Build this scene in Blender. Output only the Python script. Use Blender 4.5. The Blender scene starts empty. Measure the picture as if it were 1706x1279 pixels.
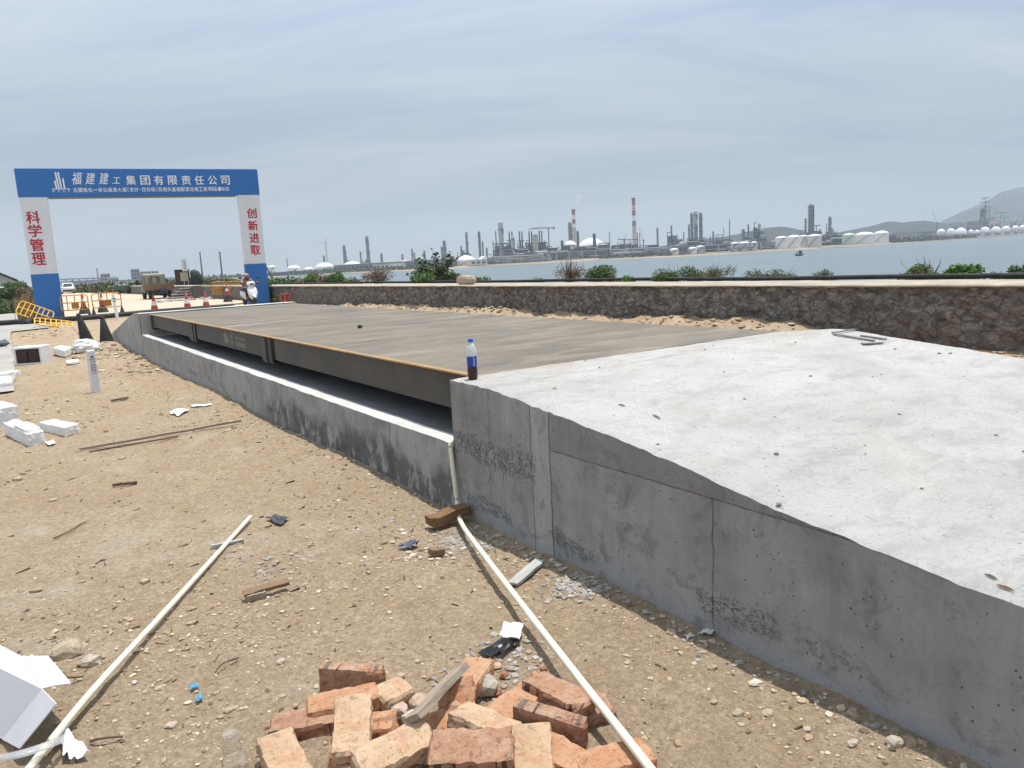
import bpy, math, random
import numpy as np
from mathutils import Vector, Matrix, Euler
R = math.radians
rnd = random.Random(7)
scene = bpy.context.scene
COL = scene.collection

# ------------------------------------------------------------------ camera
F_PX = 1295.47                      # focal length in photo pixels (photo 1706 x 1279)
PITCH, ROLL, TH = R(9.1187), R(3.0823), R(32.549)
EYE = Vector((-2.1416, -4.0392, 1.5))
_r0 = Vector((math.cos(TH), -math.sin(TH), 0))
_f0 = Vector((math.sin(TH), math.cos(TH), 0))
_fw = _f0 * math.cos(PITCH) + Vector((0, 0, -math.sin(PITCH)))
_up = _f0 * math.sin(PITCH) + Vector((0, 0, math.cos(PITCH)))
_cr = _r0 * math.cos(ROLL) - _up * math.sin(ROLL)
_cu = _r0 * math.sin(ROLL) + _up * math.cos(ROLL)
cam_d = bpy.data.cameras.new('camera')
cam_d.sensor_fit = 'HORIZONTAL'
cam_d.sensor_width = 36.0
cam_d.lens = F_PX / 1706 * 36.0
cam_d.clip_start = 0.05
cam_d.clip_end = 20000
cam = bpy.data.objects.new('camera', cam_d)
COL.objects.link(cam)
M3 = Matrix((_cr, _cu, -_fw)).transposed()
cam.matrix_world = Matrix.Translation(EYE) @ M3.to_4x4()
scene.camera = cam

# surveyed photo points turned into places in the world
def ray(px, py):
    return (_cr * (px - 853) + _cu * (639.5 - py) + _fw * F_PX)
def onz(px, py, z=0.0):
    r = ray(px, py); return EYE + r * ((z - EYE.z) / r.z)
def onx(px, py, x):
    r = ray(px, py); return EYE + r * ((x - EYE.x) / r.x)
def far(px, py, D):
    r = ray(px, py); return EYE + r * (D / r.dot(_f0))
def px_size(D):
    return D / F_PX

# ------------------------------------------------------------------ light
SUN = Vector((0.178, 0.035, 0.983)).normalized()
sun_el = math.asin(SUN.z)
sun_az = math.atan2(SUN.x, SUN.y)
sd = bpy.data.lights.new('sun', 'SUN')
sd.energy = 4.2
sd.angle = R(0.6)
sd.color = (1.0, 0.955, 0.89)
so = bpy.data.objects.new('sun', sd)
COL.objects.link(so)
so.rotation_euler = SUN.to_track_quat('Z', 'Y').to_euler()
so.location = (0, 0, 60)

world = bpy.data.worlds.new('World')
scene.world = world
world.use_nodes = True
wt = world.node_tree
for n in list(wt.nodes): wt.nodes.remove(n)
def wn(t, **k):
    n = wt.nodes.new(t)
    for a, b in k.items(): setattr(n, a, b)
    return n
w_out = wn('ShaderNodeOutputWorld')
w_bg = wn('ShaderNodeBackground')
w_bg.inputs['Strength'].default_value = 0.11
w_sky = wn('ShaderNodeTexSky', sky_type='NISHITA', sun_disc=False)
w_sky.sun_elevation = sun_el
w_sky.sun_rotation = sun_az
w_sky.air_density = 1.0
w_sky.dust_density = 1.2
w_sky.ozone_density = 1.5
# thin high cloud: streaky noise on a cloud deck overhead
w_co = wn('ShaderNodeTexCoord')
w_sep = wn('ShaderNodeSeparateXYZ')
wt.links.new(w_co.outputs['Generated'], w_sep.inputs[0])
w_z = wn('ShaderNodeMath', operation='ADD'); w_z.inputs[1].default_value = 0.16
w_zm = wn('ShaderNodeMath', operation='MAXIMUM'); w_zm.inputs[1].default_value = 0.0
wt.links.new(w_sep.outputs['Z'], w_zm.inputs[0])
wt.links.new(w_zm.outputs[0], w_z.inputs[0])
w_dx = wn('ShaderNodeMath', operation='DIVIDE'); w_dy = wn('ShaderNodeMath', operation='DIVIDE')
wt.links.new(w_sep.outputs['X'], w_dx.inputs[0]); wt.links.new(w_z.outputs[0], w_dx.inputs[1])
wt.links.new(w_sep.outputs['Y'], w_dy.inputs[0]); wt.links.new(w_z.outputs[0], w_dy.inputs[1])
w_cmb = wn('ShaderNodeCombineXYZ')
wt.links.new(w_dx.outputs[0], w_cmb.inputs[0]); wt.links.new(w_dy.outputs[0], w_cmb.inputs[1])
w_map = wn('ShaderNodeMapping')
w_map.vector_type = 'TEXTURE'; w_map.inputs['Rotation'].default_value = (0, 0, R(-26))
w_map.inputs['Scale'].default_value = (2.0, 0.62, 1)
wt.links.new(w_cmb.outputs[0], w_map.inputs['Vector'])
w_n = wn('ShaderNodeTexNoise'); w_n.inputs['Scale'].default_value = 1.1
w_n.inputs['Detail'].default_value = 7; w_n.inputs['Roughness'].default_value = 0.56
w_n.inputs['Distortion'].default_value = 0.5
wt.links.new(w_map.outputs[0], w_n.inputs['Vector'])
w_rmp = wn('ShaderNodeValToRGB')
w_rmp.color_ramp.elements[0].position = 0.30; w_rmp.color_ramp.elements[0].color = (0, 0, 0, 1)
w_rmp.color_ramp.elements[1].position = 0.72; w_rmp.color_ramp.elements[1].color = (1, 1, 1, 1)
wt.links.new(w_n.outputs['Fac'], w_rmp.inputs[0])
w_f = wn('ShaderNodeMapRange')
w_f.inputs['To Min'].default_value = 0.84; w_f.inputs['To Max'].default_value = 1.0
wt.links.new(w_rmp.outputs[0], w_f.inputs['Value'])
w_mix = wn('ShaderNodeMix', data_type='RGBA')
wt.links.new(w_f.outputs[0], w_mix.inputs['Factor'])
wt.links.new(w_sky.outputs[0], w_mix.inputs[6])
w_cr = wn('ShaderNodeValToRGB')       # colour of the veil itself: bluish thin parts, pale thick parts
w_cr.color_ramp.elements[0].position = 0.36; w_cr.color_ramp.elements[0].color = (.475, .585, .765, 1)
w_cr.color_ramp.elements[1].position = 0.66; w_cr.color_ramp.elements[1].color = (.78, .84, .90, 1)
w_map2 = wn('ShaderNodeMapping'); w_map2.vector_type = 'TEXTURE'; w_map2.inputs['Rotation'].default_value = (0, 0, R(-38)); w_map2.inputs['Scale'].default_value = (2.3, .75, 1); w_map2.inputs['Location'].default_value = (3.1, 1.7, 0)
wt.links.new(w_cmb.outputs[0], w_map2.inputs['Vector'])
w_n2 = wn('ShaderNodeTexNoise'); w_n2.inputs['Scale'].default_value = 1.0; w_n2.inputs['Detail'].default_value = 8; w_n2.inputs['Roughness'].default_value = .58; w_n2.inputs['Distortion'].default_value = .7
wt.links.new(w_map2.outputs[0], w_n2.inputs['Vector'])
wt.links.new(w_n2.outputs['Fac'], w_cr.inputs[0])
w_sc = wn('ShaderNodeMix', data_type='RGBA', blend_type='MULTIPLY'); w_sc.inputs['Factor'].default_value = 1.0
wt.links.new(w_cr.outputs[0], w_sc.inputs[6]); w_sc.inputs[7].default_value = (6.9, 6.85, 6.75, 1)
wt.links.new(w_sc.outputs[2], w_mix.inputs[7])
w_el = wn('ShaderNodeMapRange')       # the veil is thinner and greyer low down, brighter overhead
w_el.inputs['From Min'].default_value = 0.0; w_el.inputs['From Max'].default_value = 0.40
w_el.inputs['To Min'].default_value = 0.55; w_el.inputs['To Max'].default_value = 1.42
wt.links.new(w_zm.outputs[0], w_el.inputs['Value'])
w_mul = wn('ShaderNodeVectorMath', operation='SCALE')
wt.links.new(w_mix.outputs[2], w_mul.inputs[0]); wt.links.new(w_el.outputs[0], w_mul.inputs['Scale'])
wt.links.new(w_mul.outputs[0], w_bg.inputs['Color'])
wt.links.new(w_bg.outputs[0], w_out.inputs['Surface'])

scene.view_settings.view_transform = 'Standard'
scene.view_settings.look = 'None'
scene.view_settings.gamma = 1.0
scene.view_settings.use_curve_mapping = False
scene.view_settings.exposure = 0.24
scene.render.engine = 'CYCLES'
scene.cycles.volume_bounces = 1
scene.cycles.max_bounces = 8

# ------------------------------------------------------------------ helpers
def tag(o, label=None, cat=None, group=None, kind=None):
    if label: o['label'] = label
    if cat: o['category'] = cat
    if group: o['group'] = group
    if kind or label: o['kind'] = kind or 'thing'
    return o
def empty(name, loc=(0, 0, 0), rot=(0, 0, 0)):
    o = bpy.data.objects.new(name, None)
    o.empty_display_size = 0.2
    o.location = loc; o.rotation_euler = rot
    COL.objects.link(o); return o
def thing(name, label, cat, loc=(0, 0, 0), rot=(0, 0, 0), group=None):
    return tag(empty(name, loc, rot), label, cat, group)
def copy_thing(o, loc=None, rot=None, label=None, parent=None):
    c = o.copy(); COL.objects.link(c)
    if parent is not None: c.parent = parent
    for ch in list(o.children): copy_thing(ch, parent=c)
    if loc is not None: c.location = loc
    if rot is not None: c.rotation_euler = rot
    if label: c['label'] = label
    return c

class MB:
    """collects shapes into one mesh"""
    def __init__(s): s.v = []; s.f = []; s.c = []; s.smooth = []
    def add(s, vs, fs, smooth=False, col=None):
        b = len(s.v)
        s.v.extend([tuple(p) for p in vs])
        for f in fs:
            s.f.append([i + b for i in f]); s.smooth.append(smooth)
        if col is not None or s.c:
            while len(s.c) < b: s.c.append((1, 1, 1))
            s.c.extend([col or (1, 1, 1)] * len(vs))
    def box(s, c, size, rot=None, col=None, taper=1.0):
        x, y, z = size[0] / 2, size[1] / 2, size[2] / 2
        vs = [Vector((a * x * (taper if d > 0 else 1), b * y * (taper if d > 0 else 1), d * z)) for d in (-1, 1) for b in (-1, 1) for a in (-1, 1)]
        m = rot if isinstance(rot, Matrix) else (Euler(rot).to_matrix() if rot else None)
        c = Vector(c)
        vs = [(m @ p if m else p) + c for p in vs]
        s.add(vs, [(0, 2, 3, 1), (4, 5, 7, 6), (0, 1, 5, 4), (1, 3, 7, 5), (3, 2, 6, 7), (2, 0, 4, 6)], col=col)
    def hexa(s, vs, col=None):
        s.add(vs, [(0, 2, 3, 1), (4, 5, 7, 6), (0, 1, 5, 4), (1, 3, 7, 5), (3, 2, 6, 7), (2, 0, 4, 6)], col=col)
    def cyl(s, p0, p1, r0, r1=None, n=12, caps=True, smooth=True, col=None):
        r1 = r0 if r1 is None else r1
        p0, p1 = Vector(p0), Vector(p1)
        d = (p1 - p0).normalized()
        a = d.orthogonal().normalized(); b = d.cross(a)
        vs = []
        for p, r in ((p0, r0), (p1, r1)):
            for i in range(n):
                t = 2 * math.pi * i / n
                vs.append(p + (a * math.cos(t) + b * math.sin(t)) * r)
        s.add(vs, [(i, (i + 1) % n, n + (i + 1) % n, n + i) for i in range(n)], smooth, col)
        if caps:
            s.add(vs[:n], [tuple(range(n))[::-1]], False, col); s.add(vs[n:], [tuple(range(n))], False, col)
    def tube(s, pts, r, n=10, col=None, rs=None):
        pts = [Vector(p) for p in pts]
        fr = []
        up = Vector((0.13, 0.21, 1)).normalized()
        vs = []
        for i, p in enumerate(pts):
            d = (pts[min(i + 1, len(pts) - 1)] - pts[max(i - 1, 0)]).normalized()
            a = d.cross(up)
            if a.length < 1e-3: a = d.orthogonal()
            a.normalize(); b = a.cross(d)
            rr = rs[i] if rs else r
            for k in range(n):
                t = 2 * math.pi * k / n
                vs.append(p + (a * math.cos(t) + b * math.sin(t)) * rr)
        fs = []
        for i in range(len(pts) - 1):
            for k in range(n):
                fs.append((i * n + k, i * n + (k + 1) % n, (i + 1) * n + (k + 1) % n, (i + 1) * n + k))
        s.add(vs, fs, True, col)
        m = len(pts) - 1
        s.add(vs[:n], [tuple(range(n))], False, col); s.add(vs[m * n:], [tuple(range(n))[::-1]], False, col)
    def lathe(s, prof, c=(0, 0, 0), n=20, smooth=True, col=None, axis=None):
        c = Vector(c); vs = []
        for r, z in prof:
            for i in range(n):
                t = 2 * math.pi * i / n
                p = Vector((r * math.cos(t), r * math.sin(t), z))
                if axis: p = axis @ p
                vs.append(c + p)
        fs = []
        for j in range(len(prof) - 1):
            for i in range(n):
                fs.append((j * n + i, j * n + (i + 1) % n, (j + 1) * n + (i + 1) % n, (j + 1) * n + i))
        s.add(vs, fs, smooth, col)
        if prof[0][0] > 1e-4: s.add(vs[:n], [tuple(range(n))[::-1]], False, col)
        if prof[-1][0] > 1e-4: s.add(vs[-n:], [tuple(range(n))], False, col)
    def prism(s, outline, y0, y1, axis='y', col=None):
        """outline in the plane across the axis, extruded"""
        n = len(outline)
        def P(a, b, t):
            return (a, t, b) if axis == 'y' else ((t, a, b) if axis == 'x' else (a, b, t))
        vs = [P(a, b, y0) for a, b in outline] + [P(a, b, y1) for a, b in outline]
        fs = [(i, (i + 1) % n, n + (i + 1) % n, n + i) for i in range(n)]
        fs += [tuple(range(n))[::-1], tuple(range(n, 2 * n))]
        s.add(vs, fs, False, col)
    def rock(s, c, size, seed, col=None, sub=1, rough=0.28):
        vs, fs = ICO[sub]
        r = np.random.RandomState(seed)
        off = 1 + r.uniform(-rough, rough, len(vs))
        q = Euler(r.uniform(0, 6.28, 3)).to_matrix()
        out = []
        for p, o in zip(vs, off):
            p = q @ (Vector(p) * o)
            out.append((c[0] + p.x * size[0], c[1] + p.y * size[1], c[2] + p.z * size[2]))
        s.add(out, fs, False, col)
    def build(s, name, mat, parent=None, bevel=0, seg=2, bias=None):
        me = bpy.data.meshes.new(name)
        me.from_pydata(s.v, [], s.f)
        if s.c:
            while len(s.c) < len(s.v): s.c.append((1, 1, 1))
            at = me.color_attributes.new('tint', 'FLOAT_COLOR', 'POINT')
            at.data.foreach_set('color', np.array([(a, b, c, 1) for a, b, c in s.c], dtype=np.float32).ravel())
        me.polygons.foreach_set('use_smooth', s.smooth)
        me.materials.append(mat)
        me.update()
        o = bpy.data.objects.new(name, me)
        COL.objects.link(o)
        if parent is not None: o.parent = parent
        if bevel:
            b = o.modifiers.new('bevel', 'BEVEL'); b.width = bevel; b.segments = seg; b.limit_method = 'ANGLE'; b.angle_limit = R(40)
        return o

def _ico(sub):
    t = (1 + 5 ** .5) / 2
    vs = [Vector(p).normalized() for p in [(-1, t, 0), (1, t, 0), (-1, -t, 0), (1, -t, 0), (0, -1, t), (0, 1, t), (0, -1, -t), (0, 1, -t), (t, 0, -1), (t, 0, 1), (-t, 0, -1), (-t, 0, 1)]]
    fs = [(0, 11, 5), (0, 5, 1), (0, 1, 7), (0, 7, 10), (0, 10, 11), (1, 5, 9), (5, 11, 4), (11, 10, 2), (10, 7, 6), (7, 1, 8), (3, 9, 4), (3, 4, 2), (3, 2, 6), (3, 6, 8), (3, 8, 9), (4, 9, 5), (2, 4, 11), (6, 2, 10), (8, 6, 7), (9, 8, 1)]
    for _ in range(sub - 1):
        mid = {}; nf = []
        def m(a, b):
            k = (min(a, b), max(a, b))
            if k not in mid:
                vs.append(((vs[a] + vs[b]) / 2).normalized()); mid[k] = len(vs) - 1
            return mid[k]
        for a, b, c in fs:
            ab, bc, ca = m(a, b), m(b, c), m(c, a)
            nf += [(a, ab, ca), (b, bc, ab), (c, ca, bc), (ab, bc, ca)]
        fs = nf
    return vs, fs
ICO = {1: _ico(1), 2: _ico(2), 3: _ico(3)}

# smooth lattice noise for shaping terrain and rough edges
_perm = np.random.RandomState(3).rand(256, 256)
def vnoise(x, y):
    x = np.asarray(x, dtype=float); y = np.asarray(y, dtype=float)
    xi = np.floor(x).astype(int); yi = np.floor(y).astype(int)
    fx = x - xi; fy = y - yi
    fx = fx * fx * fx * (fx * (fx * 6 - 15) + 10); fy = fy * fy * fy * (fy * (fy * 6 - 15) + 10)
    g = lambda a, b: _perm[a & 255, b & 255]
    return (g(xi, yi) * (1 - fx) * (1 - fy) + g(xi + 1, yi) * fx * (1 - fy) + g(xi, yi + 1) * (1 - fx) * fy + g(xi + 1, yi + 1) * fx * fy) * 2 - 1
def fbm(x, y, o=4, g=0.5):
    s = 0; a = 1; t = 0
    for k in range(o):
        s = s + a * vnoise(x * 2 ** k + 17.3 * k, y * 2 ** k + 5.1 * k); t += a; a *= g
    return s / t
def sstep(a, b, x):
    t = np.clip((np.asarray(x, dtype=float) - a) / (b - a), 0, 1); return t * t * (3 - 2 * t)

def grid_mesh(name, X, Y, Z, mat, parent=None, smooth=True, flip=False, tint=None):
    ny, nx = X.shape
    co = np.stack([X, Y, Z], -1).reshape(-1, 3).astype(np.float32)
    i = np.arange(ny * nx).reshape(ny, nx)
    q = np.stack([i[:-1, :-1], i[:-1, 1:], i[1:, 1:], i[1:, :-1]], -1).reshape(-1, 4)
    if flip: q = q[:, ::-1]
    me = bpy.data.meshes.new(name)
    me.vertices.add(len(co)); me.vertices.foreach_set('co', co.ravel())
    me.loops.add(q.size); me.loops.foreach_set('vertex_index', q.ravel().astype(np.int32))
    me.polygons.add(len(q))
    me.polygons.foreach_set('loop_start', np.arange(0, q.size, 4, dtype=np.int32))
    me.polygons.foreach_set('loop_total', np.full(len(q), 4, dtype=np.int32))
    me.polygons.foreach_set('use_smooth', np.full(len(q), smooth))
    if tint is not None:
        at = me.color_attributes.new('tint', 'FLOAT_COLOR', 'POINT')
        t4 = np.ones((len(co), 4), np.float32); t4[:, :3] = tint.reshape(-1, 3)
        at.data.foreach_set('color', t4.ravel())
    me.update(calc_edges=True); me.validate()
    me.materials.append(mat)
    o = bpy.data.objects.new(name, me); COL.objects.link(o)
    if parent is not None: o.parent = parent
    return o

# ------------------------------------------------------------------ materials
class NT:
    def __init__(s, name):
        s.m = bpy.data.materials.new(name); s.m.use_nodes = True
        s.t = s.m.node_tree; s.b = s.t.nodes['Principled BSDF']
    def n(s, t, **k):
        n = s.t.nodes.new(t)
        for a, b in k.items(): setattr(n, a, b)
        return n
    def l(s, a, b): s.t.links.new(a, b)
    def co(s, kind='Object'):
        if not hasattr(s, '_co'): s._co = s.n('ShaderNodeTexCoord')
        return s._co.outputs[kind]
    def mapped(s, scale=(1, 1, 1), rot=(0, 0, 0), loc=(0, 0, 0), kind='Object'):
        m = s.n('ShaderNodeMapping'); s.l(s.co(kind), m.inputs[0])
        m.inputs['Scale'].default_value = scale; m.inputs['Rotation'].default_value = rot; m.inputs['Location'].default_value = loc
        return m.outputs[0]
    def noise(s, scale, detail=5, rough=.55, vec=None, dist=0.0):
        n = s.n('ShaderNodeTexNoise'); n.inputs['Scale'].default_value = scale
        n.inputs['Detail'].default_value = detail; n.inputs['Roughness'].default_value = rough; n.inputs['Distortion'].default_value = dist
        s.l(vec if vec is not None else s.co(), n.inputs['Vector']); return n.outputs['Fac']
    def voro(s, scale, vec=None, feature='F1', out='Distance', rnd_=1.0):
        n = s.n('ShaderNodeTexVoronoi', feature=feature); n.inputs['Scale'].default_value = scale
        n.inputs['Randomness'].default_value = rnd_
        s.l(vec if vec is not None else s.co(), n.inputs['Vector']); return n.outputs[out]
    def ramp(s, fac, stops):
        r = s.n('ShaderNodeValToRGB'); s.l(fac, r.inputs[0])
        e = r.color_ramp.elements
        while len(e) < len(stops): e.new(.5)
        for el, (p, c) in zip(e, stops):
            el.position = p
            el.color = (c, c, c, 1) if isinstance(c, (int, float)) else (*c, 1)
        return r.outputs[0]
    def mix(s, f, a, b, mode='MIX'):
        m = s.n('ShaderNodeMix', data_type='RGBA', blend_type=mode)
        for v, i in ((f, 0), (a, 6), (b, 7)):
            if isinstance(v, (int, float)): m.inputs[i].default_value = v if i == 0 else (v, v, v, 1)
            elif isinstance(v, tuple): m.inputs[i].default_value = (*v[:3], 1)
            else: s.l(v, m.inputs[i])
        return m.outputs[2]
    def math(s, op, a, b=None, c=None, clamp=False):
        m = s.n('ShaderNodeMath', operation=op, use_clamp=clamp)
        for v, i in ((a, 0), (b, 1), (c, 2)):
            if v is None: continue
            if isinstance(v, (int, float)): m.inputs[i].default_value = v
            else: s.l(v, m.inputs[i])
        return m.outputs[0]
    def sep(s, vec=None):
        n = s.n('ShaderNodeSeparateXYZ'); s.l(vec if vec is not None else s.co(), n.inputs[0]); return n.outputs
    def attr(s, name='tint'):
        n = s.n('ShaderNodeAttribute'); n.attribute_name = name; return n.outputs['Color']
    def rand(s): return s.n('ShaderNodeObjectInfo').outputs['Random']
    def bump(s, h, dist=.01, strength=1.0, prev=None):
        b = s.n('ShaderNodeBump'); b.inputs['Distance'].default_value = dist; b.inputs['Strength'].default_value = strength
        s.l(h, b.inputs['Height'])
        if prev is not None: s.l(prev, b.inputs['Normal'])
        return b.outputs[0]
    def out(s, col=None, rough=.9, normal=None, metal=0.0, spec=.35):
        if col is not None:
            if isinstance(col, tuple): s.b.inputs['Base Color'].default_value = (*col[:3], 1)
            else: s.l(col, s.b.inputs['Base Color'])
        if isinstance(rough, (int, float)): s.b.inputs['Roughness'].default_value = rough
        else: s.l(rough, s.b.inputs['Roughness'])
        s.b.inputs['Metallic'].default_value = metal
        s.b.inputs['Specular IOR Level'].default_value = spec
        if normal is not None: s.l(normal, s.b.inputs['Normal'])
        return s.m

def simple(name, col, rough=.6, var=.18, scale=8, bump=.0, bscale=60, metal=0., spec=.4, dirt=None, dirt_amt=.5, dirt_scale=3):
    """a plain finish with slight unevenness, optional dirt and surface grain"""
    t = NT(name)
    f = t.noise(scale, 5)
    lo = tuple(c * (1 - var) for c in col); hi = tuple(min(1, c * (1 + var)) for c in col)
    c = t.ramp(f, [(.25, lo), (.75, hi)])
    if dirt:
        d = t.ramp(t.noise(dirt_scale, 7, .65), [(.45, 0.0), (.72, dirt_amt)])
        c = t.mix(d, c, dirt)
    nr = t.bump(t.noise(bscale, 4), bump * .012) if bump else None
    return t.out(c, rough, nr, metal, spec)

# ------------------------------------------------------------------ setting materials
def m_sand():
    t = NT('sandy_soil')
    p = t.co()
    big = t.noise(.55, 6, .6)
    mid = t.noise(3.2, 8, .62)
    fine = t.noise(38, 6, .7)
    grit = t.noise(150, 3, .7)
    c = t.ramp(big, [(.30, (0.513, 0.398, 0.271)), (.52, (0.578, 0.462, 0.325)), (.75, (0.633, 0.516, 0.371))])
    c = t.mix(t.ramp(mid, [(.40, 0.0), (.70, .55)]), c, (0.42, 0.301, 0.184))
    c = t.mix(t.ramp(fine, [(.42, .8), (.62, 0.0)]), c, (0.334, 0.249, 0.161))
    c = t.mix(t.ramp(grit, [(.60, 0.0), (.72, .6)]), c, (0.825, 0.738, 0.587))
    c = t.mix(t.ramp(grit, [(.30, .65), (.40, 0.0)]), c, (0.225, 0.174, 0.122))
    speck = t.voro(46)
    c = t.mix(t.math('MULTIPLY', t.ramp(speck, [(.14, .75), (.30, 0.0)]), t.ramp(t.noise(6, 5, .7, vec=t.mapped(loc=(2, 6, 0))), [(.42, 0.0), (.60, 1.0)])), c, (0.195, 0.138, 0.089))
    dash = t.voro(30, vec=t.mapped((1.0, .34, 1), (0, 0, .5)))
    c = t.mix(t.math('MULTIPLY', t.ramp(dash, [(.07, .7), (.14, 0.0)]), t.ramp(t.noise(4, 5, .7, vec=t.mapped(loc=(9, 1, 0))), [(.46, 0.0), (.60, 1.0)])), c, (0.164, 0.118, 0.074))
    c = t.mix(t.ramp(t.noise(19, 7, .78, dist=.6), [(.48, 0.0), (.62, .55)]), c, (0.278, 0.205, 0.133))
    # pale dusty cement smears and a greyer tone here and there
    c = t.mix(t.ramp(t.noise(1.1, 7, .7, dist=.8), [(.54, 0.0), (.72, .45)]), c, (0.613, 0.569, 0.478))
    v = t.voro(55)
    c = t.mix(t.ramp(v, [(.10, .6), (.22, 0.0)]), c, (0.667, 0.576, 0.446))
    # reddish earth beside the stone wall
    sp = t.sep()
    red = t.math('MULTIPLY', t.ramp(t.math('MULTIPLY_ADD', sp[0], .1, .1), [(.60, 0.0), (.85, .75)]), t.ramp(t.math('MULTIPLY_ADD', sp[1], .05, .3), [(.30, 1.0), (.46, .12)]))
    c = t.mix(red, c, (0.532, 0.328, 0.152))
    n1 = t.bump(t.noise(11, 8, .76), .055, .9)
    n2 = t.bump(fine, .015, .8, n1)
    n3 = t.bump(grit, .004, .8, n2)
    return t.out(c, .95, n3, 0, .15)
def m_slab():
    t = NT('white_concrete_slab')
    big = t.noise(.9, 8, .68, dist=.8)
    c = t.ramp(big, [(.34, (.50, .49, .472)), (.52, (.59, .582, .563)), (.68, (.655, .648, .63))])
    st = t.noise(2.6, 8, .72, vec=t.mapped((1.0, 2.2, 1), (0, 0, .5)), dist=.5)
    c = t.mix(t.ramp(st, [(.50, 0.0), (.66, .6)]), c, (.40, .392, .378))
    dust = t.noise(1.7, 7, .7, vec=t.mapped(loc=(4, 2, 0)), dist=.7)
    c = t.mix(t.ramp(dust, [(.55, 0.0), (.72, .5)]), c, (.52, .47, .395))
    sp = t.noise(70, 4, .8)
    c = t.mix(t.ramp(sp, [(.57, 0.0), (.68, .7)]), c, (.33, .32, .30))
    c = t.mix(t.ramp(t.noise(26, 6, .8, dist=.4), [(.56, 0.0), (.66, .5)]), c, (.36, .35, .335))
    pit = t.math('MULTIPLY', t.ramp(t.voro(16), [(.06, 1.0), (.11, 0.0)]), t.ramp(t.noise(2.7, 3), [(.46, 0.0), (.56, 1.0)]))
    c = t.mix(t.math('MULTIPLY', pit, .8), c, (.20, .19, .18))
    s = t.sep()
    sand = t.math('MULTIPLY', t.ramp(t.math('MULTIPLY_ADD', s[1], 1.0, 1.0), [(.30, 0.0), (.80, .8)]), t.ramp(t.noise(3.5, 7, .72), [(.50, 0.0), (.62, .85)]))
    c = t.mix(sand, c, (.50, .37, .255))
    jn = t.math('COMPARE', t.math('ADD', s[1], t.math('MULTIPLY', t.noise(5, 4), .03)), -.42, .005)
    c = t.mix(t.math('MULTIPLY', jn, .6), c, (.25, .24, .22))
    n1 = t.bump(t.noise(5, 9, .72, dist=.4), .06, .8)
    n2 = t.bump(t.noise(38, 6, .78), .014, 1.0, n1)
    n3 = t.bump(t.noise(160, 3, .7), .004, .9, n2)
    return t.out(c, .92, n3, 0, .15)
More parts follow.
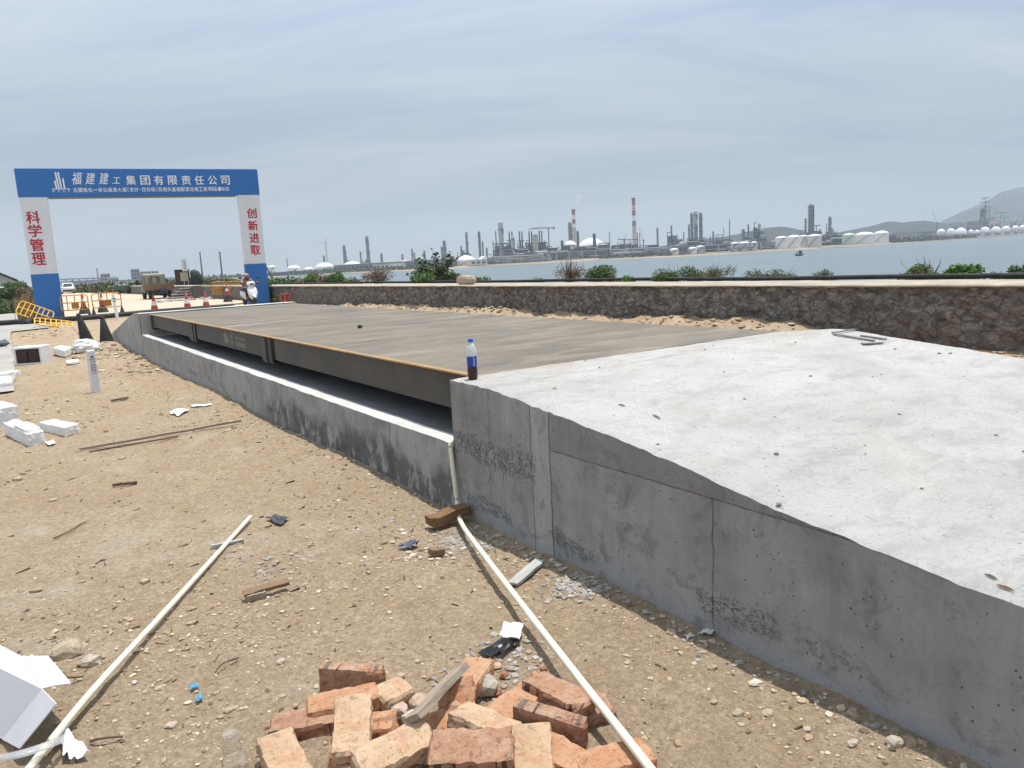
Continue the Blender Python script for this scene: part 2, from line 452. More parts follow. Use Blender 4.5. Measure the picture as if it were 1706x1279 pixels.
def m_formed(name, seams, hseam=None, patches=None, comb=None, base=(.30, .30, .305)):
    """board-marked concrete: streaks, pores, form joints, stains"""
    t = NT(name)
    wob = t.math('MULTIPLY', t.math('SUBTRACT', t.noise(9, 3), .5), .02)
    s = t.sep(); Y = t.math('ADD', s[1], wob); Z = t.math('ADD', s[2], wob)
    cl = t.noise(2.1, 7, .65)
    lo = tuple(b * .74 for b in base); hi = tuple(b * 1.16 for b in base)
    c = t.ramp(cl, [(.30, lo), (.52, base), (.72, hi)])
    st = t.noise(3.0, 6, .7, vec=t.mapped((4.2, 4.2, .7)))
    c = t.mix(t.ramp(st, [(.50, 0.0), (.75, .5)]), c, tuple(b * .60 for b in base))
    st2 = t.noise(2.0, 6, .7, vec=t.mapped((3.0, 3.0, .5), loc=(4, 9, 1)))
    c = t.mix(t.ramp(st2, [(.54, 0.0), (.74, .55)]), c, tuple(min(1, b * 1.5) for b in base))
    # pale dusty foot
    foot = t.ramp(t.math('ADD', Z, t.math('MULTIPLY', t.noise(5, 5, .7), .25)), [(.17, .7), (.36, 0.0)])
    c = t.mix(foot, c, tuple(min(1, b * 1.22) for b in base))
    if hseam:                                  # the upper lift was poured from a darker batch
        zc, w, y0, y1 = hseam
        up = t.math('MULTIPLY', t.math('GREATER_THAN', t.math('ADD', Z, t.math('MULTIPLY', wob, .6)), zc), t.math('LESS_THAN', Y, y1))
        c = t.mix(t.math('MULTIPLY', up, t.ramp(t.noise(2.3, 6, .7), [(.3, .25), (.6, .6)])), c, tuple(b * .62 for b in base))
        brd = t.math('MULTIPLY', t.math('GREATER_THAN', Y, -.99), t.math('LESS_THAN', Y, -.83))
        c = t.mix(t.math('MULTIPLY', brd, .35), c, tuple(min(1, b * 1.5) for b in base))
    pores = t.math('MULTIPLY', t.ramp(t.voro(15), [(.04, 1.0), (.075, 0.0)]), t.ramp(t.noise(3.1, 4, .7), [(.50, 0.0), (.56, 1.0)]))
    pores2 = t.math('MULTIPLY', t.ramp(t.voro(36), [(.07, 1.0), (.14, 0.0)]), t.ramp(t.noise(4.3, 4, .7), [(.50, 0.0), (.57, 1.0)]))
    pores = t.math('MAXIMUM', pores, pores2)
    c = t.mix(t.math('MULTIPLY', pores, .8), c, (.055, .053, .052))
    groove = None
    for yc, w, z0, z1 in seams:
        m = t.math('COMPARE', Y, yc, w)
        m = t.math('MULTIPLY', m, t.math('MULTIPLY', t.math('GREATER_THAN', Z, z0), t.math('LESS_THAN', Z, z1)))
        groove = m if groove is None else t.math('MAXIMUM', groove, m)
    if hseam:
        zc, w, y0, y1 = hseam
        m = t.math('MULTIPLY', t.math('COMPARE', Z, zc, w), t.math('MULTIPLY', t.math('GREATER_THAN', Y, y0), t.math('LESS_THAN', Y, y1)))
        groove = t.math('MAXIMUM', groove, m)
    gm = t.math('MULTIPLY', groove, t.ramp(t.noise(14, 4, .7), [(.30, .25), (.55, .85)]))
    c = t.mix(gm, c, (.10, .10, .10))
    if patches:
        z1, y1 = patches
        msk = t.math('MULTIPLY', t.ramp(t.math('ADD', Z, t.math('MULTIPLY', t.noise(2.4, 5, .6), .42)), [(z1, 1.0), (z1 + .10, 0.0)]),
                     t.ramp(t.math('MULTIPLY', s[1], .1), [(y1 * .1, 1.0), (y1 * .1 + .12, 0.0)]))
        pt = t.math('MULTIPLY', msk, t.ramp(t.noise(4.5, 8, .72, vec=t.mapped((1.5, 1.5, .75))), [(.42, 0.0), (.50, .85)]))
        pt2 = t.math('MULTIPLY', t.ramp(t.noise(6.0, 7, .7, vec=t.mapped((1.6, 1.6, .6), loc=(3, 3, 3))), [(.62, 0.0), (.66, .8)]), .9)
        pt = t.math('MAXIMUM', pt, pt2)
        c = t.mix(pt, c, (.095, .095, .098))
    crack = None
    if comb:
        zc, hw, y0, y1 = comb
        msk = t.ramp(t.math('ABSOLUTE', t.math('SUBTRACT', t.math('ADD', Z, t.math('MULTIPLY', t.noise(3.5, 3), .15)), zc + .075)), [(hw * .4, 1.0), (hw, 0.0)])
        msk = t.math('MULTIPLY', msk, t.math('MULTIPLY', t.math('GREATER_THAN', s[1], y0), t.math('LESS_THAN', s[1], y1)))
        ed = t.math('ABSOLUTE', t.math('SUBTRACT', t.noise(13, 7, .72, dist=1.6), .5))
        crack = t.math('MULTIPLY', msk, t.ramp(ed, [(.005, .7), (.016, 0.0)]))
        c = t.mix(crack, c, (.07, .068, .066))
    # ragged grout loss just above the ground line
    hm = t.math('MULTIPLY', t.ramp(t.math('ABSOLUTE', t.math('SUBTRACT', t.math('ADD', Z, t.math('MULTIPLY', t.noise(2.7, 4), .22)), .235)), [(.01, 1.0), (.055, 0.0)]), t.ramp(t.noise(1.6, 4), [(.53, 0.0), (.58, 1.0)]))
    hc = t.math('MULTIPLY', hm, t.ramp(t.math('ABSOLUTE', t.math('SUBTRACT', t.noise(17, 7, .72, dist=1.2, vec=t.mapped((1, 1, 1.8), loc=(2, 5, 1))), .5)), [(.006, .65), (.018, 0.0)]))
    c = t.mix(hc, c, (.05, .05, .048))
    blot = t.noise(5.5, 8, .75, dist=.8, vec=t.mapped(loc=(8, 3, 5)))
    c = t.mix(t.ramp(blot, [(.52, 0.0), (.64, .65)]), c, tuple(b * .52 for b in base))
    c = t.mix(t.ramp(blot, [(.30, .45), (.42, 0.0)]), c, tuple(min(1, b * 1.35) for b in base))
    h = t.math('SUBTRACT', t.noise(6, 7, .65), t.math('MULTIPLY', groove, .7))
    h = t.math('SUBTRACT', h, t.math('MULTIPLY', hc, .8))
    h = t.math('SUBTRACT', h, t.math('MULTIPLY', pores, .8))
    if crack is not None: h = t.math('SUBTRACT', h, t.math('MULTIPLY', crack, .8))
    n1 = t.bump(h, .016, .9)
    n2 = t.bump(t.noise(70, 5, .75), .005, .9, n1)
    return t.out(c, .9, n2, 0, .2)
def m_deck():
    t = NT('dusty_deck_steel')
    c = t.ramp(t.noise(1.0, 6, .6), [(.3, (.145, .126, .098)), (.7, (.205, .181, .145))])
    st = t.noise(1.6, 7, .68, vec=t.mapped((.8, 2.6, 1), (0, 0, .62)))
    c = t.mix(t.ramp(st, [(.46, 0.0), (.68, .75)]), c, (.105, .096, .082))
    st2 = t.noise(1.3, 6, .65, vec=t.mapped((.7, 2.2, 1), (0, 0, .55), (7, 2, 0)))
    c = t.mix(t.ramp(st2, [(.50, 0.0), (.70, .7)]), c, (.285, .252, .20))
    c = t.mix(t.ramp(t.noise(5, 8, .7), [(.56, 0.0), (.74, .35)]), c, (.34, .30, .24))
    s = t.sep()
    # faint wheel / trowel lines along and across
    ln = t.math('COMPARE', t.math('FRACT', t.math('MULTIPLY', t.math('ADD', s[0], t.math('MULTIPLY', t.noise(.8, 2), .05)), .99)), .5, .006)
    c = t.mix(t.math('MULTIPLY', ln, .30), c, (.10, .095, .09))
    return t.out(c, .78, t.bump(t.noise(45, 5, .7), .003, .6, t.bump(t.noise(4, 5), .012, .4)), 0, .3)
def m_masonry():
    t = NT('dark_rubble_masonry')
    w = t.n('ShaderNodeVectorMath', operation='ADD')
    nz = t.n('ShaderNodeTexNoise'); nz.inputs['Scale'].default_value = 2.2; nz.inputs['Detail'].default_value = 4
    t.l(t.co(), nz.inputs['Vector'])
    sc = t.n('ShaderNodeVectorMath', operation='SCALE'); t.l(nz.outputs['Color'], sc.inputs[0]); sc.inputs['Scale'].default_value = .45
    t.l(t.co(), w.inputs[0]); t.l(sc.outputs[0], w.inputs[1])
    vec = t.n('ShaderNodeMapping'); t.l(w.outputs[0], vec.inputs[0]); vec.inputs['Scale'].default_value = (1, 1, 1.5)
    v = vec.outputs[0]
    cellc = t.voro(5.2, vec=v, out='Color')
    edge = t.voro(5.2, vec=v, feature='DISTANCE_TO_EDGE')
    sepc = t.n('ShaderNodeSeparateColor'); t.l(cellc, sepc.inputs[0])
    c = t.ramp(sepc.outputs[0], [(0.0, (.15, .143, .136)), (.45, (.205, .193, .18)), (.8, (.27, .25, .23)), (1.0, (.34, .31, .28))])
    big = t.noise(.45, 4, .6)
    c = t.mix(t.ramp(big, [(.48, 0.0), (.66, .5)]), c, (.17, .125, .105))
    strk = t.noise(6.5, 8, .78, vec=t.mapped((1, .8, 1.3), (.7, 0, 0)), dist=.35)
    c = t.mix(t.ramp(strk, [(.48, 0.0), (.62, .9)]), c, (.42, .39, .355))
    c = t.mix(t.ramp(t.noise(5.2, 8, .75, vec=t.mapped((1, 1.1, 1), (-.6, 0, 0), loc=(5, 1, 2)), dist=.3), [(.50, 0.0), (.62, .6)]), c, (.07, .067, .066))
    c = t.mix(t.ramp(t.math('ADD', edge, t.math('MULTIPLY', t.noise(16, 5, .7), .13)), [(.04, .55), (.12, 0.0)]), c, (.06, .057, .055))
    s = t.sep()
    low = t.math('MULTIPLY', t.ramp(s[2], [(.02, .6), (.34, 0.0)]), t.ramp(t.noise(2.5, 5), [(.4, 0.0), (.6, 1.0)]))
    c = t.mix(low, c, (.28, .185, .12))
    h = t.math('ADD', t.math('MULTIPLY', t.ramp(edge, [(.0, 0.0), (.16, 1.0)]), .7), t.math('MULTIPLY', strk, 1.2))
    return t.out(c, .92, t.bump(t.noise(40, 5, .7), .012, .8, t.bump(h, .05, 1.0)), 0, .2)

MAT_SAND = m_sand()
MAT_SLAB = m_slab()
MAT_DECK = m_deck()
MAT_MASONRY = m_masonry()
MAT_COPING = simple('coping_concrete', (.40, .355, .285), .9, .22, 1.2, .5, 60, dirt=(.22, .19, .15), dirt_amt=.75, dirt_scale=2.2)
MAT_CONC = simple('plain_concrete', (.36, .345, .315), .9, .16, 1.2, .3, 40, dirt=(.25, .235, .21), dirt_amt=.6, dirt_scale=1.1)
MAT_YARD = simple('dusty_yard', (.52, .44, .335), .95, .10, .25, .3, 8, dirt=(.43, .35, .255), dirt_amt=.55, dirt_scale=.6)

# ------------------------------------------------------------------ ground
def ground_h(x, y):
    x = np.asarray(x, dtype=float); y = np.asarray(y, dtype=float)
    h = .045 * fbm(x * .7, y * .7, 3) + .016 * fbm(x * 3.1 + 9, y * 3.1, 3) + .010 * fbm(x * 14, y * 14 + 3, 3, .6)
    fade = 1 - sstep(22, 27, y)
    h = h * fade - .03 * (1 - fade)
    left = sstep(-2.05, -2.35, x) * sstep(8.3, 9.6, y)          # under the concrete road
    h = h * (1 - left) - .03 * left
    # rough spoil thrown against the foot of the far ramp and of the stone wall
    h = h + .10 * np.exp(-((x + .55) / .55) ** 2) * sstep(9.5, 13, y) * (1 - sstep(19, 23, y)) * (.6 + .6 * fbm(x * 4, y * 2, 3))
    berm = np.exp(-((x - 9.0) / .55) ** 2) * sstep(1.5, 5, y) * (1 - sstep(20, 32, y))
    h = h + berm * (.15 + .15 * fbm(x * 2.5, y * 1.1, 4) + .05 * fbm(x * 9, y * 5, 3))
    h = h - .10 * sstep(6.5, 9, x) * (1 - sstep(1, 4, y))
    h = h + .045 * np.exp(-((x + 1.35) ** 2 + (y + 1.95) ** 2) / .40 ** 2)
    h = h - .012 * sstep(-.22, -.05, x) * (1 - sstep(12, 14, y)) * 0
    return h
def gz(x, y): return float(ground_h(np.array([x]), np.array([y]))[0])
def spread(*segs):
    out = []
    for a, b, st in segs: out.append(np.arange(a, b, st))
    return np.concatenate(out)
gx = spread((-3000, -400, 400), (-400, -60, 40), (-60, -12, 4), (-12, -4.2, .3), (-4.2, .12, .024), (.12, 3.0, .3), (3.0, 9.4, .16))
gy = spread((-80, -8, 6), (-8, -3.2, .3), (-3.2, 2.6, .024), (2.6, 7, .045), (7, 14, .09), (14, 28, .2), (28, 160, 4), (160, 700, 40))
gX, gY = np.meshgrid(gx, gy)
ground = grid_mesh('ground', gX, gY, ground_h(gX, gY), MAT_SAND)
tag(ground, kind='structure')

def sheet(name, pts, z, mat, thick=.0):
    m = MB(); n = len(pts)
    m.add([(x, y, z) for x, y in pts], [tuple(range(n))])
    return tag(m.build(name, mat), kind='structure')
ragged = [(-2.16 + .05 * float(vnoise(np.array([k * .9]), np.array([.5]))[0]) - .012 * max(0, 14 - (9.2 + k * .6)), 9.2 + k * .6) for k in range(29)]
sheet('concrete_road', [(-9, 9.0), (-3.0, 9.1)] + ragged + [(-2.1, 26.6), (-1.0, 27.4), (-.9, 36.2), (-1.2, 47), (-60, 47), (-60, 26.6), (-9, 26.6)], .012, MAT_CONC)
sheet('yard', [(-.9, 36.2), (9.15, 37.0), (9.15, 150), (4.5, 165), (.4, 175), (-1.0, 80), (-1.2, 47)], .014, MAT_YARD)

# bank between the wall and the water
bx = np.array([9.3, 10.4, 11.0, 11.8, 12.6, 13.4, 14.4, 16, 18, 21, 26])
by = np.concatenate([np.arange(-60, 45, 1.5), np.arange(45, 400, 12)])
bX, bY = np.meshgrid(bx, by)
bz = np.interp(bX, [9.3, 12.4, 13.4, 16, 20, 26], [.66, .66, .45, -1.6, -4.4, -5.0]) + .06 * fbm(bX * .9, bY * .9, 3) * (bX > 10.8)
wid = 1 + np.clip((bY - 45) / 40, 0, 9)
bX2 = 9.3 + (bX - 9.3) * wid
tag(grid_mesh('bank', bX2, bY, bz, simple('bank_soil', (.16, .135, .09), .95, .3, 2.0, .5, 12)), kind='structure')

# ------------------------------------------------------------------ stone wall
wall = thing('stone_wall', 'long dark rubble stone wall with pale concrete coping between platform and water', 'wall', (9.1, 0, 0))
wy = np.concatenate([np.arange(-9, 26, .07), np.arange(26, 60, .3), np.arange(60, 150, 1.5)])
wz = np.linspace(-.35, .80, 21)
wY, wZ = np.meshgrid(wy, wz)
def ridge(x, y): return 1 - np.abs(fbm(x, y, 4, .55)) * 2
wX = -.06 * ridge(wY * 2.2, wZ * 3.2) - .045 * fbm(wY * 8, wZ * 8, 3) + .06
grid_mesh('masonry', wX, wY, wZ, MAT_MASONRY, wall, smooth=True, flip=True)
cy = np.concatenate([np.arange(-9, 30, .12), np.arange(30, 150, 2)])
prof = [(-.03, .780), (-.045, .785), (-.045, .802), (-.02, .815), (.35, .818), (1.0, .815), (1.52, .80), (1.56, .70)]
cX = np.array([p[0] for p in prof])[:, None] + 0 * cy[None]; cZ = np.array([p[1] for p in prof])[:, None] + 0 * cy[None]
cYY = 0 * cX + cy[None]
edge_n = .018 * fbm(cy * 1.7, cy * 0 + 2, 4, .6) + .012 * np.minimum(0, fbm(cy * 5, cy * 0 + 8, 3))
for r_ in (0, 1, 2, 3): cX[r_] -= edge_n
cZ += .006 * fbm(cYY * 1.1, cX * 3, 3)
cZ[:2] += .02 * fbm(cYY[:2] * 2.6, cX[:2] * 0 + 3, 4, .6)
grid_mesh('coping', cX, cYY, cZ, MAT_COPING, wall, smooth=False, flip=False)

# ------------------------------------------------------------------ near concrete ramp
ramp = thing('concrete_ramp', 'large white concrete approach ramp in the foreground with grey formed side', 'ramp', (0, 0, 0))
rp_y = [-14, -9, -6, -4.2, -3.13, -2.9, -2.67, -2.36, -2.11, -1.77, -1.39, -.83, -.43, 0.0]
rp_z = [-.25, .08, .29, .44, .526, .542, .568, .597, .636, .684, .723, .776, .816, .816]
ry = np.concatenate([np.arange(-14, -4.4, .3), np.arange(-4.4, 0, .03), [0.0]])
rx = np.concatenate([[0.0, .012, .03], np.arange(.06, 3.1, .045), [3.1]])
rX, rY = np.meshgrid(rx, ry)
def ramp_top(x, y):
    z = np.interp(y, rp_y, rp_z) + .036 * np.clip(x / 3.1, 0, 1) * sstep(0, -.5, y)
    flat = sstep(0, -.45, y)
    z = z + flat * (.006 * fbm(x * 1.3, y * 1.3, 3) + .0045 * fbm(x * 5, y * 5, 3)) + .0025 * fbm(x * 14, y * 14, 2)
    return z
chip = .002 * fbm(ry * 3.1, ry * 0 + 4, 4, .6) + .010 * np.minimum(0, fbm(ry * 6.5, ry * 0 + 11, 3) + .15) 
chip = chip * sstep(0.02, -.35, ry)
rZ = ramp_top(rX, rY)
fall = np.clip(1 - rX / .05, 0, 1)
rZ = rZ - fall * (.009 + .008 * fbm(rY * 19, rX * 0 + 2, 3)) + fall * chip[:, None] * .6
rX2 = rX + fall * (.004 + np.abs(chip[:, None]) * .5)
far_n = .05 * fbm(ry * 1.2, ry * 0 + 21, 3) * sstep(-.3, -1.2, ry)
rX2[:, -1] += far_n; rX2[:, -2] += far_n * .6
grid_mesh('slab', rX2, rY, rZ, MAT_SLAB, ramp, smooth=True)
# formed side facing the dirt
sz = np.linspace(0, 1, 28)
sY = np.repeat(ry[:, None], 28, 1)
top_edge = rZ[:, 0]; top_x = rX2[:, 0]
sZ = -.3 + (top_edge[:, None] + .3) * sz[None]
sX = .004 * fbm(sY * 2.2, sZ * 3, 4) + .003 * fbm(sY * 11, sZ * 11, 3)
sX = sX * (1 - sz[None] ** 8) + top_x[:, None] * sz[None] ** 8
sX += .006 * sstep(.575, .555, sZ) * sstep(-.985, -1.0, sY) * sstep(-3.1, -2.8, sY)
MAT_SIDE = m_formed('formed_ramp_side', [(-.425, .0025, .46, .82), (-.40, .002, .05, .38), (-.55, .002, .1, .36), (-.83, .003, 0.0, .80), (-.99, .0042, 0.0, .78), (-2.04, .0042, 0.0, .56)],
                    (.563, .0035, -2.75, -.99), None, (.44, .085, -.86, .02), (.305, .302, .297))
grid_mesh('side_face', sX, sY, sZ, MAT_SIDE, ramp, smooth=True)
m = MB()
ez = float(rp_z[-1])
m.add([(0, 0, -.3), (3.1, 0, -.3), (3.1, 0, ez), (0, 0, ez)], [(3, 2, 1, 0)])
m.add([(3.1, -14, -.4), (3.1, 0, -.4), (3.1, 0, ez), (3.1, -.83, .80), (3.1, -2.67, .59), (3.1, -14, -.22)], [(0, 1, 2, 3, 4, 5)])
m.build('end_face', MAT_CONC, ramp)

# ------------------------------------------------------------------ pit foundation with its ledge
MAT_FOUND = m_formed('formed_foundation_side', [(.92, .006, 0, .42), (4.6, .012, 0, .42), (6.0, .008, 0, .42), (8.7, .014, 0, .42), (11.2, .008, 0, .42)], None, (.40, 3.4), None, (.335, .332, .322))
found = thing('weighbridge_foundation', 'low concrete foundation beam under the weighing platform with dark peeling patches', 'foundation', (0, 0.004, 0))
fy = np.concatenate([np.arange(0, 5, .05), np.arange(5, 12.63, .12), [12.63]])
fz = np.linspace(-.3, .42, 18)
fY, fZ = np.meshgrid(fy, fz)
ft = np.clip((fZ + .3) / .72, 0, 1)
fedge = .010 * fbm(fy * 2.2, fy * 0 + 31, 4, .6)
fX = .006 * fbm(fY * 1.6, fZ * 3, 4) + .005 * fbm(fY * 7, fZ * 7, 3) - .015 + (fedge[None] + .012) * ft ** 10
fZ2 = fZ + ft ** 10 * .006 * fbm(fY * 4, fY * 0 + 3, 3)
grid_mesh('beam_face', fX, fY, fZ2, MAT_FOUND, found, smooth=True, flip=True)
lx = np.concatenate([[0], np.linspace(.02, 3.1, 30)])
lx = np.concatenate([[0], np.linspace(.02, .122, 6), [.124]])
lX, lY = np.meshgrid(lx, fy)
lZ = fZ2[-1][:, None] * (lX < .001) + (lX >= .001) * (.424 + .004 * fbm(lX * 4, lY * 4, 3))
lX2 = lX + (lX < .001) * fX[-1][:, None]
MAT_LEDGE = simple('ledge_concrete', (.56, .55, .535), .88, .14, 3, .35, 60, dirt=(.36, .34, .30), dirt_amt=.5, dirt_scale=4)
lZ[:, -1] -= .04
grid_mesh('ledge', lX2, lY, lZ, MAT_LEDGE, found, smooth=False)
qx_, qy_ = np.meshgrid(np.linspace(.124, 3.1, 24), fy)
grid_mesh('pit_floor', qx_, qy_, .386 + .006 * fbm(qx_ * 3, qy_ * 3, 3), simple('shade_tinted_floor', (.27, .265, .27), .85, .25, 1.5, .3, 40, dirt=(.16, .155, .155), dirt_amt=.7, dirt_scale=1.3), found, smooth=True)  # deck's shade put into the floor colour, starting at the ledge's shadow line

# ------------------------------------------------------------------ far ramp
framp = thing('concrete_ramp', 'small grey concrete exit ramp at the far end of the weighing platform', 'ramp', (0, 12.64, 0))
qy = np.array([0, .3, .8, 1.2, 2, 3, 4, 5, 6, 6.75]); qz = np.array([.835, .835, .82, .775, .66, .52, .38, .235, .09, -.08])
qx = np.linspace(0, 3.1, 12)
qX, qY = np.meshgrid(qx, qy); qZ = np.interp(qY, qy, qz) + .008 * fbm(qX * 2, qY * 2, 3)
grid_mesh('slab', qX, qY, qZ, MAT_LEDGE, framp, smooth=False)
tt = np.linspace(0, 1, 10)
q2Y = np.repeat(qy[:, None], 10, 1); q2Z = -.4 + (qZ[:, :1] + .4) * tt[None]
q2X = -.01 + .008 * fbm(q2Y * 2, q2Z * 4, 3); q2X[:, -1] = 0
grid_mesh('side_face', q2X, q2Y, q2Z, m_formed('formed_far_side', [(.75, .012, -.4, .8), (2.1, .01, -.4, .8)], None, None, None, (.36, .355, .345)), framp, smooth=True)
m = MB(); m.add([(0, 0, -.3), (3.1, 0, -.3), (3.1, 0, .835), (0, 0, .835)], [(0, 1, 2, 3)])
m.build('end_face', MAT_CONC, framp)

# ------------------------------------------------------------------ sea and far land
t = NT('sea_water')
n1 = t.noise(.35, 5, .6, vec=t.mapped((1, 1, 1), kind='Object'))
n2 = t.noise(1.6, 4, .6, vec=t.mapped((.7, 1.4, 1), (0, 0, .5)))
c = t.ramp(t.noise(.012, 4, .55, vec=t.mapped((1, 2.2, 1), (0, 0, .9))), [(.35, (.095, .135, .145)), (.65, (.13, .172, .180))])
MAT_SEA = t.out(c, .30, t.bump(n2, .12, .7, t.bump(n1, .35, .6)), 0, .5)
m = MB(); m.add([(-6500, -3000, -4), (7500, -3000, -4), (7500, 7500, -4), (-6500, 7500, -4)], [(0, 1, 2, 3)])
tag(m.build('sea', MAT_SEA), kind='structure')

shore_px = [(-260, 500), (60, 481.5), (250, 471), (430, 462.8), (480, 460), (540, 457.5), (600, 455), (680, 451.5), (760, 447.5), (830, 443.6), (900, 439.5), (970, 436), (1040, 432), (1120, 428.3), (1200, 424), (1290, 419.4), (1380, 413.6), (1460, 408.4), (1540, 403), (1620, 397.6), (1706, 392.0), (1900, 381.5), (2300, 362)]
shore = [onz(x, y, -4) for x, y in shore_px]
def shore_D(px):
    return float(np.interp(px, [s[0] for s in shore_px], [(s - EYE).dot(_f0) for s in shore]))
rows = []
for k, (off, z) in enumerate([(0, -4.6), (2, -3.6), (16, -2.9), (34, -2.4), (160, -2.1), (700, -1.6), (5200, -1.5)]):
    row = []
    for i, s in enumerate(shore):
        d = Vector((s.x - EYE.x, s.y - EYE.y, 0)).normalized()
        jit = (vnoise(np.array([i * 1.7 + k]), np.array([k * .6]))[0]) * min(off, 10) * .6
        row.append((s.x + d.x * (off + jit), s.y + d.y * (off + jit), z))
    rows.append(row)
A = np.array(rows)
t = NT('far_shore_soil')
c = t.ramp(t.noise(.012, 5, .6), [(.35, (.17, .175, .13)), (.5, (.30, .235, .165)), (.7, (.42, .33, .235))])
sz_ = t.sep()
c = t.mix(t.ramp(t.math('MULTIPLY_ADD', sz_[2], .5, 2.3), [(.05, 1.0), (.45, 0.0)]), c, (.17, .135, .11))
MAT_SHORE = t.out(c, .95)
tag(grid_mesh('far_shore', A[:, :, 0], A[:, :, 1], A[:, :, 2], MAT_SHORE, smooth=False, flip=True), kind='structure')

# ------------------------------------------------------------------ common finishes
MAT_BLUE = simple('gate_blue', (.030, .155, .45), .55, .06, .8, .15, 30)
MAT_WHITE_SHEET = simple('gate_white_sheet', (.68, .70, .73), .6, .05, .8, .15, 30)
MAT_WHITE_INK = simple('white_letter', (.78, .80, .83), .6, .03)
MAT_RED_INK = simple('red_letter', (.46, .018, .03), .6, .05)
MAT_YELLOW = simple('barrier_yellow', (.62, .29, .03), .55, .14, 3, 0, dirt=(.32, .17, .05), dirt_amt=.45, dirt_scale=4)
MAT_YELLOW_SUNLIT = simple('barrier_sunlit_yellow', (.78, .44, .035), .55, .12, 3, 0)  # brighter yellow for the fallen panels, sunlight put into the colour
MAT_BLACK = simple('black_rubber', (.022, .022, .024), .7, .2, 5, .1, 50, dirt=(.10, .09, .075), dirt_amt=.4)
MAT_CONE_RED = simple('cone_red', (.38, .050, .040), .55, .12, 6)
MAT_CONE_WHITE = simple('cone_white', (.70, .68, .66), .5, .08, 6)
MAT_STEEL = simple('dark_girder_steel', (.052, .049, .045), .62, .25, 2.2, .2, 30, dirt=(.105, .09, .072), dirt_amt=.45, dirt_scale=1.5)
MAT_GREENBLK = simple('green_black_steel', (.028, .042, .034), .6, .2, 4)
MAT_EDGE = simple('rusty_yellow_edge', (.37, .215, .085), .75, .25, 3.5, .2, 50, dirt=(.27, .225, .17), dirt_amt=.95, dirt_scale=2.6)
MAT_GALV = simple('grey_metal', (.33, .34, .35), .5, .1, 4, metal=.3)
MAT_GLASS_D = simple('dark_glass', (.02, .024, .028), .12, .05, spec=.6)
MAT_WPAINT = simple('white_paint', (.74, .75, .76), .3, .03, 3, spec=.5)
MAT_FOAM = simple('white_foam', (.78, .795, .815), .85, .04, 6, .35, 140, dirt=(.50, .44, .36), dirt_amt=.35, dirt_scale=5)
MAT_PVC = simple('cream_pipe_plastic', (.75, .71, .58), .4, .04, 8, dirt=(.5, .43, .32), dirt_amt=.35, dirt_scale=9)

_gl = {}
def glyph(ch, bold=.02):
    k = (ch, bold)
    if k not in _gl:
        c = bpy.data.curves.new('glyph', 'FONT'); c.body = ch; c.resolution_u = 3
        o = bpy.data.objects.new('glyph', c); COL.objects.link(o)
        bpy.context.view_layer.update()
        me = bpy.data.meshes.new_from_object(o.evaluated_get(bpy.context.evaluated_depsgraph_get()))
        vs = [(v.co.x, v.co.y) for v in me.vertices]; fs = [tuple(p.vertices) for p in me.polygons]
        bpy.data.objects.remove(o); bpy.data.curves.remove(c); bpy.data.meshes.remove(me)
        xs = [v[0] for v in vs] or [0]; ys = [v[1] for v in vs] or [0]
        _gl[k] = (vs, fs, min(xs), max(xs), min(ys), max(ys))
    return _gl[k]
def put_glyph(mb, ch, cx, cz, w, h, y, bold=.02, shear=0.0, fit=True):
    """flat letter in the local x-z plane facing -y, centred at cx, cz"""
    vs, fs, a, b, c, d = glyph(ch)
    sx = w / max(b - a, 1e-3) if fit else w; sz = h / max(d - c, 1e-3) if fit else h
    o_ = bold * w                                      # heavier strokes: four shifted layers
    for q_, (ox, oz) in enumerate(((-o_, 0), (o_, 0), (0, o_ * .6), (0, -o_ * .6))):
        out = []
        for x, z in vs:
            zz = (z - (c + d) / 2) * sz + oz
            out.append((cx + ox + (x - (a + b) / 2) * sx + zz * shear, y - q_ * .0008, cz + zz))
        mb.add(out, fs)

# ------------------------------------------------------------------ weighing platform
deck = thing('weighbridge_platform', 'long dusty grey steel weighing platform with a rusty yellow painted edge', 'platform', (0, 0, 0))
X0, X1, ZT = .17, 3.04, .816
mods = [(.03, 4.30), (4.325, 8.47), (8.495, 12.60)]
for a, b in mods:
    px_ = np.linspace(X0 + .048, X1, 24); py_ = np.linspace(a, b, 34)
    gx_, gy_ = np.meshgrid(px_, py_)
    gz_ = ZT + .004 * fbm(gx_ * 1.1, gy_ * 1.1, 3) - .004
    grid_mesh('deck_plate', gx_, gy_, gz_, MAT_DECK, deck)
    m = MB()
    m.box((X0 + .023, (a + b) / 2, ZT - .007), (.048, b - a, .014))
    m.build('edge_strip', MAT_EDGE, deck, .004)
    m = MB()
    # deep edge channel: web set back a little, small flanges
    m.box((X0 + .035, (a + b) / 2, ZT - .135), (.014, b - a - .02, .222))
    m.box((X0 + .095, (a + b) / 2, ZT - .250), (.10, b - a - .02, .014))
    m.box((X0 + 1.45, (a + b) / 2, ZT - .05), (2.75, b - a - .02, .03))
    for xx in (1.0, 1.9, 2.8): m.box((xx, (a + b) / 2, ZT - .16), (.10, b - a - .04, .18))
    m.build('side_girder', MAT_STEEL, deck)
for yc, w, mt in ((.09, .10, MAT_STEEL), (4.42, .13, MAT_BLACK), (4.66, .16, MAT_STEEL), (8.40, .11, MAT_GREENBLK), (8.66, .26, MAT_GREENBLK), (12.5, .12, MAT_STEEL)):
    m = MB(); m.box((X0 + .018, yc, ZT - .155), (.022, w, .262)); m.box((X0 + .10, yc, ZT - .29), (.15, w * .9, .03))
    m.build('joint_plate', mt, deck, .004)
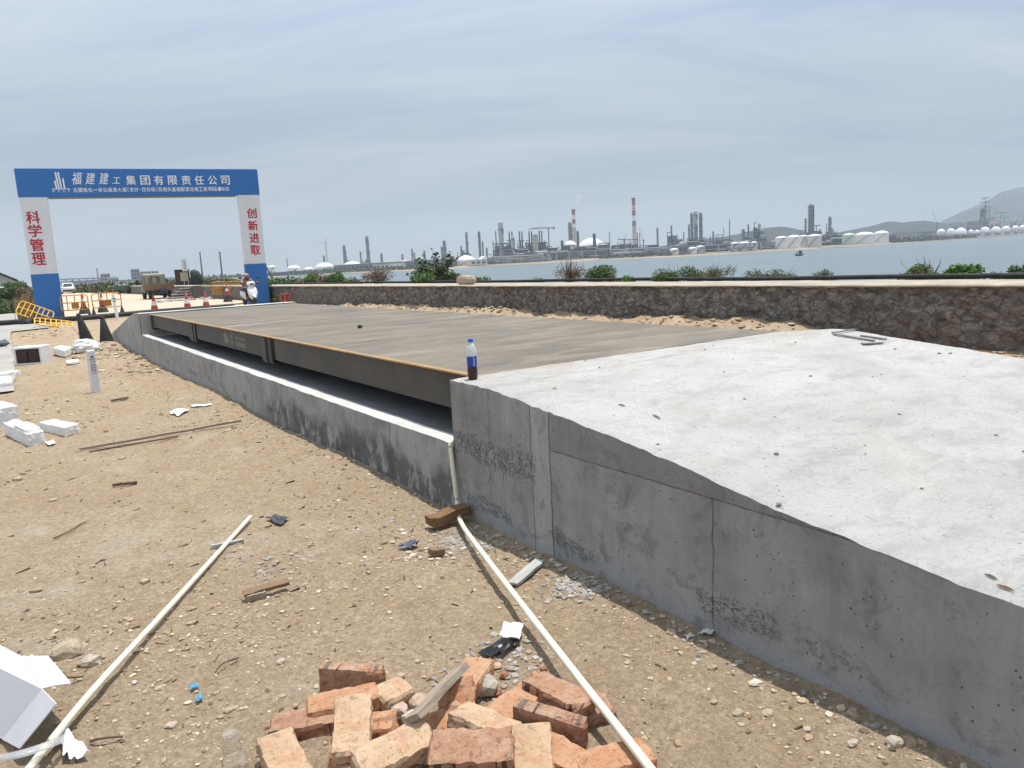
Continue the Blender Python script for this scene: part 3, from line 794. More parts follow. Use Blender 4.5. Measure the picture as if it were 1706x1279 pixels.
for yc in (4.3125, 8.4825):
    m = MB(); m.box(((X0 + X1) / 2 + .05, yc, ZT - .03), (X1 - X0 - .12, .08, .02)); m.build('gap_sun_block', MAT_BLACK, deck)  # strip added under each joint to keep sun off the pit floor
for yc in (.35, 4.31, 8.48, 12.3):
    for xc in (.55, 2.65):
        m = MB(); m.cyl((xc, yc, .424), (xc, yc, .50), .06, n=14); m.box((xc, yc, .53), (.16, .2, .06))
        m.build('load_cell', MAT_STEEL, deck)
m = MB()                                   # faded white maker's marks on the edge channel
gxp = X0 + .0265
def girder_quad(mb, y0, y1, z0, z1, sh=0.0):
    mb.add([(gxp, y0, z0), (gxp, y1, z0), (gxp, y1 + sh, z1), (gxp, y0 + sh, z1)], [(0, 3, 2, 1)])
for k in range(5):
    girder_quad(m, 6.52 - k * .045, 6.555 - k * .045, .60 + .012 * abs(k - 1), .76 - .016 * abs(k - 2), .05)
for r_ in range(2):
    for k in range(3):
        girder_quad(m, 6.10 + k * .045, 6.12 + k * .045, .62 + r_ * .075, .67 + r_ * .075, .01)
    girder_quad(m, 6.09, 6.24, .65 + r_ * .07, .662 + r_ * .07)
for k in range(9):
    girder_quad(m, 5.52 + k * .052, 5.552 + k * .052, .615, .665, .012)
    girder_quad(m, 5.52 + k * .052, 5.548 + k * .052, .695, .728, .012)
m.build('lettering', simple('faded_white_mark', (.22, .22, .21), .8, .25, 20), deck)
m = MB()
# chalk smear on the deck
vs = []; N = 16
for i in range(N + 1):
    tt_ = i / N; p = onz(382 + 60 * tt_, 544.5 - 6 * tt_ - 1.3 * math.sin(tt_ * 3.1), ZT + .006); w_ = .05 * math.sin(math.pi * min(max(tt_, .03), .97))
    vs += [(p.x - w_, p.y, ZT + .006), (p.x + w_, p.y, ZT + .006)]
m = MB(); m.add(vs, [(2 * i, 2 * i + 1, 2 * i + 3, 2 * i + 2) for i in range(N)])
m.build('chalk_smear', simple('chalk', (.48, .47, .44), .95, .2, 10), deck)

# ------------------------------------------------------------------ site gate
GL = far(41.5, 400, 34.3); GR = far(440, 400, 38.8)
GL.z = GR.z = 0
gdir = (GR - GL); GW = gdir.length; gdir.normalize()
gang = math.atan2(gdir.y, gdir.x)
gate = thing('site_gate', 'tall blue and white site entrance gate with white company lettering across its beam', 'gate', GL, (0, 0, gang))
gnrm = Vector((gdir.y, -gdir.x, 0))
def gpx(px, py):
    r = ray(px, py); tq = (GL - EYE).dot(gnrm) / r.dot(gnrm); p = EYE + r * tq - GL
    return p.dot(gdir), p.z
GT, GB, GD = 6.41, 5.22, .32
m = MB(); m.box((GW / 2, GD / 2, (GT + GB) / 2), (GW + .03, GD, GT - GB))
m.box((GW / 2, GD / 2 + .02, GT + .015), (GW, GD - .06, .03))
m.build('beam', MAT_BLUE, gate, .012)
m = MB(); m.box((GW / 2, GD / 2, GB - .035), (GW - 2.2, GD - .03, .06)); m.build('beam_underside', simple('grey_soffit', (.20, .20, .20), .8), gate)
for nm, a, b in (('post', .02, 1.06), ('post', GW - 1.02, GW - .02)):
    m = MB(); m.box(((a + b) / 2, GD / 2, (GB + 1.94) / 2), (b - a, GD - .01, GB - 1.94)); po = m.build(nm, MAT_WHITE_SHEET, gate, .008)
    m = MB(); m.box(((a + b) / 2, GD / 2, .955), (b - a + .012, GD + .004, 1.965)); m.build('post_base', MAT_BLUE, po, .008)
    m = MB()
    if a < 1: chars = [('科', 203, 378), ('学', 216, 460), ('管', 228, 548), ('理', 240, 634)]; hs, ws = .52, .50
    else: chars = [('创', 1555, 352), ('新', 1563, 428), ('进', 1572, 505), ('取', 1578, 580)]; hs, ws = .46, .44
    for ch, zx, zy in chars:
        x_, z_ = gpx(zx * 460 / 1706, 260 + zy * 340 / 1261)
        m = MB(); put_glyph(m, ch, x_, z_, ws, hs, -.006, .028); m.build('character', MAT_RED_INK, po)
m = MB()
zrow = None
for ch, zx in (('集', 809), ('团', 897), ('有', 980), ('限', 1067), ('责', 1150), ('任', 1231), ('公', 1313), ('司', 1391)):
    x_, z_ = gpx(zx * 460 / 1706, 260 + 148 * 340 / 1261); put_glyph(m, ch, x_, z_, .39, .41, -.006, .022); m.build('character', MAT_WHITE_INK, gate); m = MB()
for ch, zx, zy, w_, h_ in (('福', 475, 137, .36, .52), ('建', 559, 138, .34, .50), ('建', 643, 138, .34, .50), ('工', 720, 150, .30, .27)):
    x_, z_ = gpx(zx * 460 / 1706, 260 + zy * 340 / 1261); put_glyph(m, ch, x_, z_, w_, h_, -.006, .016, .22); m.build('character', MAT_WHITE_INK, gate); m = MB()
line2 = '古雷炼化一体化疏港大道(杏仔-岱仔段)及相关基础配套设施工程项目A1标段'
x0_, z0_ = gpx(121.5, 316.4); x1_, z1_ = gpx(382.5, 317)
wts = [.55 if c in '()-A1' else 1.0 for c in line2]; tot = sum(wts); acc = 0
for c_, wq in zip(line2, wts):
    cx_ = x0_ + (x1_ - x0_) * (acc + wq / 2) / tot; acc += wq
    cw = (x1_ - x0_) / tot * wq
    hh = .19
    if c_ == '一': put_glyph(m, c_, cx_, z0_, cw * .86, .025, -.006, .02)
    elif c_ == '-': put_glyph(m, c_, cx_, z0_, cw * .5, .022, -.006, .02)
    elif c_ in '()': put_glyph(m, c_, cx_, z0_, cw * .45, .23, -.006, .02)
    else: put_glyph(m, c_, cx_, z0_, cw * .86, hh, -.006, .02)
m.build('lettering', MAT_WHITE_INK, gate)
m = MB()                                   # emblem: four rising tower blades over a bar
lx0, lz0 = gpx(86.5, 316); lx1, _ = gpx(117.5, 316)
lw = lx1 - lx0
for fx, wq, h0, lean in ((.22, .085, .36, -.03), (.34, .085, .72, -.05), (.48, .085, .72, -.05), (.65, .085, .46, -.02)):
    xb = lx0 + lw * fx; bw = lw * wq
    m.add([(xb, -.006, lz0 + .05), (xb + bw, -.006, lz0 + .05), (xb + bw + lean, -.006, lz0 + h0 + .05), (xb + lean, -.006, lz0 + h0)], [(0, 1, 2, 3)])
m.box((lx0 + lw / 2, -.004, lz0 + .03), (lw, .006, .03))
for k, ch in enumerate('FCGC'):
    put_glyph(m, ch, lx0 + lw * (.1 + .27 * k), lz0 - .06, .085, .09, -.006, .01)
m.build('emblem', MAT_WHITE_INK, gate)
m = MB()
m.cyl((GW - .3, GD, 2.6), (GW + .9, GD + 2.4, .6), .03, n=8)
m.build('stay', MAT_BLACK, gate)

# ------------------------------------------------------------------ barriers and cones near the gate
def rrect(x0, x1, z0, z1, r, n=4):
    pts = []
    for cx, cz, a0 in ((x1 - r, z1 - r, 0), (x0 + r, z1 - r, 90), (x0 + r, z0 + r, 180), (x1 - r, z0 + r, 270)):
        for i in range(n + 1):
            a = R(a0 + 90 * i / n); pts.append((cx + r * math.cos(a), cz + r * math.sin(a)))
    return pts
def barrier_panel(root, w=1.38, z0=.30, z1=.95, mat=None, feet=True, plate=True, dense=False):
    mat = mat or MAT_YELLOW
    m = MB()
    pts = [(x, 0, z) for x, z in rrect(-w / 2, w / 2, z0, z1, .13)]
    m.tube(pts + [pts[0]], .022, 8)
    zm = (z0 + z1) / 2
    m.cyl((-w / 2, 0, zm), (w / 2, 0, zm), .020, n=8)
    for fx in ((-.26, .02, .27) if not dense else (-.36, -.22, -.08, .06, .20, .34)):
        m.cyl((fx * w, 0, z0), (fx * w, 0, z1), .020, n=8)
    for s_ in (-1, 1):
        m.cyl((s_ * w * .49, 0, .02), (s_ * w * .49, 0, z0 + .2), .024, n=8)
    m.build('frame', mat, root)
    if plate:
        m = MB(); m.box((.02, -.004, z0 + .19), (w * .27, .016, .27)); m.build('plate', simple('ochre_plate', (.38, .20, .02), .6), root, .005)
    if feet:
        for s_ in (-1, 1):
            m = MB(); m.hexa([(s_ * w * .49 - .025, -.26, 0), (s_ * w * .49 + .025, -.26, 0), (s_ * w * .49 - .025, .26, 0), (s_ * w * .49 + .025, .26, 0), (s_ * w * .49 - .02, -.03, .30), (s_ * w * .49 + .02, -.03, .30), (s_ * w * .49 - .02, .03, .30), (s_ * w * .49 + .02, .03, .30)])
            m.build('foot', MAT_BLACK, root)
def face_cam(p):
    d = EYE - p; return math.atan2(d.y, d.x) + math.pi / 2     # local -y looks at the eye
GRP_BAR = 'yellow plastic barriers at the gate'
for pa, pb, lab in (((104, 529), (150.5, 526), 'yellow plastic barrier standing next to the left gate post'), ((156, 524.5), (205, 520.5), 'yellow plastic barrier standing second from the left gate post')):
    a, b = onz(*pa), onz(*pb); c = (a + b) / 2
    d = b - a
    br_ = thing('barrier', lab, 'barrier', c, (0, 0, math.atan2(d.y, d.x)), GRP_BAR)
    barrier_panel(br_, d.length * .98)
for pa, pb, lab in (((356, 499.5), (379, 498), 'yellow barrier with close bars behind the scooter, further from its rider'), ((380, 499.5), (401, 498.5), 'yellow barrier with close bars directly behind the scooter rider')):
    a, b = onz(*pa), onz(*pb); c = (a + b) / 2; d = b - a
    br_ = thing('barrier', lab, 'barrier', c, (0, 0, math.atan2(d.y, d.x)), GRP_BAR)
    barrier_panel(br_, d.length * .98, .34, 1.08, dense=True)
# collapsed barrier leaning on the left post
c = onz(62, 536); br_ = thing('barrier', 'collapsed yellow barrier slumped against the foot of the left gate post', 'barrier', c + Vector((0, 0, .42)), (R(-38), R(27), gang), GRP_BAR)
barrier_panel(br_, 1.25, -.38, .28, MAT_YELLOW_SUNLIT, feet=False, plate=False, dense=True)
c = onz(88, 543); br_ = thing('barrier', 'fallen yellow barrier lying flat in the dirt in front of the left gate post', 'barrier', c + Vector((.05, 0, .12)), (R(-68), R(12), gang + R(6)), GRP_BAR)
barrier_panel(br_, 1.2, -.32, .26, MAT_YELLOW_SUNLIT, feet=False, plate=True, dense=True)
m = MB()
c = onz(56, 539)
for k in range(5):
    m.rock((c.x + (k - 2) * .16, c.y + rnd.uniform(-.2, .2), .10), (.22, .16, .16), 40 + k, rough=.4)
tag(m.build('rubber_base', MAT_BLACK), 'heap of black rubber barrier feet below the left gate post', 'barrier feet')

def cone(loc, label, group, h=.70, rot=(0, 0, 0), black_base=False):
    c = thing('traffic_cone', label, 'cone', loc, rot, group)
    r = lambda z: .175 * (1 - z / h) + .028 * (z / h)
    zs = [(.03, .26, MAT_CONE_RED if not black_base else MAT_BLACK), (.26, .46, MAT_CONE_WHITE), (.46, h, MAT_CONE_RED)]
    if black_base: zs = [(.03, .36, MAT_BLACK), (.36, .60, MAT_CONE_RED), (.60, .74, MAT_CONE_WHITE), (.74, h, MAT_CONE_RED)]
    for i, (a, b, mt) in enumerate(zs):
        prof = [(r(a), a), (r(b), b)]
        if b == h: prof.append((.001, b + .003))
        k = 1.5 if (black_base and i == 0) else 1
        m = MB(); m.lathe([(prof[0][0] * k, prof[0][1])] + prof[1:], n=18); m.build('cone_body' if mt is not MAT_CONE_WHITE else 'white_band', mt, c)
    m = MB(); m.box((0, 0, .017), (.38, .38, .034)); m.build('base', MAT_BLACK if black_base else MAT_CONE_RED, c, .01)
    return c
cone(onz(258, 518), 'red and white cone behind the platform corner, leftmost of three', 'red and white cones across the entrance', .74)
cone(onz(313, 514.5), 'red and white cone in the middle of three across the entrance', 'red and white cones across the entrance', .78)
cone(onz(344, 512), 'red and white cone of the three, closest to the scooter', 'red and white cones across the entrance', .70)
cone(onz(141, 523), 'black based cone behind the left yellow barrier', 'cones behind the barriers', .98, black_base=True)
cone(onz(172, 520.5), 'black based cone behind the second yellow barrier', 'cones behind the barriers', .98, black_base=True)
cone(onz(380, 503), 'black based cone in front of the yellow barrier left of the scooter', 'cones behind the barriers', .98, black_base=True)

def black_cone(px, py, label, rot, h):
    p = onz(px, py); p.z = gz(p.x, p.y) - .02
    c = thing('black_cone', label, 'cone', p, rot, 'black rubber cones in the dirt')
    m = MB(); m.lathe([(.155, 0), (.15, .05), (.045, h - .02), (.03, h), (.001, h + .005)], n=20); m.build('cone_body', MAT_BLACK, c)
    m = MB(); m.lathe([(.05, h - .02), (.045, h + .02), (.001, h + .03)], n=14); m.build('tip', MAT_BLACK, c)
black_cone(146, 574, 'taller black rubber cone leaning in the dirt near the ramp end', (R(4), R(-9), 0), .70)
black_cone(178.5, 572, 'smaller black rubber cone standing beside the far ramp end', (0, R(-3), 0), .60)

# black pipe lying across the road, and another behind the coping
def lay(pts, z, r): 
    return [Vector((onz(x, y, z).x, onz(x, y, z).y, z)) for x, y in pts]
m = MB(); m.tube(lay([(-60, 541), (8, 537.5), (50, 534), (110, 531.5), (160, 528), (205, 523.5), (260, 518.5), (330, 513.5), (390, 509)], .11, .12), .10, 12)
tag(m.build('black_pipe', MAT_BLACK), 'thick black pipe lying across the road in front of the barriers', 'pipe')
m = MB(); pts = []
for k in range(60):
    yy = -8 + k * 1.1; pts.append((10.95 + .10 * math.sin(k * .45) + .05 * math.sin(k * 1.3), yy, .838 + .008 * math.sin(k * .8)))
m.tube(pts, .042, 10)
tag(m.build('black_pipe', MAT_BLACK), 'long thin black pipe running behind the wall coping beside the bushes', 'pipe')

# striped post and the white cable marker
p = onz(196, 532)
sp_ = thing('marker_post', 'short white post with black diagonal stripes beside the far ramp', 'post', p, (0, R(-3), 0))
m = MB(); m.cyl((0, 0, -.1), (0, 0, .98), .055, n=14); m.build('post', MAT_WHITE_INK, sp_)
m = MB()
for z_ in (.70, .80): m.cyl((-.012, -.01, z_ - .02), (.012, .01, z_ + .035), .0575, n=14)
m.build('stripe', MAT_BLACK, sp_)
p = onz(160.5, 654); p.z = gz(p.x, p.y)
mk = thing('cable_marker', 'white square warning post with red and grey characters standing in the dirt', 'marker post', p, (0, R(-.5), face_cam(p) + R(14)))
hM, wM = .78, .128
m = MB(); m.box((0, 0, hM / 2 - .1), (wM, wM, hM + .2)); m.box((0, 0, hM + .012), (wM + .012, wM + .012, .03), taper=.9)
m.build('post', MAT_WHITE_SHEET, mk, .006)
MAT_MGREY = simple('grey_letter', (.12, .13, .14), .7); MAT_MRED = simple('dull_red_letter', (.36, .06, .08), .7)
m = MB()
yq = -wM / 2 - .003
m.lathe([(.0, 0), (.022, 0)], (0, yq, .685), 16, axis=Matrix.Rotation(R(90), 3, 'X'))
for k, ch in enumerate('国家电网'): put_glyph(m, ch, -.032 + .0215 * k, .638, .018, .022, yq, .01)
for k, (l_, r_) in enumerate((('下', '严'), ('有', '禁'), ('电', '开'), ('缆', '挖'))):
    for ch, cx in ((l_, -.024), (r_, .024)):
        mk_m = MB(); put_glyph(mk_m, ch, cx, .585 - .052 * k, .034, .036, yq, .02)
        mk_m.build('character', MAT_MRED if k in (1, 3) else MAT_MGREY, mk)
put_glyph(m, '95598', 0, .375, .07, .016, yq, .01)
m.build('lettering', MAT_MGREY, mk)
mk.scale = (.72, .72, .72)

# ------------------------------------------------------------------ loose things on the dirt
def gp(px, py, dz=0.0):
    """spot on the dirt seen at that photo point"""
    p = onz(px, py, 0)
    for _ in range(6): p = onz(px, py, gz(p.x, p.y))
    return Vector((p.x, p.y, p.z + dz))
def m_brick(name, a, b, burn=False, patchy=False):
    t = NT(name)
    rnd_ = t.rand()
    c = t.mix(rnd_, a, b)
    c = t.mix(t.ramp(t.noise(16, 6, .7), [(.42, 0.0), (.72, .6)]), c, tuple(min(1, x * 1.45) for x in a))
    c = t.mix(t.ramp(t.noise(60, 4, .75), [(.51, 0.0), (.63, .75)]), c, tuple(x * .33 for x in a))
    c = t.mix(t.ramp(t.noise(9, 7, .7, vec=t.mapped(loc=(3, 1, 2))), [(.52, 0.0), (.72, .6)]), c, (.52, .43, .33))
    if patchy: c = t.mix(t.ramp(t.noise(5.5, 6, .7, vec=t.mapped(loc=(1, 8, 2)), dist=.6), [(.50, 0.0), (.66, .75)]), c, (.40, .185, .105))
    if burn:
        s = t.sep()
        w = t.math('ADD', s[0], t.math('MULTIPLY', t.noise(20, 4), .012))
        k = t.math('FRACT', t.math('MULTIPLY_ADD', w, 16.5, .2))
        band = t.math('MULTIPLY', t.math('GREATER_THAN', k, .52), t.math('GREATER_THAN', t.math('ABSOLUTE', s[1]), .052))
        pick = t.math('GREATER_THAN', t.noise(13, 2, vec=t.mapped((1, 0, 0))), .50)
        band = t.math('MULTIPLY', band, pick)
        c = t.mix(t.math('MULTIPLY', band, .85), c, (.045, .03, .034))
    g_ = t.n('ShaderNodeNewGeometry'); nz_ = t.sep(g_.outputs['Normal'])[2]
    dust = t.math('MULTIPLY', t.ramp(nz_, [(.55, 0.0), (.95, 1.0)]), t.ramp(t.noise(11, 7, .7, vec=t.mapped(loc=(7, 7, 1))), [(.40, 0.0), (.70, .65)]))
    c = t.mix(dust, c, (.44, .335, .225))
    n = t.bump(t.noise(90, 5, .75), .004, .9, t.bump(t.noise(22, 5), .006, .6))
    return t.out(c, .92, n, 0, .15)
MAT_BR = [m_brick('brick_orange', (.41, .195, .10), (.46, .265, .155)), m_brick('brick_burnt', (.28, .14, .09), (.38, .205, .125), True), m_brick('brick_pale', (.45, .30, .185), (.52, .375, .25), False, True)]
def brick_mb(L, W, H, seed, broken=False):
    nx, ny, nz = max(4, int(L / .018)), 7, 4
    m = MB(); r = np.random.RandomState(seed)
    def P(u, v, w):
        x, y, z = (u - .5) * L, (v - .5) * W, (w - .5) * H
        e = 0.0
        k = .004 * (vnoise(np.array([x * 40 + seed]), np.array([y * 40 + z * 33]))[0]) + .0025 * vnoise(np.array([x * 110 + z * 70]), np.array([y * 110 + seed]))[0]
        # worn corners and edges
        d = [min(u, 1 - u) * L, min(v, 1 - v) * W, min(w, 1 - w) * H]
        near = sum(1 for q in d if q < .002)
        s = 1.0
        if near >= 2: s = 1 - .006 / max(L, W) * 2 - .02 * abs(vnoise(np.array([x * 25 + seed * 3.3]), np.array([y * 25 + z * 25]))[0])
        if broken and u > .99: x -= .012 * (1 + vnoise(np.array([y * 30 + seed]), np.array([z * 30]))[0])
        return ((x + k) * (s if near >= 2 else 1), (y + k) * (s if near >= 2 else 1), (z + k * .7) * (s if near >= 2 else 1))
    def face(f, a, b):
        vs = []; 
        for j in range(b + 1):
            for i in range(a + 1): vs.append(P(*f(i / a, j / b)))
        m.add(vs, [(j * (a + 1) + i, j * (a + 1) + i + 1, (j + 1) * (a + 1) + i + 1, (j + 1) * (a + 1) + i) for j in range(b) for i in range(a)])
    face(lambda s, t_: (s, t_, 1), nx, ny); face(lambda s, t_: (s, 1 - t_, 0), nx, ny)
    face(lambda s, t_: (s, 0, t_), nx, nz); face(lambda s, t_: (1 - s, 1, t_), nx, nz)
    face(lambda s, t_: (1, s, t_), ny, nz); face(lambda s, t_: (0, 1 - s, t_), ny, nz)
    return m
_bseed = [0]
def brick(pa, za, pb, zb, kind, label, on_edge=False, half=False, roll=0.0, W=None):
    """pa, pb: photo points of the middle line of its top; za, zb heights above the dirt"""
    _bseed[0] += 1
    ga = gp(*pa).z; gb = gp(*pb).z
    g_ = min(ga, gb)
    A = onz(pa[0], pa[1], g_ + za); B = onz(pb[0], pb[1], g_ + zb)
    X = (B - A).normalized()
    Z = Vector((0, 0, 1)); Z = (Z - X * Z.dot(X)).normalized()
    Y = Z.cross(X)
    rot = Matrix((X, Y, Z)).transposed() @ Matrix.Rotation(roll, 3, 'X')
    L = .13 if half else .24
    w, h = (.053, .115) if on_edge else (.115, .053)
    if on_edge:
        m = brick_mb(L, .115, .053, _bseed[0], half)
        rot_m = rot @ Matrix.Rotation(R(90), 3, 'X')
    else:
        m = brick_mb(L, .115, .053, _bseed[0], half); rot_m = rot
    o = m.build('brick', MAT_BR[kind])
    c = (A + B) / 2 - (rot @ Vector((0, 0, 1))) * (h / 2)
    o.matrix_world = Matrix.Translation(c) @ rot_m.to_4x4()
    return tag(o, label, 'brick', 'bricks in the loose pile')
brick((540, 1106), .125, (630, 1112), .125, 1, 'dark burnt brick standing on its long side at the back left of the pile', on_edge=True)
brick((637, 1153), .085, (672, 1136), .085, 2, 'pale half brick lying right of the dark standing brick', half=True)
brick((535, 1168), .07, (606, 1152), .075, 0, 'orange brick lying flat just below the dark standing brick')
brick((462, 1201), .065, (562, 1186), .07, 1, 'long orange brick at the left edge of the pile with dark burnt front')
brick((588, 1171), .125, (585, 1231), .095, 2, 'pale tan brick lying on top at the left, pointing at the viewer')
brick((612, 1200), .075, (646, 1196), .075, 0, 'orange brick piece tucked right of the pale tan brick', half=True)
brick((620, 1222), .06, (650, 1216), .06, 0, 'small orange brick end standing between other bricks', half=True, roll=R(48))
brick((462, 1232), .075, (486, 1282), .06, 2, 'pale brick at the bottom left corner of the pile')
brick((575, 1246), .045, (604, 1268), .04, 0, 'orange brick half hidden near the bottom of the pile', half=True)
brick((606, 1266), .10, (706, 1217), .115, 2, 'long pale brick lying diagonally at the bottom of the pile', roll=R(14))
brick((799, 1096), .08, (760, 1147), .085, 0, 'orange brick at the back of the pile under the grey plank')
brick((736, 1157), .10, (789, 1153), .10, 0, 'clean orange brick showing its flat side below the plank', half=True, roll=R(42))
brick((902, 1131), .105, (962, 1161), .10, 1, 'striped brick with rounded end at the back right beside the pipe', roll=R(-6))
brick((862, 1167), .145, (972, 1201), .125, 1, 'brick on edge with black burnt squares at the right of the pile', on_edge=True, roll=R(6))
brick((842, 1178), .085, (880, 1150), .085, 0, 'orange brick partly under the brick with black squares')
brick((790, 1187), .12, (840, 1208), .11, 2, 'whitish speckled brick in the middle of the pile', half=False, roll=R(-10))
brick((716, 1243), .14, (852, 1238), .145, 1, 'large brown grooved brick nearest to the viewer at the pile bottom', roll=R(22))
brick((886, 1224), .12, (890, 1284), .095, 2, 'pale pink brick right of the brown grooved brick')
brick((876, 1216), .10, (974, 1272), .075, 0, 'long orange brick lying below the brick with black squares')
brick((1000, 1262), .075, (1044, 1252), .07, 0, 'orange brick at the bottom right beside the white pipe', half=False)
brick((712, 1208), .06, (752, 1198), .06, 0, 'crumbled orange brick piece in the centre hollow of the pile', half=True, roll=R(12))
brick((981, 1160), .06, (998, 1182), .05, 1, 'brick piece peeping out behind the white pipe', half=True)
for k, (x_, y_, s_, col_) in enumerate([(807, 1155, .05, (.40, .36, .30)), (700, 1195, .035, (.45, .33, .24)), (760, 1205, .035, (.42, .27, .17)), (690, 1225, .04, (.5, .42, .33)), (668, 1205, .03, (.48, .37, .3))]):
    p = gp(x_, y_)
    m = MB(); m.rock((0, 0, 0), (s_, s_ * .9, s_ * .75), 300 + k, sub=2, rough=.2)
    o = m.build('rubble_piece', simple('rubble_%d' % k, col_, .95, .25, 20, .4, 60)); o.location = (p.x, p.y, p.z + s_ * .6 + (.03 if k else 0))
    tag(o, ['grey broken stone right of the plank in the brick pile', 'small tan rubble lump at the foot of the plank', 'orange rubble lump in the middle of the brick pile', 'pale rubble lump above the long pale brick', 'tiny pale rubble lump left of the plank foot'][k], 'rubble', 'rubble between the bricks')
pile_c = gp(750, 1235)
m = MB(); r = np.random.RandomState(12)
for k in range(420):
    a = r.uniform(0, 6.28); d = abs(r.normal(0, .27)); x_ = pile_c.x + d * math.cos(a); y_ = pile_c.y + d * math.sin(a); s_ = .004 + .016 * r.rand() ** 3
    cc = [(.47, .25, .14), (.56, .38, .25), (.46, .38, .29), (.33, .14, .08)][r.randint(4)]
    m.rock((x_, y_, gz(x_, y_) + s_ * .4), (s_, s_, s_ * .7), 900 + k, col=cc, sub=1)
t = NT('brick_crumbs_mat'); MAT_TINT = t.out(t.mix(t.ramp(t.noise(90, 4), [(.4, 0.0), (.7, .4)]), t.attr(), (.2, .15, .11)), .95, None, 0, .15)
tag(m.build('brick_crumbs', MAT_TINT), kind='stuff')

def plank(name, pa, za, pb, zb, w, th, mat, label, cat, roll=0.0, ground=True):
    A = gp(*pa) if ground else Vector((0, 0, 0)); A = onz(pa[0], pa[1], (A.z if ground else 0) + za)
    B = gp(*pb) if ground else Vector((0, 0, 0)); B = onz(pb[0], pb[1], (B.z if ground else 0) + zb)
    X = (B - A); L = X.length; X.normalize()
    Z = (Vector((0, 0, 1)) - X * X.z).normalized(); Y = Z.cross(X)
    m = MB(); n = 14; vs = []
    for i in range(n + 1):
        u = i / n
        jy = .06 * w * vnoise(np.array([u * 5 + pa[0]]), np.array([1.3]))[0]; jz = .12 * th * vnoise(np.array([u * 6]), np.array([pa[1] * 1.]))[0]
        e = 1 - (.12 if i in (0, n) else 0)
        for a, b in ((-1, -1), (1, -1), (1, 1), (-1, 1)):
            vs.append(((u - .5) * L + (.02 * L * vnoise(np.array([a * 3. + u]), np.array([b * 2.]))[0] if i in (0, n) else 0), a * w / 2 * e + jy, b * th / 2 + jz))
    fs = [(0, 3, 2, 1), tuple(n * 4 + k for k in range(4))]
    for i in range(n):
        for k in range(4): fs.append((i * 4 + k, i * 4 + (k + 1) % 4, (i + 1) * 4 + (k + 1) % 4, (i + 1) * 4 + k))
    m.add(vs, fs)
    o = m.build(name, mat)
    o.matrix_world = Matrix.Translation((A + B) / 2) @ (Matrix((X, Y, Z)).transposed() @ Matrix.Rotation(roll, 3, 'X')).to_4x4()
    return tag(o, label, cat)
def m_wood(name, a, b):
    t = NT(name)
    g = t.noise(6, 6, .65, vec=t.mapped((1.2, 14, 14)))
    c = t.ramp(g, [(.3, a), (.7, b)])
    c = t.mix(t.ramp(t.noise(5, 6, .7), [(.5, 0.0), (.75, .5)]), c, tuple(x * .4 for x in a))
    return t.out(c, .85, t.bump(g, .003, .7), 0, .2)
W_GREY = m_wood('weathered_wood', (.23, .185, .14), (.40, .34, .27))
W_BROWN = m_wood('brown_wood', (.17, .11, .07), (.29, .20, .13))
W_DBROWN = m_wood('dark_brown_wood', (.13, .075, .04), (.26, .155, .08))
W_DARK = m_wood('dark_stick', (.12, .085, .055), (.22, .16, .11))
W_PALE = m_wood('grey_board', (.30, .31, .29), (.47, .48, .45))
plank('plank', (688, 1196), .14, (770, 1111), .145, .055, .022, W_GREY, 'grey weathered plank leaning over the brick pile', 'plank', R(-30))
plank('timber_block', (715, 869), .06, (778, 847), .065, .09, .055, W_DBROWN, 'brown timber block lying over the pipe at the concrete corner', 'timber block')
plank('board', (855, 972), .02, (899, 934), .02, .055, .014, W_PALE, 'flat grey board strip lying near the base of the ramp', 'board')
plank('wood_scrap', (406, 990), .035, (480, 968), .04, .035, .02, W_BROWN, 'brown split plank lying in the dirt right of the left pipe', 'wood scrap', R(20))
plank('wood_scrap', (410, 995), .015, (442, 988), .02, .05, .03, W_GREY, 'short broken board tucked under the brown split plank', 'wood scrap')
plank('stick', (188, 808), .02, (228, 803), .02, .024, .02, W_DARK, 'short dark stick lying alone left of the pipe', 'stick')
plank('bamboo_pole', (135, 748), .02, (400, 701), .025, .022, .02, W_GREY, 'long thin brown bamboo pole lying across the dirt', 'pole')
plank('stick', (150, 752), .012, (296, 727), .015, .014, .012, W_DARK, 'thinner dark stick lying beside the long bamboo pole', 'stick')
plank('wood_scrap', (716, 919), .03, (738, 917), .03, .05, .03, W_BROWN, 'small tan wooden block near the grey gravel', 'wood scrap')
plank('stick', (352, 910), .014, (405, 899), .014, .022, .014, W_PALE, 'grey stick crossing under the upper end of the left pipe', 'stick')
plank('stick', (186, 667), .02, (213, 662), .02, .05, .02, W_DARK, 'dark charred stick lying right of the cable marker post', 'stick')
for k, (a_, b_) in enumerate([((60, 1150), (140, 1130)), ((395, 1100), (360, 1125)), ((150, 1242), (205, 1234)), ((90, 900), (150, 872)), ((545, 700), (640, 690)), ((480, 690), (560, 672)), ((270, 555), (160, 600))]):
    A, B = gp(*a_, .012), gp(*b_, .012); d = B - A; n_ = Vector((-d.y, d.x, 0)).normalized()
    pts = [A + d * u + n_ * d.length * .07 * math.sin(u * 5 + k) + Vector((0, 0, .012 * math.sin(u * 3.1))) for u in np.linspace(0, 1, 9)]
    m = MB(); m.tube(pts, .004, 5, rs=[.0035 + .002 * (1 - u) for u in np.linspace(0, 1, 9)])
    tag(m.build('twig', W_DARK), 'thin crooked dark twig lying loose on the sandy ground', 'twig', 'twigs on the sandy ground')

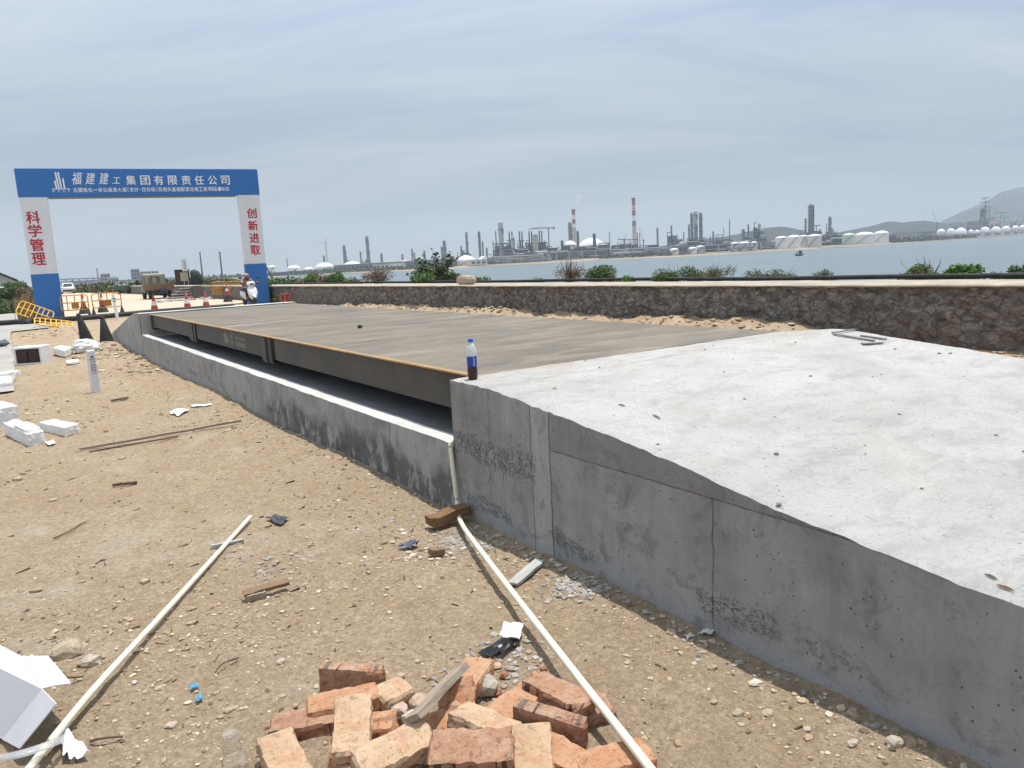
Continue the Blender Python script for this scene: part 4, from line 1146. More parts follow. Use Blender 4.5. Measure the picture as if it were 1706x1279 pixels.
# pipes
def arc(pts, n=8):
    out = []
    for i in range(len(pts) - 1):
        p0, p1, p2, p3 = pts[max(i - 1, 0)], pts[i], pts[i + 1], pts[min(i + 2, len(pts) - 1)]
        for k in range(n):
            u = k / n
            out.append(.5 * ((2 * p1) + (p2 - p0) * u + (2 * p0 - 5 * p1 + 4 * p2 - p3) * u * u + (3 * p1 - p0 - 3 * p2 + p3) * u ** 3))
    return out + [pts[-1]]
m = MB(); m.tube(arc([onz(30, 1304, .06), onz(150, 1155, .055), onz(290, 1002, .045), onz(417, 861, .03)]), .0125, 14)
tag(m.build('plastic_pipe', MAT_PVC), 'straight cream plastic pipe lying in the dirt on the left beside the white carton', 'pipe')
m = MB()
m.tube(arc([Vector((.09, .035, .445)), Vector((.005, .022, .443)), onx(750.5, 741, -.022), onx(753, 765, -.026), onx(757, 800, -.032), onx(762.5, 843, -.04), onz(769, 872, .045), onz(806, 924, .07), onz(872, 1010, .085), onz(962, 1126, .10), onz(1036, 1220, .095), onz(1094, 1294, .10)]), .0138, 14)
tag(m.build('plastic_pipe', MAT_PVC), 'white plastic pipe dropping over the foundation corner and running past the brick pile', 'pipe')

# bottle on the ramp corner
b0 = onz(788, 631.5, .8165)
bot = thing('drink_bottle', 'nearly half empty cola bottle with blue cap and label on the ramp corner', 'bottle', b0, (0, 0, R(20)))
t = NT('clear_plastic'); t.b.inputs['Transmission Weight'].default_value = .55; t.b.inputs['IOR'].default_value = 1.2
MAT_CLEAR = t.out((.86, .88, .90), .28, None, 0, .5)
MAT_COLA = simple('cola', (.022, .009, .008), .25, .05, spec=.5)
m = MB(); m.lathe([(.012, .004), (.024, 0), (.029, .012), (.030, .05), (.028, .072), (.0285, .082)], n=24); m.build('cola', MAT_COLA, bot)
m = MB(); m.lathe([(.0288, .0815), (.029, .09), (.0285, .125), (.030, .150), (.0295, .170), (.025, .192), (.017, .206), (.0125, .213), (.0125, .220)], n=24); m.build('bottle_body', MAT_CLEAR, bot)
m = MB(); m.lathe([(.0293, .078), (.0296, .10), (.0293, .137)], n=24); m.build('label', simple('label_blue', (.015, .055, .33), .35, .05), bot)
m = MB()
for k in range(7):
    a = R(-118 + (k % 2) * 5); z_ = .084 + k * .007
    m.box((.0302 * math.cos(a), .0302 * math.sin(a), z_), (.0008, .010 - .001 * (k % 3), .0022), (0, 0, a))
a = R(-62); m.lathe([(0, 0), (.006, 0)], (.0304 * math.cos(a), .0304 * math.sin(a), .087), 14, axis=(Matrix.Rotation(a, 3, 'Z') @ Matrix.Rotation(R(90), 3, 'Y')))
m.build('label_print', MAT_WHITE_INK, bot)
m = MB(); m.lathe([(.0142, .219), (.0146, .222), (.0146, .237), (.013, .239), (.001, .239)], n=24); m.build('cap', simple('cap_blue', (.015, .10, .50), .4, .05), bot)

# white foam packing
DENTS = bpy.data.textures.new('dents', 'CLOUDS'); DENTS.noise_scale = .07; DENTS.noise_depth = 3
def block(name, top, zt, zb, label, cat, mat=None, group=None, step=None, bev=.008):
    T = [onz(x, y, zt) for x, y in top]
    c = sum(T, Vector()) / 4
    g_ = gz(c.x, c.y)
    T = [onz(x, y, zt + g_) for x, y in top]; c = sum(T, Vector()) / 4
    base = Vector((c.x, c.y, g_ + zb))
    o4 = [p - base for p in T]
    lo = [Vector((p.x, p.y, 0)) for p in o4]
    m = MB(); m.add(lo + o4, [(3, 2, 1, 0), (4, 5, 6, 7), (0, 1, 5, 4), (1, 2, 6, 5), (2, 3, 7, 6), (3, 0, 4, 7)])
    if step:
        up = [o4[0] * .5 + o4[3] * .5, o4[1] * .5 + o4[2] * .5] 
        q = [o4[i].lerp(c - base, .12) for i in range(4)]
        h_ = step
        sc_ = [q[0].lerp(q[3], .45), q[1].lerp(q[2], .45), q[2], q[3]]
        m.add([p + Vector((0, 0, -.001)) for p in sc_] + [p + Vector((0, 0, h_)) for p in sc_], [(4, 5, 6, 7), (0, 1, 5, 4), (1, 2, 6, 5), (2, 3, 7, 6), (3, 0, 4, 7)])
    o = m.build(name, mat or MAT_FOAM, None, bev); o.location = base
    q_ = o.modifiers.new('fine', 'SUBSURF'); q_.subdivision_type = 'SIMPLE'; q_.levels = q_.render_levels = 4
    q_ = o.modifiers.new('dents', 'DISPLACE'); q_.texture = DENTS; q_.strength = .022; q_.mid_level = .5; q_.texture_coords = 'GLOBAL'
    bpy.context.view_layer.update()
    me = o.data
    return tag(o, label, cat, group)
GF = 'white foam packing lying in the dirt'
block('foam_block', [(5, 704), (28, 697), (73, 717), (45, 723)], .13, .0, 'long white foam block with a stepped edge lying askew at the left edge', 'foam block', group=GF, step=.03)
block('foam_block', [(65, 703), (91, 698), (132, 705), (107, 712)], .10, .0, 'flat white foam box right of the stepped foam block', 'foam block', group=GF)
block('foam_block', [(-30, 672), (4, 667), (29, 675), (-4, 681)], .20, -.02, 'upright white foam box behind the stepped block at the left edge', 'foam block', group=GF)
block('foam_block', [(-16, 623), (16, 617), (35, 616), (4, 623)], .10, .0, 'thin white foam piece at the left edge above the torn one', 'foam block', group=GF)
block('foam_block', [(-32, 629), (18, 625), (20, 636), (-25, 641)], .10, .0, 'torn white foam piece at the left edge below the thin one', 'foam block', group=GF)
block('foam_block', [(44, 580), (52, 575.5), (78, 576), (68, 581)], .22, .0, 'white foam box directly behind the open dark box', 'foam block', group=GF)
block('foam_block', [(88, 579), (100, 575), (120, 578), (107, 584)], .14, .0, 'white foam box behind the cable marker, beside the black cone', 'foam block', group=GF)
block('foam_block', [(110, 600), (130, 598), (132, 601), (111, 604)], .04, .0, 'small thin white foam strip in front of the open box', 'foam block', group=GF)
A, B = onz(25, 609, 0), onz(71, 606, 0)
d = B - A; bw = d.length
ob = thing('foam_box', 'open white foam box lying on its side showing a dark brown inside', 'foam box', (A + B) / 2 + Vector((0, 0, gz(*((A + B) / 2).xy))), (0, 0, math.atan2(d.y, d.x)))
hb, db, th_ = .34, .42, .035
m = MB()
m.box((0, db / 2, th_ / 2), (bw, db, th_)); m.box((0, db / 2, hb - th_ / 2), (bw, db, th_))
for s_ in (-1, 1): m.box((s_ * (bw / 2 - th_ / 2), db / 2, hb / 2), (th_, db - .004, hb - 2 * th_))
m.box((0, db - th_ / 2, hb / 2), (bw - 2 * th_, th_, hb - 2 * th_))
m.build('shell', MAT_FOAM, ob, .006)
MAT_DKBOX = simple('dark_brown_card', (.055, .033, .026), .8, .2, 8)
m = MB(); m.box((-.02 - bw * .22, .035, hb / 2 - .01), (bw * .42, .012, hb - .10)); m.box((bw * .22, .03, hb / 2), (bw * .42, .012, hb - .09)); m.build('inner_panel', MAT_DKBOX, ob)
# crumpled bag
p = gp(147, 586); m = MB(); vs, fs = ICO[3]; out = []
for v_ in vs:
    k = 1 + .35 * float(fbm(np.array([v_.x * 2.2 + 5]), np.array([v_.y * 2.2 + v_.z * 1.7]), 3, .6)[0]) * 1.4
    out.append((v_.x * .26 * k, v_.y * .2 * k, max(-.02, v_.z * .16 * k + .10)))
m.add(out, fs, False); o = m.build('cloth_bag', simple('white_cloth', (.78, .78, .79), .8, .05, 5)); o.location = p
tag(o, 'crumpled white cloth bag on the dirt behind the cable marker', 'bag')
# dark net heap at the road edge
m = MB(); p = gp(4, 577)
for k in range(14): m.rock((p.x - .25 + rnd.uniform(-.5, .35), p.y + rnd.uniform(-.8, .8), .06), (.18, .2, .09), 70 + k, rough=.5)
tag(m.build('net_heap', simple('grey_net', (.10, .11, .13), .9, .4, 30)), 'heap of dark grey netting on the concrete road edge', 'netting')

# white carton at the lower left
C_, A_, B_, T_ = onz(69, 1147, .215), onz(-60, 1084, .235), onz(36, 1093, .215), onz(-75, 1036, .235)
P_, Q_ = onz(3, 1231, .035), onz(-110, 1170, .035)
root = Vector((C_.x - .15, C_.y, gz(C_.x - .15, C_.y)))
ct = thing('carton', 'torn open white cardboard carton at the lower left with spread flaps', 'carton', root)
def shell(mb, pts, th=.004):
    pts = [p - root for p in pts]
    n = (pts[1] - pts[0]).cross(pts[2] - pts[0]).normalized() * th
    k = len(pts); vs = pts + [p - n for p in pts]
    mb.add(vs, [tuple(range(k)), tuple(range(2 * k - 1, k - 1, -1))] + [(i, (i + 1) % k, k + (i + 1) % k, k + i) for i in range(k)])
MAT_CARD = simple('white_card', (.58, .59, .62), .75, .05, 3, .06, 25)
m = MB(); shell(m, [T_, A_, C_, B_]); shell(m, [A_, Q_, P_, C_])
bk = B_ - Vector((0, 0, .19)); tk = T_ - Vector((0, 0, .21)); shell(m, [T_, B_, bk, tk]); shell(m, [Q_, tk, bk, P_]); shell(m, [T_, tk, Q_, A_])
m.build('box_body', MAT_CARD, ct)
m = MB(); k1, k2, k3 = onz(80, 1092, .185), onz(119, 1138, .165), onz(94, 1141, .185); shell(m, [B_ + Vector((.002, 0, 0)), C_ + Vector((.002, 0, 0)), k3, k2, k1]); m.build('flap', MAT_CARD, ct)
m = MB(); shell(m, [C_ + Vector((0, -.002, 0)), P_ + Vector((0, -.002, 0)), onz(32, 1247, .06), onz(93, 1172, .195)]); m.build('flap', MAT_CARD, ct)
# clear film strip and crumpled label
t = NT('clear_film'); t.b.inputs['Transmission Weight'].default_value = .5; t.b.inputs['Alpha'].default_value = .55
MAT_FILM = t.out((.80, .82, .84), .22, None, 0, .5)
vs = []
for i in range(13):
    u = i / 12; x_ = -15 + 122 * u; y_ = 1263 - 34 * u ** 1.6; z_ = .05 + .05 * math.sin(u * 3.1)
    a = onz(x_, y_ - 6, z_ + .01); b = onz(x_, y_ + 7, z_); vs += [a, b]
m = MB(); m.add(vs, [(2 * i, 2 * i + 1, 2 * i + 3, 2 * i + 2) for i in range(12)], True)
o = m.build('film_strip', MAT_FILM); sm = o.modifiers.new('thick', 'SOLIDIFY'); sm.thickness = .0015
tag(o, 'translucent plastic film strip draped over the left pipe near the carton', 'film')
def crumple(name, poly, z, amp, mat, label, cat, th=.002, seed=0, n=9):
    """crumpled sheet over a four-cornered outline"""
    c = [onz(x, y, 0) for x, y in poly]; vs = []
    for j in range(n + 1):
        for i in range(n + 1):
            u, v_ = i / n, j / n
            p = c[0].lerp(c[1], u).lerp(c[3].lerp(c[2], u), v_)
            h_ = float(fbm(np.array([u * 3.3 + seed]), np.array([v_ * 3.3 + seed * .7]), 3, .6)[0])
            vs.append((p.x + amp * .3 * h_, p.y + amp * .2 * h_, gz(p.x, p.y) + z + amp * (.5 + h_)))
    m = MB(); m.add(vs, [(j * (n + 1) + i, j * (n + 1) + i + 1, (j + 1) * (n + 1) + i + 1, (j + 1) * (n + 1) + i) for j in range(n) for i in range(n)], False)
    o = m.build(name, mat); s = o.modifiers.new('thick', 'SOLIDIFY'); s.thickness = th
    return tag(o, label, cat)
MAT_PAPER = simple('paper', (.76, .77, .80), .8, .04, 6)
lab_o = crumple('paper_label', [(99, 1228), (124, 1238), (150, 1268), (108, 1274)], .01, .03, MAT_PAPER, 'crumpled white paper label with faint print beside the left pipe', 'paper', seed=3)
m = MB()
for r_ in range(4):
    for k in range(6 if r_ == 0 else 9):
        p = onz(122 + k * (3.0 if r_ == 0 else 2.0) - r_ * 1.0, 1254 + r_ * 4.2 - k * .9, .062); m.box(p, (.0035, .0012, .0006), (0, 0, .3))
o = m.build('print', simple('grey_print', (.15, .15, .17), .8)); o.parent = lab_o
crumple('paper_sheet', [(841, 1057), (873, 1061), (866, 1084), (833, 1081)], .035, .012, MAT_PAPER, 'small white paper sheet lying behind the brick pile next to the pipe', 'paper', seed=1)
crumple('plastic_sheet', [(797, 1095), (862, 1079), (866, 1083), (838, 1104)], .008, .03, simple('black_plastic', (.02, .02, .023), .35, .1, 6, spec=.5), 'crumpled black plastic sheet behind the brick pile below the white paper', 'plastic sheet', seed=5)
crumple('paper_scrap', [(283, 690), (303, 684), (316, 687), (297, 694)], .012, .02, MAT_PAPER, 'white paper scrap with folded corner in the dirt left of the foundation', 'paper', seed=7)
crumple('paper_scrap', [(318, 678), (352, 675), (354, 678), (322, 681)], .01, .015, MAT_PAPER, 'narrow white paper strip in the dirt close to the foundation', 'paper', seed=8)
crumple('paper_scrap', [(75, 740), (88, 737), (94, 741), (80, 744)], .01, .02, MAT_PAPER, 'small crumpled white scrap in front of the flat foam box', 'paper', seed=9)
crumple('blue_scrap', [(316, 1150), (329, 1146), (334, 1151), (320, 1156)], .008, .012, simple('blue_plastic', (.10, .36, .55), .6, .1, 9), 'ragged flat blue plastic scrap, the upper of two on the dirt', 'plastic scrap', seed=2)
crumple('blue_scrap', [(325, 1170), (333, 1164), (340, 1172), (331, 1178)], .008, .015, bpy.data.materials['blue_plastic'], 'smaller folded blue plastic scrap, the lower of two on the dirt', 'plastic scrap', seed=4)
crumple('dark_scrap', [(441, 868), (460, 863), (482, 867), (468, 878)], .008, .016, simple('dark_sheet', (.045, .05, .06), .6, .2, 9), 'dark grey plastic scrap lying right of the upper pipe end', 'plastic scrap', seed=6)
crumple('dark_scrap', [(663, 914), (688, 908), (700, 911), (684, 921)], .01, .03, simple('slate_sheet', (.07, .09, .15), .5, .2, 9), 'blue black plastic scrap lying left of the grey gravel heap', 'plastic scrap', seed=11)
crumple('cement_flake', [(1166, 1062), (1186, 1052), (1199, 1058), (1180, 1068)], .008, .012, simple('flake', (.55, .55, .53), .9, .1, 9), 'pale cement flake lying at the foot of the ramp wall', 'flake', seed=12)
crumple('cement_flake', [(1140, 1066), (1152, 1063), (1158, 1068), (1146, 1071)], .006, .01, bpy.data.materials['flake'], 'smaller pale cement flake left of the flake at the ramp wall', 'flake', seed=13)
crumple('red_ribbon', [(309, 562), (316, 561), (317, 570), (311, 573)], .34, .05, simple('red_cloth', (.40, .02, .04), .8, .1, 9), 'red cloth ribbon caught on the foundation ledge under the platform', 'ribbon', seed=14)
# clear cup
p = gp(394, 1286)
cu = thing('plastic_bottle', 'clear empty plastic bottle standing at the lower edge left of the bricks', 'bottle', p, (R(3), R(-4), 0))
t = NT('clear_pet'); t.b.inputs['Transmission Weight'].default_value = .85; t.b.inputs['IOR'].default_value = 1.12; t.b.inputs['Alpha'].default_value = .75
MAT_PET = t.out((.86, .84, .80), .15, None, 0, .5)
m = MB(); m.lathe([(.036, -.02), (.038, .0), (.038, .045), (.033, .052), (.027, .058), (.025, .10), (.021, .135)], n=28); m.build('bottle_body', MAT_PET, cu)
m = MB(); m.lathe([(.0212, .128), (.0225, .131), (.0225, .142), (.020, .144), (.018, .138)], n=28); m.build('rim', MAT_PET, cu)

# stones one by one
MAT_STONE = [simple('stone_a', (.42, .345, .255), .95, .3, 25, .8, 60, dirt=(.28, .2, .13), dirt_amt=.7, dirt_scale=30), simple('stone_b', (.46, .40, .32), .95, .3, 25, .8, 60, dirt=(.3, .24, .18), dirt_amt=.7, dirt_scale=30), simple('stone_c', (.36, .27, .18), .95, .3, 25, .8, 60)]
spots = [(203, 765, .05), (88, 835, .04), (1187, 1113, .028), (1280, 1190, .03), (1490, 1240, .045), (1515, 1238, .035), (1100, 985, .03), (980, 910, .02), (640, 905, .03), (585, 850, .03), (468, 1103, .028), (320, 1015, .03), (155, 945, .025), (240, 970, .03), (330, 985, .035), (112, 1090, .10), (150, 1105, .06), (85, 1062, .03), (470, 1160, .02), (1045, 1105, .018), (1005, 1160, .02), (1190, 1170, .02), (1345, 1215, .02), (690, 850, .02), (760, 1043, .022), (330, 755, .03), (560, 655, .0), (390, 645, .03), (240, 620, .05), (315, 878, .02), (460, 938, .03), (550, 885, .022), (870, 915, .035), (1230, 1190, .028), (1420, 1240, .03), (60, 985, .04), (30, 800, .06), (250, 1055, .025), (360, 1155, .022), (380, 1185, .025), (285, 1210, .03)]
for k, (x_, y_, s_) in enumerate(spots):
    if not s_: continue
    s_ *= .72; p = gp(x_, y_); m = MB(); m.rock((0, 0, 0), (s_, s_ * rnd.uniform(.5, 1), s_ * rnd.uniform(.35, .6)), 500 + k, sub=2, rough=.22)
    o = m.build('stone', MAT_STONE[k % 3]); o.location = (p.x, p.y, p.z + s_ * .22)
    tag(o, 'rough loose stone half buried in the sandy ground', 'stone', 'stones scattered on the sandy ground')

# gravel: countless pebbles, chips and clods
r = np.random.RandomState(5)
vs0, fs0 = ICO[1]
V0 = np.array([tuple(v) for v in vs0]); Fc = np.array(fs0)
P = []
N = 46000
y_ = -3.6 + 17.5 * r.rand(N) ** 1.9; x_ = -4.6 + 4.75 * r.rand(N)
keep = r.rand(N) < np.clip(.35 + 1.1 * fbm(x_ * 1.3, y_ * 1.3, 4, .6) + .5 * np.exp(-((x_ + .25) / .3) ** 2), .08, 1)
x_, y_ = x_[keep], y_[keep]
sz_ = .0022 + .0068 * r.rand(len(x_)) ** 3.0 + .011 * r.rand(len(x_)) ** 30
pal = np.array([(.50, .385, .265), (.46, .35, .235), (.42, .315, .21), (.54, .425, .30), (.60, .50, .38), (.24, .17, .11), (.15, .105, .07), (.34, .245, .155)])  # the dark brown tints also stand in for small shadows under crumbs
col_ = pal[r.randint(0, 8, len(x_))]
def cluster(px, py, rx, ry, n, smin, smax, cols, zs=0.0):
    c = gp(px, py); xs = c.x + r.normal(0, rx, n); ys = c.y + r.normal(0, ry, n)
    return xs, ys, smin + (smax - smin) * r.rand(n) ** 2, np.array(cols)[r.randint(0, len(cols), n)]
GREY = [(.36, .355, .335), (.28, .275, .26), (.44, .43, .41), (.36, .31, .25)]
TAN = [(.54, .44, .33), (.46, .36, .26), (.60, .53, .44), (.28, .20, .13), (.40, .30, .21)]
parts = [(x_, y_, sz_, col_)]
for a in [(768, 905, .07, .10, 520, .003, .012, GREY), (965, 978, .08, .09, 300, .004, .016, GREY), (830, 895, .12, .10, 160, .004, .015, GREY), (440, 1010, .22, .20, 190, .003, .012, TAN), (330, 1085, .3, .25, 220, .003, .010, TAN), (120, 1100, .22, .2, 150, .004, .017, TAN), (590, 860, .2, .3, 90, .005, .014, GREY), (465, 935, .15, .2, 70, .005, .016, GREY), (830, 1110, .12, .1, 220, .004, .015, GREY), (1180, 1060, .06, .06, 60, .004, .014, GREY), (700, 930, .2, .15, 120, .006, .02, TAN), (330, 1230, .25, .15, 120, .003, .010, TAN), (900, 930, .1, .1, 80, .005, .018, TAN), (60, 700, .5, .9, 120, .01, .03, TAN), (250, 610, .4, 1.2, 160, .015, .05, TAN), (180, 590, .4, 1.2, 160, .015, .06, TAN), (80, 555, .5, 1.5, 120, .02, .06, TAN), (380, 700, .3, 1.0, 150, .006, .02, TAN)]:
    parts.append(cluster(*a))
# fallen mortar along the foot of the concrete
n = 900; ys = -3.4 + 14 * r.rand(n) ** 1.5; parts.append((-.03 - np.abs(r.normal(0, .07, n)), ys, .003 + .014 * r.rand(n) ** 3, np.array(TAN + GREY)[r.randint(0, 9, n)]))
# stony spoil along the stone wall
n = 1500; ys = -1 + 30 * r.rand(n); parts.append((8.95 - np.abs(r.normal(0, .30, n)), ys, .008 + .06 * r.rand(n) ** 4, np.array([(.40, .31, .215), (.33, .245, .165), (.47, .39, .29), (.24, .17, .11)])[r.randint(0, 4, n)]))
x_ = np.concatenate([p[0] for p in parts]); y_ = np.concatenate([p[1] for p in parts]); sz_ = np.concatenate([p[2] for p in parts]); col_ = np.concatenate([p[3] for p in parts])
ok = (x_ < -.02) | (x_ > 3.3); x_, y_, sz_, col_ = x_[ok], y_[ok], sz_[ok], col_[ok]
z_ = ground_h(x_, y_) + sz_ * .25
n = len(x_)
jit = 1 + r.uniform(-.35, .35, (n, 12, 1))
sc_ = np.stack([sz_ * r.uniform(.7, 1.5, n), sz_ * r.uniform(.7, 1.3, n), sz_ * r.uniform(.25, .65, n)], -1)[:, None, :]
an = r.uniform(0, 6.28, n); ca, sa = np.cos(an)[:, None], np.sin(an)[:, None]
pv = V0[None] * jit * sc_
px_, py_ = pv[..., 0] * ca - pv[..., 1] * sa, pv[..., 0] * sa + pv[..., 1] * ca
pv = np.stack([px_ + x_[:, None], py_ + y_[:, None], pv[..., 2] + z_[:, None]], -1).reshape(-1, 3).astype(np.float32)
ff = (Fc[None] + 12 * np.arange(n)[:, None, None]).reshape(-1, 3).astype(np.int32)
me = bpy.data.meshes.new('gravel'); me.vertices.add(len(pv)); me.vertices.foreach_set('co', pv.ravel())
me.loops.add(ff.size); me.loops.foreach_set('vertex_index', ff.ravel()); me.polygons.add(len(ff))
me.polygons.foreach_set('loop_start', np.arange(0, ff.size, 3, dtype=np.int32)); me.polygons.foreach_set('loop_total', np.full(len(ff), 3, dtype=np.int32))
me.polygons.foreach_set('use_smooth', np.zeros(len(ff), bool))
at = me.color_attributes.new('tint', 'FLOAT_COLOR', 'POINT')
c4 = np.ones((len(pv), 4), np.float32); c4[:, :3] = np.repeat(col_, 12, 0); at.data.foreach_set('color', c4.ravel())
me.update(calc_edges=True); me.materials.append(MAT_TINT)
o = bpy.data.objects.new('gravel', me); COL.objects.link(o); tag(o, kind='stuff')

# litter of straw, splinters and root ends
r2 = np.random.RandomState(31); m = MB()
for k in range(1700):
    y_ = -3.4 + 16 * r2.rand() ** 1.7; x_ = -4.4 + 4.3 * r2.rand()
    if vnoise(np.array([x_ * 1.1 + 4]), np.array([y_ * .9]))[0] < r2.uniform(-.5, .6): continue
    L_ = .012 + .05 * r2.rand() ** 2.5; a = r2.normal(.5, .9); w_ = .0014 + .0022 * r2.rand(); z_ = gz(x_, y_)
    dx, dy = L_ * math.cos(a), L_ * math.sin(a); nx_, ny_ = -math.sin(a) * w_, math.cos(a) * w_
    zt_ = z_ + .004; kx = r2.normal(0, .15) * L_
    m.hexa([(x_ + nx_, y_ + ny_, z_ - .002), (x_ - nx_, y_ - ny_, z_ - .002), (x_ + dx + nx_ + kx, y_ + dy + ny_, z_ - .002), (x_ + dx - nx_ + kx, y_ + dy - ny_, z_ - .002),
            (x_ + nx_, y_ + ny_, zt_), (x_ - nx_, y_ - ny_, zt_), (x_ + dx + nx_ + kx, y_ + dy + ny_, zt_ + .004), (x_ + dx - nx_ + kx, y_ + dy - ny_, zt_ + .004)], col=[(.11, .075, .045), (.17, .12, .075), (.075, .055, .04), (.30, .22, .13), (.45, .37, .27)][r2.randint(5)])
tag(m.build('straw_litter', MAT_TINT), kind='stuff')

# bits on the ramp slab and the deck
def rz(x, y): return float(ramp_top(np.array([x]), np.array([y]))[0])
def on_ramp(px, py):
    p = onz(px, py, .75)
    for _ in range(12): p = onz(px, py, rz(p.x, p.y))
    return p
MAT_BAR = simple('grey_bar', (.24, .24, .235), .7, .1, 9)
for k, (a_, b_, w_, lab) in enumerate([((1388, 558), (1457, 569.5), .030, 'long grey metal strip lying across the ramp crest'), ((1434, 561), (1477, 567), .026, 'grey metal strip behind the long one on the ramp crest'), ((1436, 575), (1470, 573), .034, 'short wide grey metal strip nearest to the viewer on the ramp crest'), ((1386, 556.5), (1424, 551), .015, 'thin grey metal strip at the back of the ramp crest')]):
    A, B = on_ramp(*a_), on_ramp(*b_); d = B - A; L_ = d.length; d.normalize()
    Z = (Vector((0, 0, 1)) - d * d.z).normalized(); Y = Z.cross(d)
    m = MB(); m.box((0, 0, 0), (L_, w_, .010)); o = m.build('metal_strip', MAT_BAR, None, .002)
    o.matrix_world = Matrix.Translation((A + B) / 2 + Vector((0, 0, .011))) @ Matrix((d, Y, Z)).transposed().to_4x4()
    tag(o, lab, 'metal strip')
for a_, b_, lab in (((1087, 692), (1101, 699), 'small brown wood chip on the white ramp slab'), ((1640, 958), (1662, 968), 'dark twig on the ramp slab near its lower edge'), ((1660, 976), (1690, 987), 'curled brown leaf on the ramp slab near its lower edge'), ((1030, 675), (1042, 678), 'tiny dark chip on the ramp slab left of the wood chip')):
    A, B = on_ramp(*a_), on_ramp(*b_); d = B - A
    pts = [A + d * u + Vector((0, 0, .004 + .003 * math.sin(u * 3.1))) for u in np.linspace(0, 1, 6)]
    m = MB(); m.tube(pts, .006, 6, rs=[.001, .003, .004, .004, .003, .001])
    tag(m.build('wood_chip' if 'leaf' not in lab else 'leaf', W_DARK if 'dark' in lab else W_BROWN), lab, 'wood chip' if 'leaf' not in lab else 'leaf')
m = MB()
for k in range(170):
    x_, y_ = r.uniform(.03, 3.0), -4.2 * r.rand() ** 1.3; s_ = .0025 + .009 * r.rand() ** 4
    m.rock((x_, y_, rz(x_, y_) + s_ * .3), (s_, s_, s_ * .6), 2000 + k, col=[(.30, .28, .26), (.2, .18, .15), (.45, .38, .3)][r.randint(3)], sub=1)
tag(m.build('slab_grit', MAT_TINT), kind='stuff')
p = onz(600, 546, ZT); m = MB(); m.rock((0, 0, .014), (.03, .022, .02), 77, sub=2)
o = m.build('clod', simple('dark_clod', (.035, .032, .03), .9)); o.location = p
tag(o, 'small black clod lying on the weighing platform', 'clod')

# ------------------------------------------------------------------ things around the gate and beyond
def skin_body(name, verts, edges, radii, mat, parent, sub=2):
    me = bpy.data.meshes.new(name); me.from_pydata(verts, edges, []); me.update()
    o = bpy.data.objects.new(name, me); COL.objects.link(o); o.parent = parent
    o.modifiers.new('skin', 'SKIN')
    if not me.skin_vertices: me.skin_vertices.new()
    for i, r_ in enumerate(radii):
        d = me.skin_vertices[0].data[i]; d.radius = r_ if isinstance(r_, tuple) else (r_, r_); d.use_root = (i == 0)
    s = o.modifiers.new('sub', 'SUBSURF'); s.levels = sub; s.render_levels = sub
    me.materials.append(mat); return o

# scooter
sc_p = far(416, 508, 36.4); sc_p.z = 0
hd = (-_f0 * .80 + _r0 * .60); sang = math.atan2(hd.y, hd.x)
sco = thing('motor_scooter', 'white motor scooter with dark mirrors standing in front of the right gate post', 'scooter', sc_p, (0, 0, sang))
MAT_TYRE = MAT_BLACK
for nm, x_ in (('wheel', .66), ('wheel', -.58)):
    m = MB(); prof = [(.11, -.05), (.20, -.055), (.235, -.03), (.24, 0), (.235, .03), (.20, .055), (.11, .05)]
    m.lathe(prof, (x_, 0, .24), 22, axis=Matrix.Rotation(R(90), 3, 'X')); w_ = m.build(nm, MAT_TYRE, sco)
    m = MB(); m.lathe([(.02, -.045), (.115, -.04), (.115, .04), (.02, .045)], (x_, 0, .24), 18, axis=Matrix.Rotation(R(90), 3, 'X')); m.build('rim', MAT_GALV, w_)
def loft(mb, secs, close=True, col=None):
    """rings of equal length joined in order"""
    n = len(secs[0]); vs = [p for s_ in secs for p in s_]; fs = []
    for j in range(len(secs) - 1):
        for i in range(n): fs.append((j * n + i, j * n + (i + 1) % n, (j + 1) * n + (i + 1) % n, (j + 1) * n + i))
    fs += [tuple(range(n))[::-1], tuple(range((len(secs) - 1) * n, len(secs) * n))]
    mb.add(vs, fs, True, col)
def oval(x, y, z, a, b, axis='x', n=14, p=2.4):
    out = []
    for i in range(n):
        t_ = 2 * math.pi * i / n; c, s = math.cos(t_), math.sin(t_)
        u = a * math.copysign(abs(c) ** (2 / p), c); v = b * math.copysign(abs(s) ** (2 / p), s)
        out.append({'x': (x, y + u, z + v), 'z': (x + u, y + v, z), 'y': (x + u, y, z + v)}[axis])
    return out
m = MB(); loft(m, [oval(.60, 0, .30, .13, .08, 'z'), oval(.63, 0, .42, .11, .17, 'z'), oval(.60, 0, .60, .10, .225, 'z'), oval(.52, 0, .78, .09, .215, 'z'), oval(.45, 0, .92, .07, .15, 'z')]); m.build('front_apron', MAT_WPAINT, sco)
m = MB(); loft(m, [oval(.44, 0, .93, .10, .15, 'z'), oval(.46, 0, 1.00, .14, .20, 'z'), oval(.42, 0, 1.08, .11, .17, 'z'), oval(.38, 0, 1.12, .05, .10, 'z')]); fa = m.build('handlebar_cowl', MAT_WPAINT, sco)
m = MB(); loft(m, [oval(.585, 0, 1.01, .10, .045, 'x'), oval(.605, 0, 1.01, .085, .035, 'x')]); m.build('headlight', MAT_GLASS_D, fa)
m = MB(); loft(m, [oval(.86, 0, .40, .05, .02, 'x'), oval(.76, 0, .50, .085, .04, 'x'), oval(.62, 0, .52, .09, .05, 'x'), oval(.50, 0, .46, .07, .03, 'x')]); m.build('front_fender', MAT_WPAINT, sco)
m = MB(); loft(m, [oval(-.95, 0, .66, .06, .05, 'x'), oval(-.75, 0, .58, .15, .14, 'x'), oval(-.45, 0, .52, .18, .20, 'x'), oval(-.12, 0, .46, .16, .20, 'x'), oval(.02, 0, .36, .14, .10, 'x')]); m.build('rear_body', MAT_WPAINT, sco)
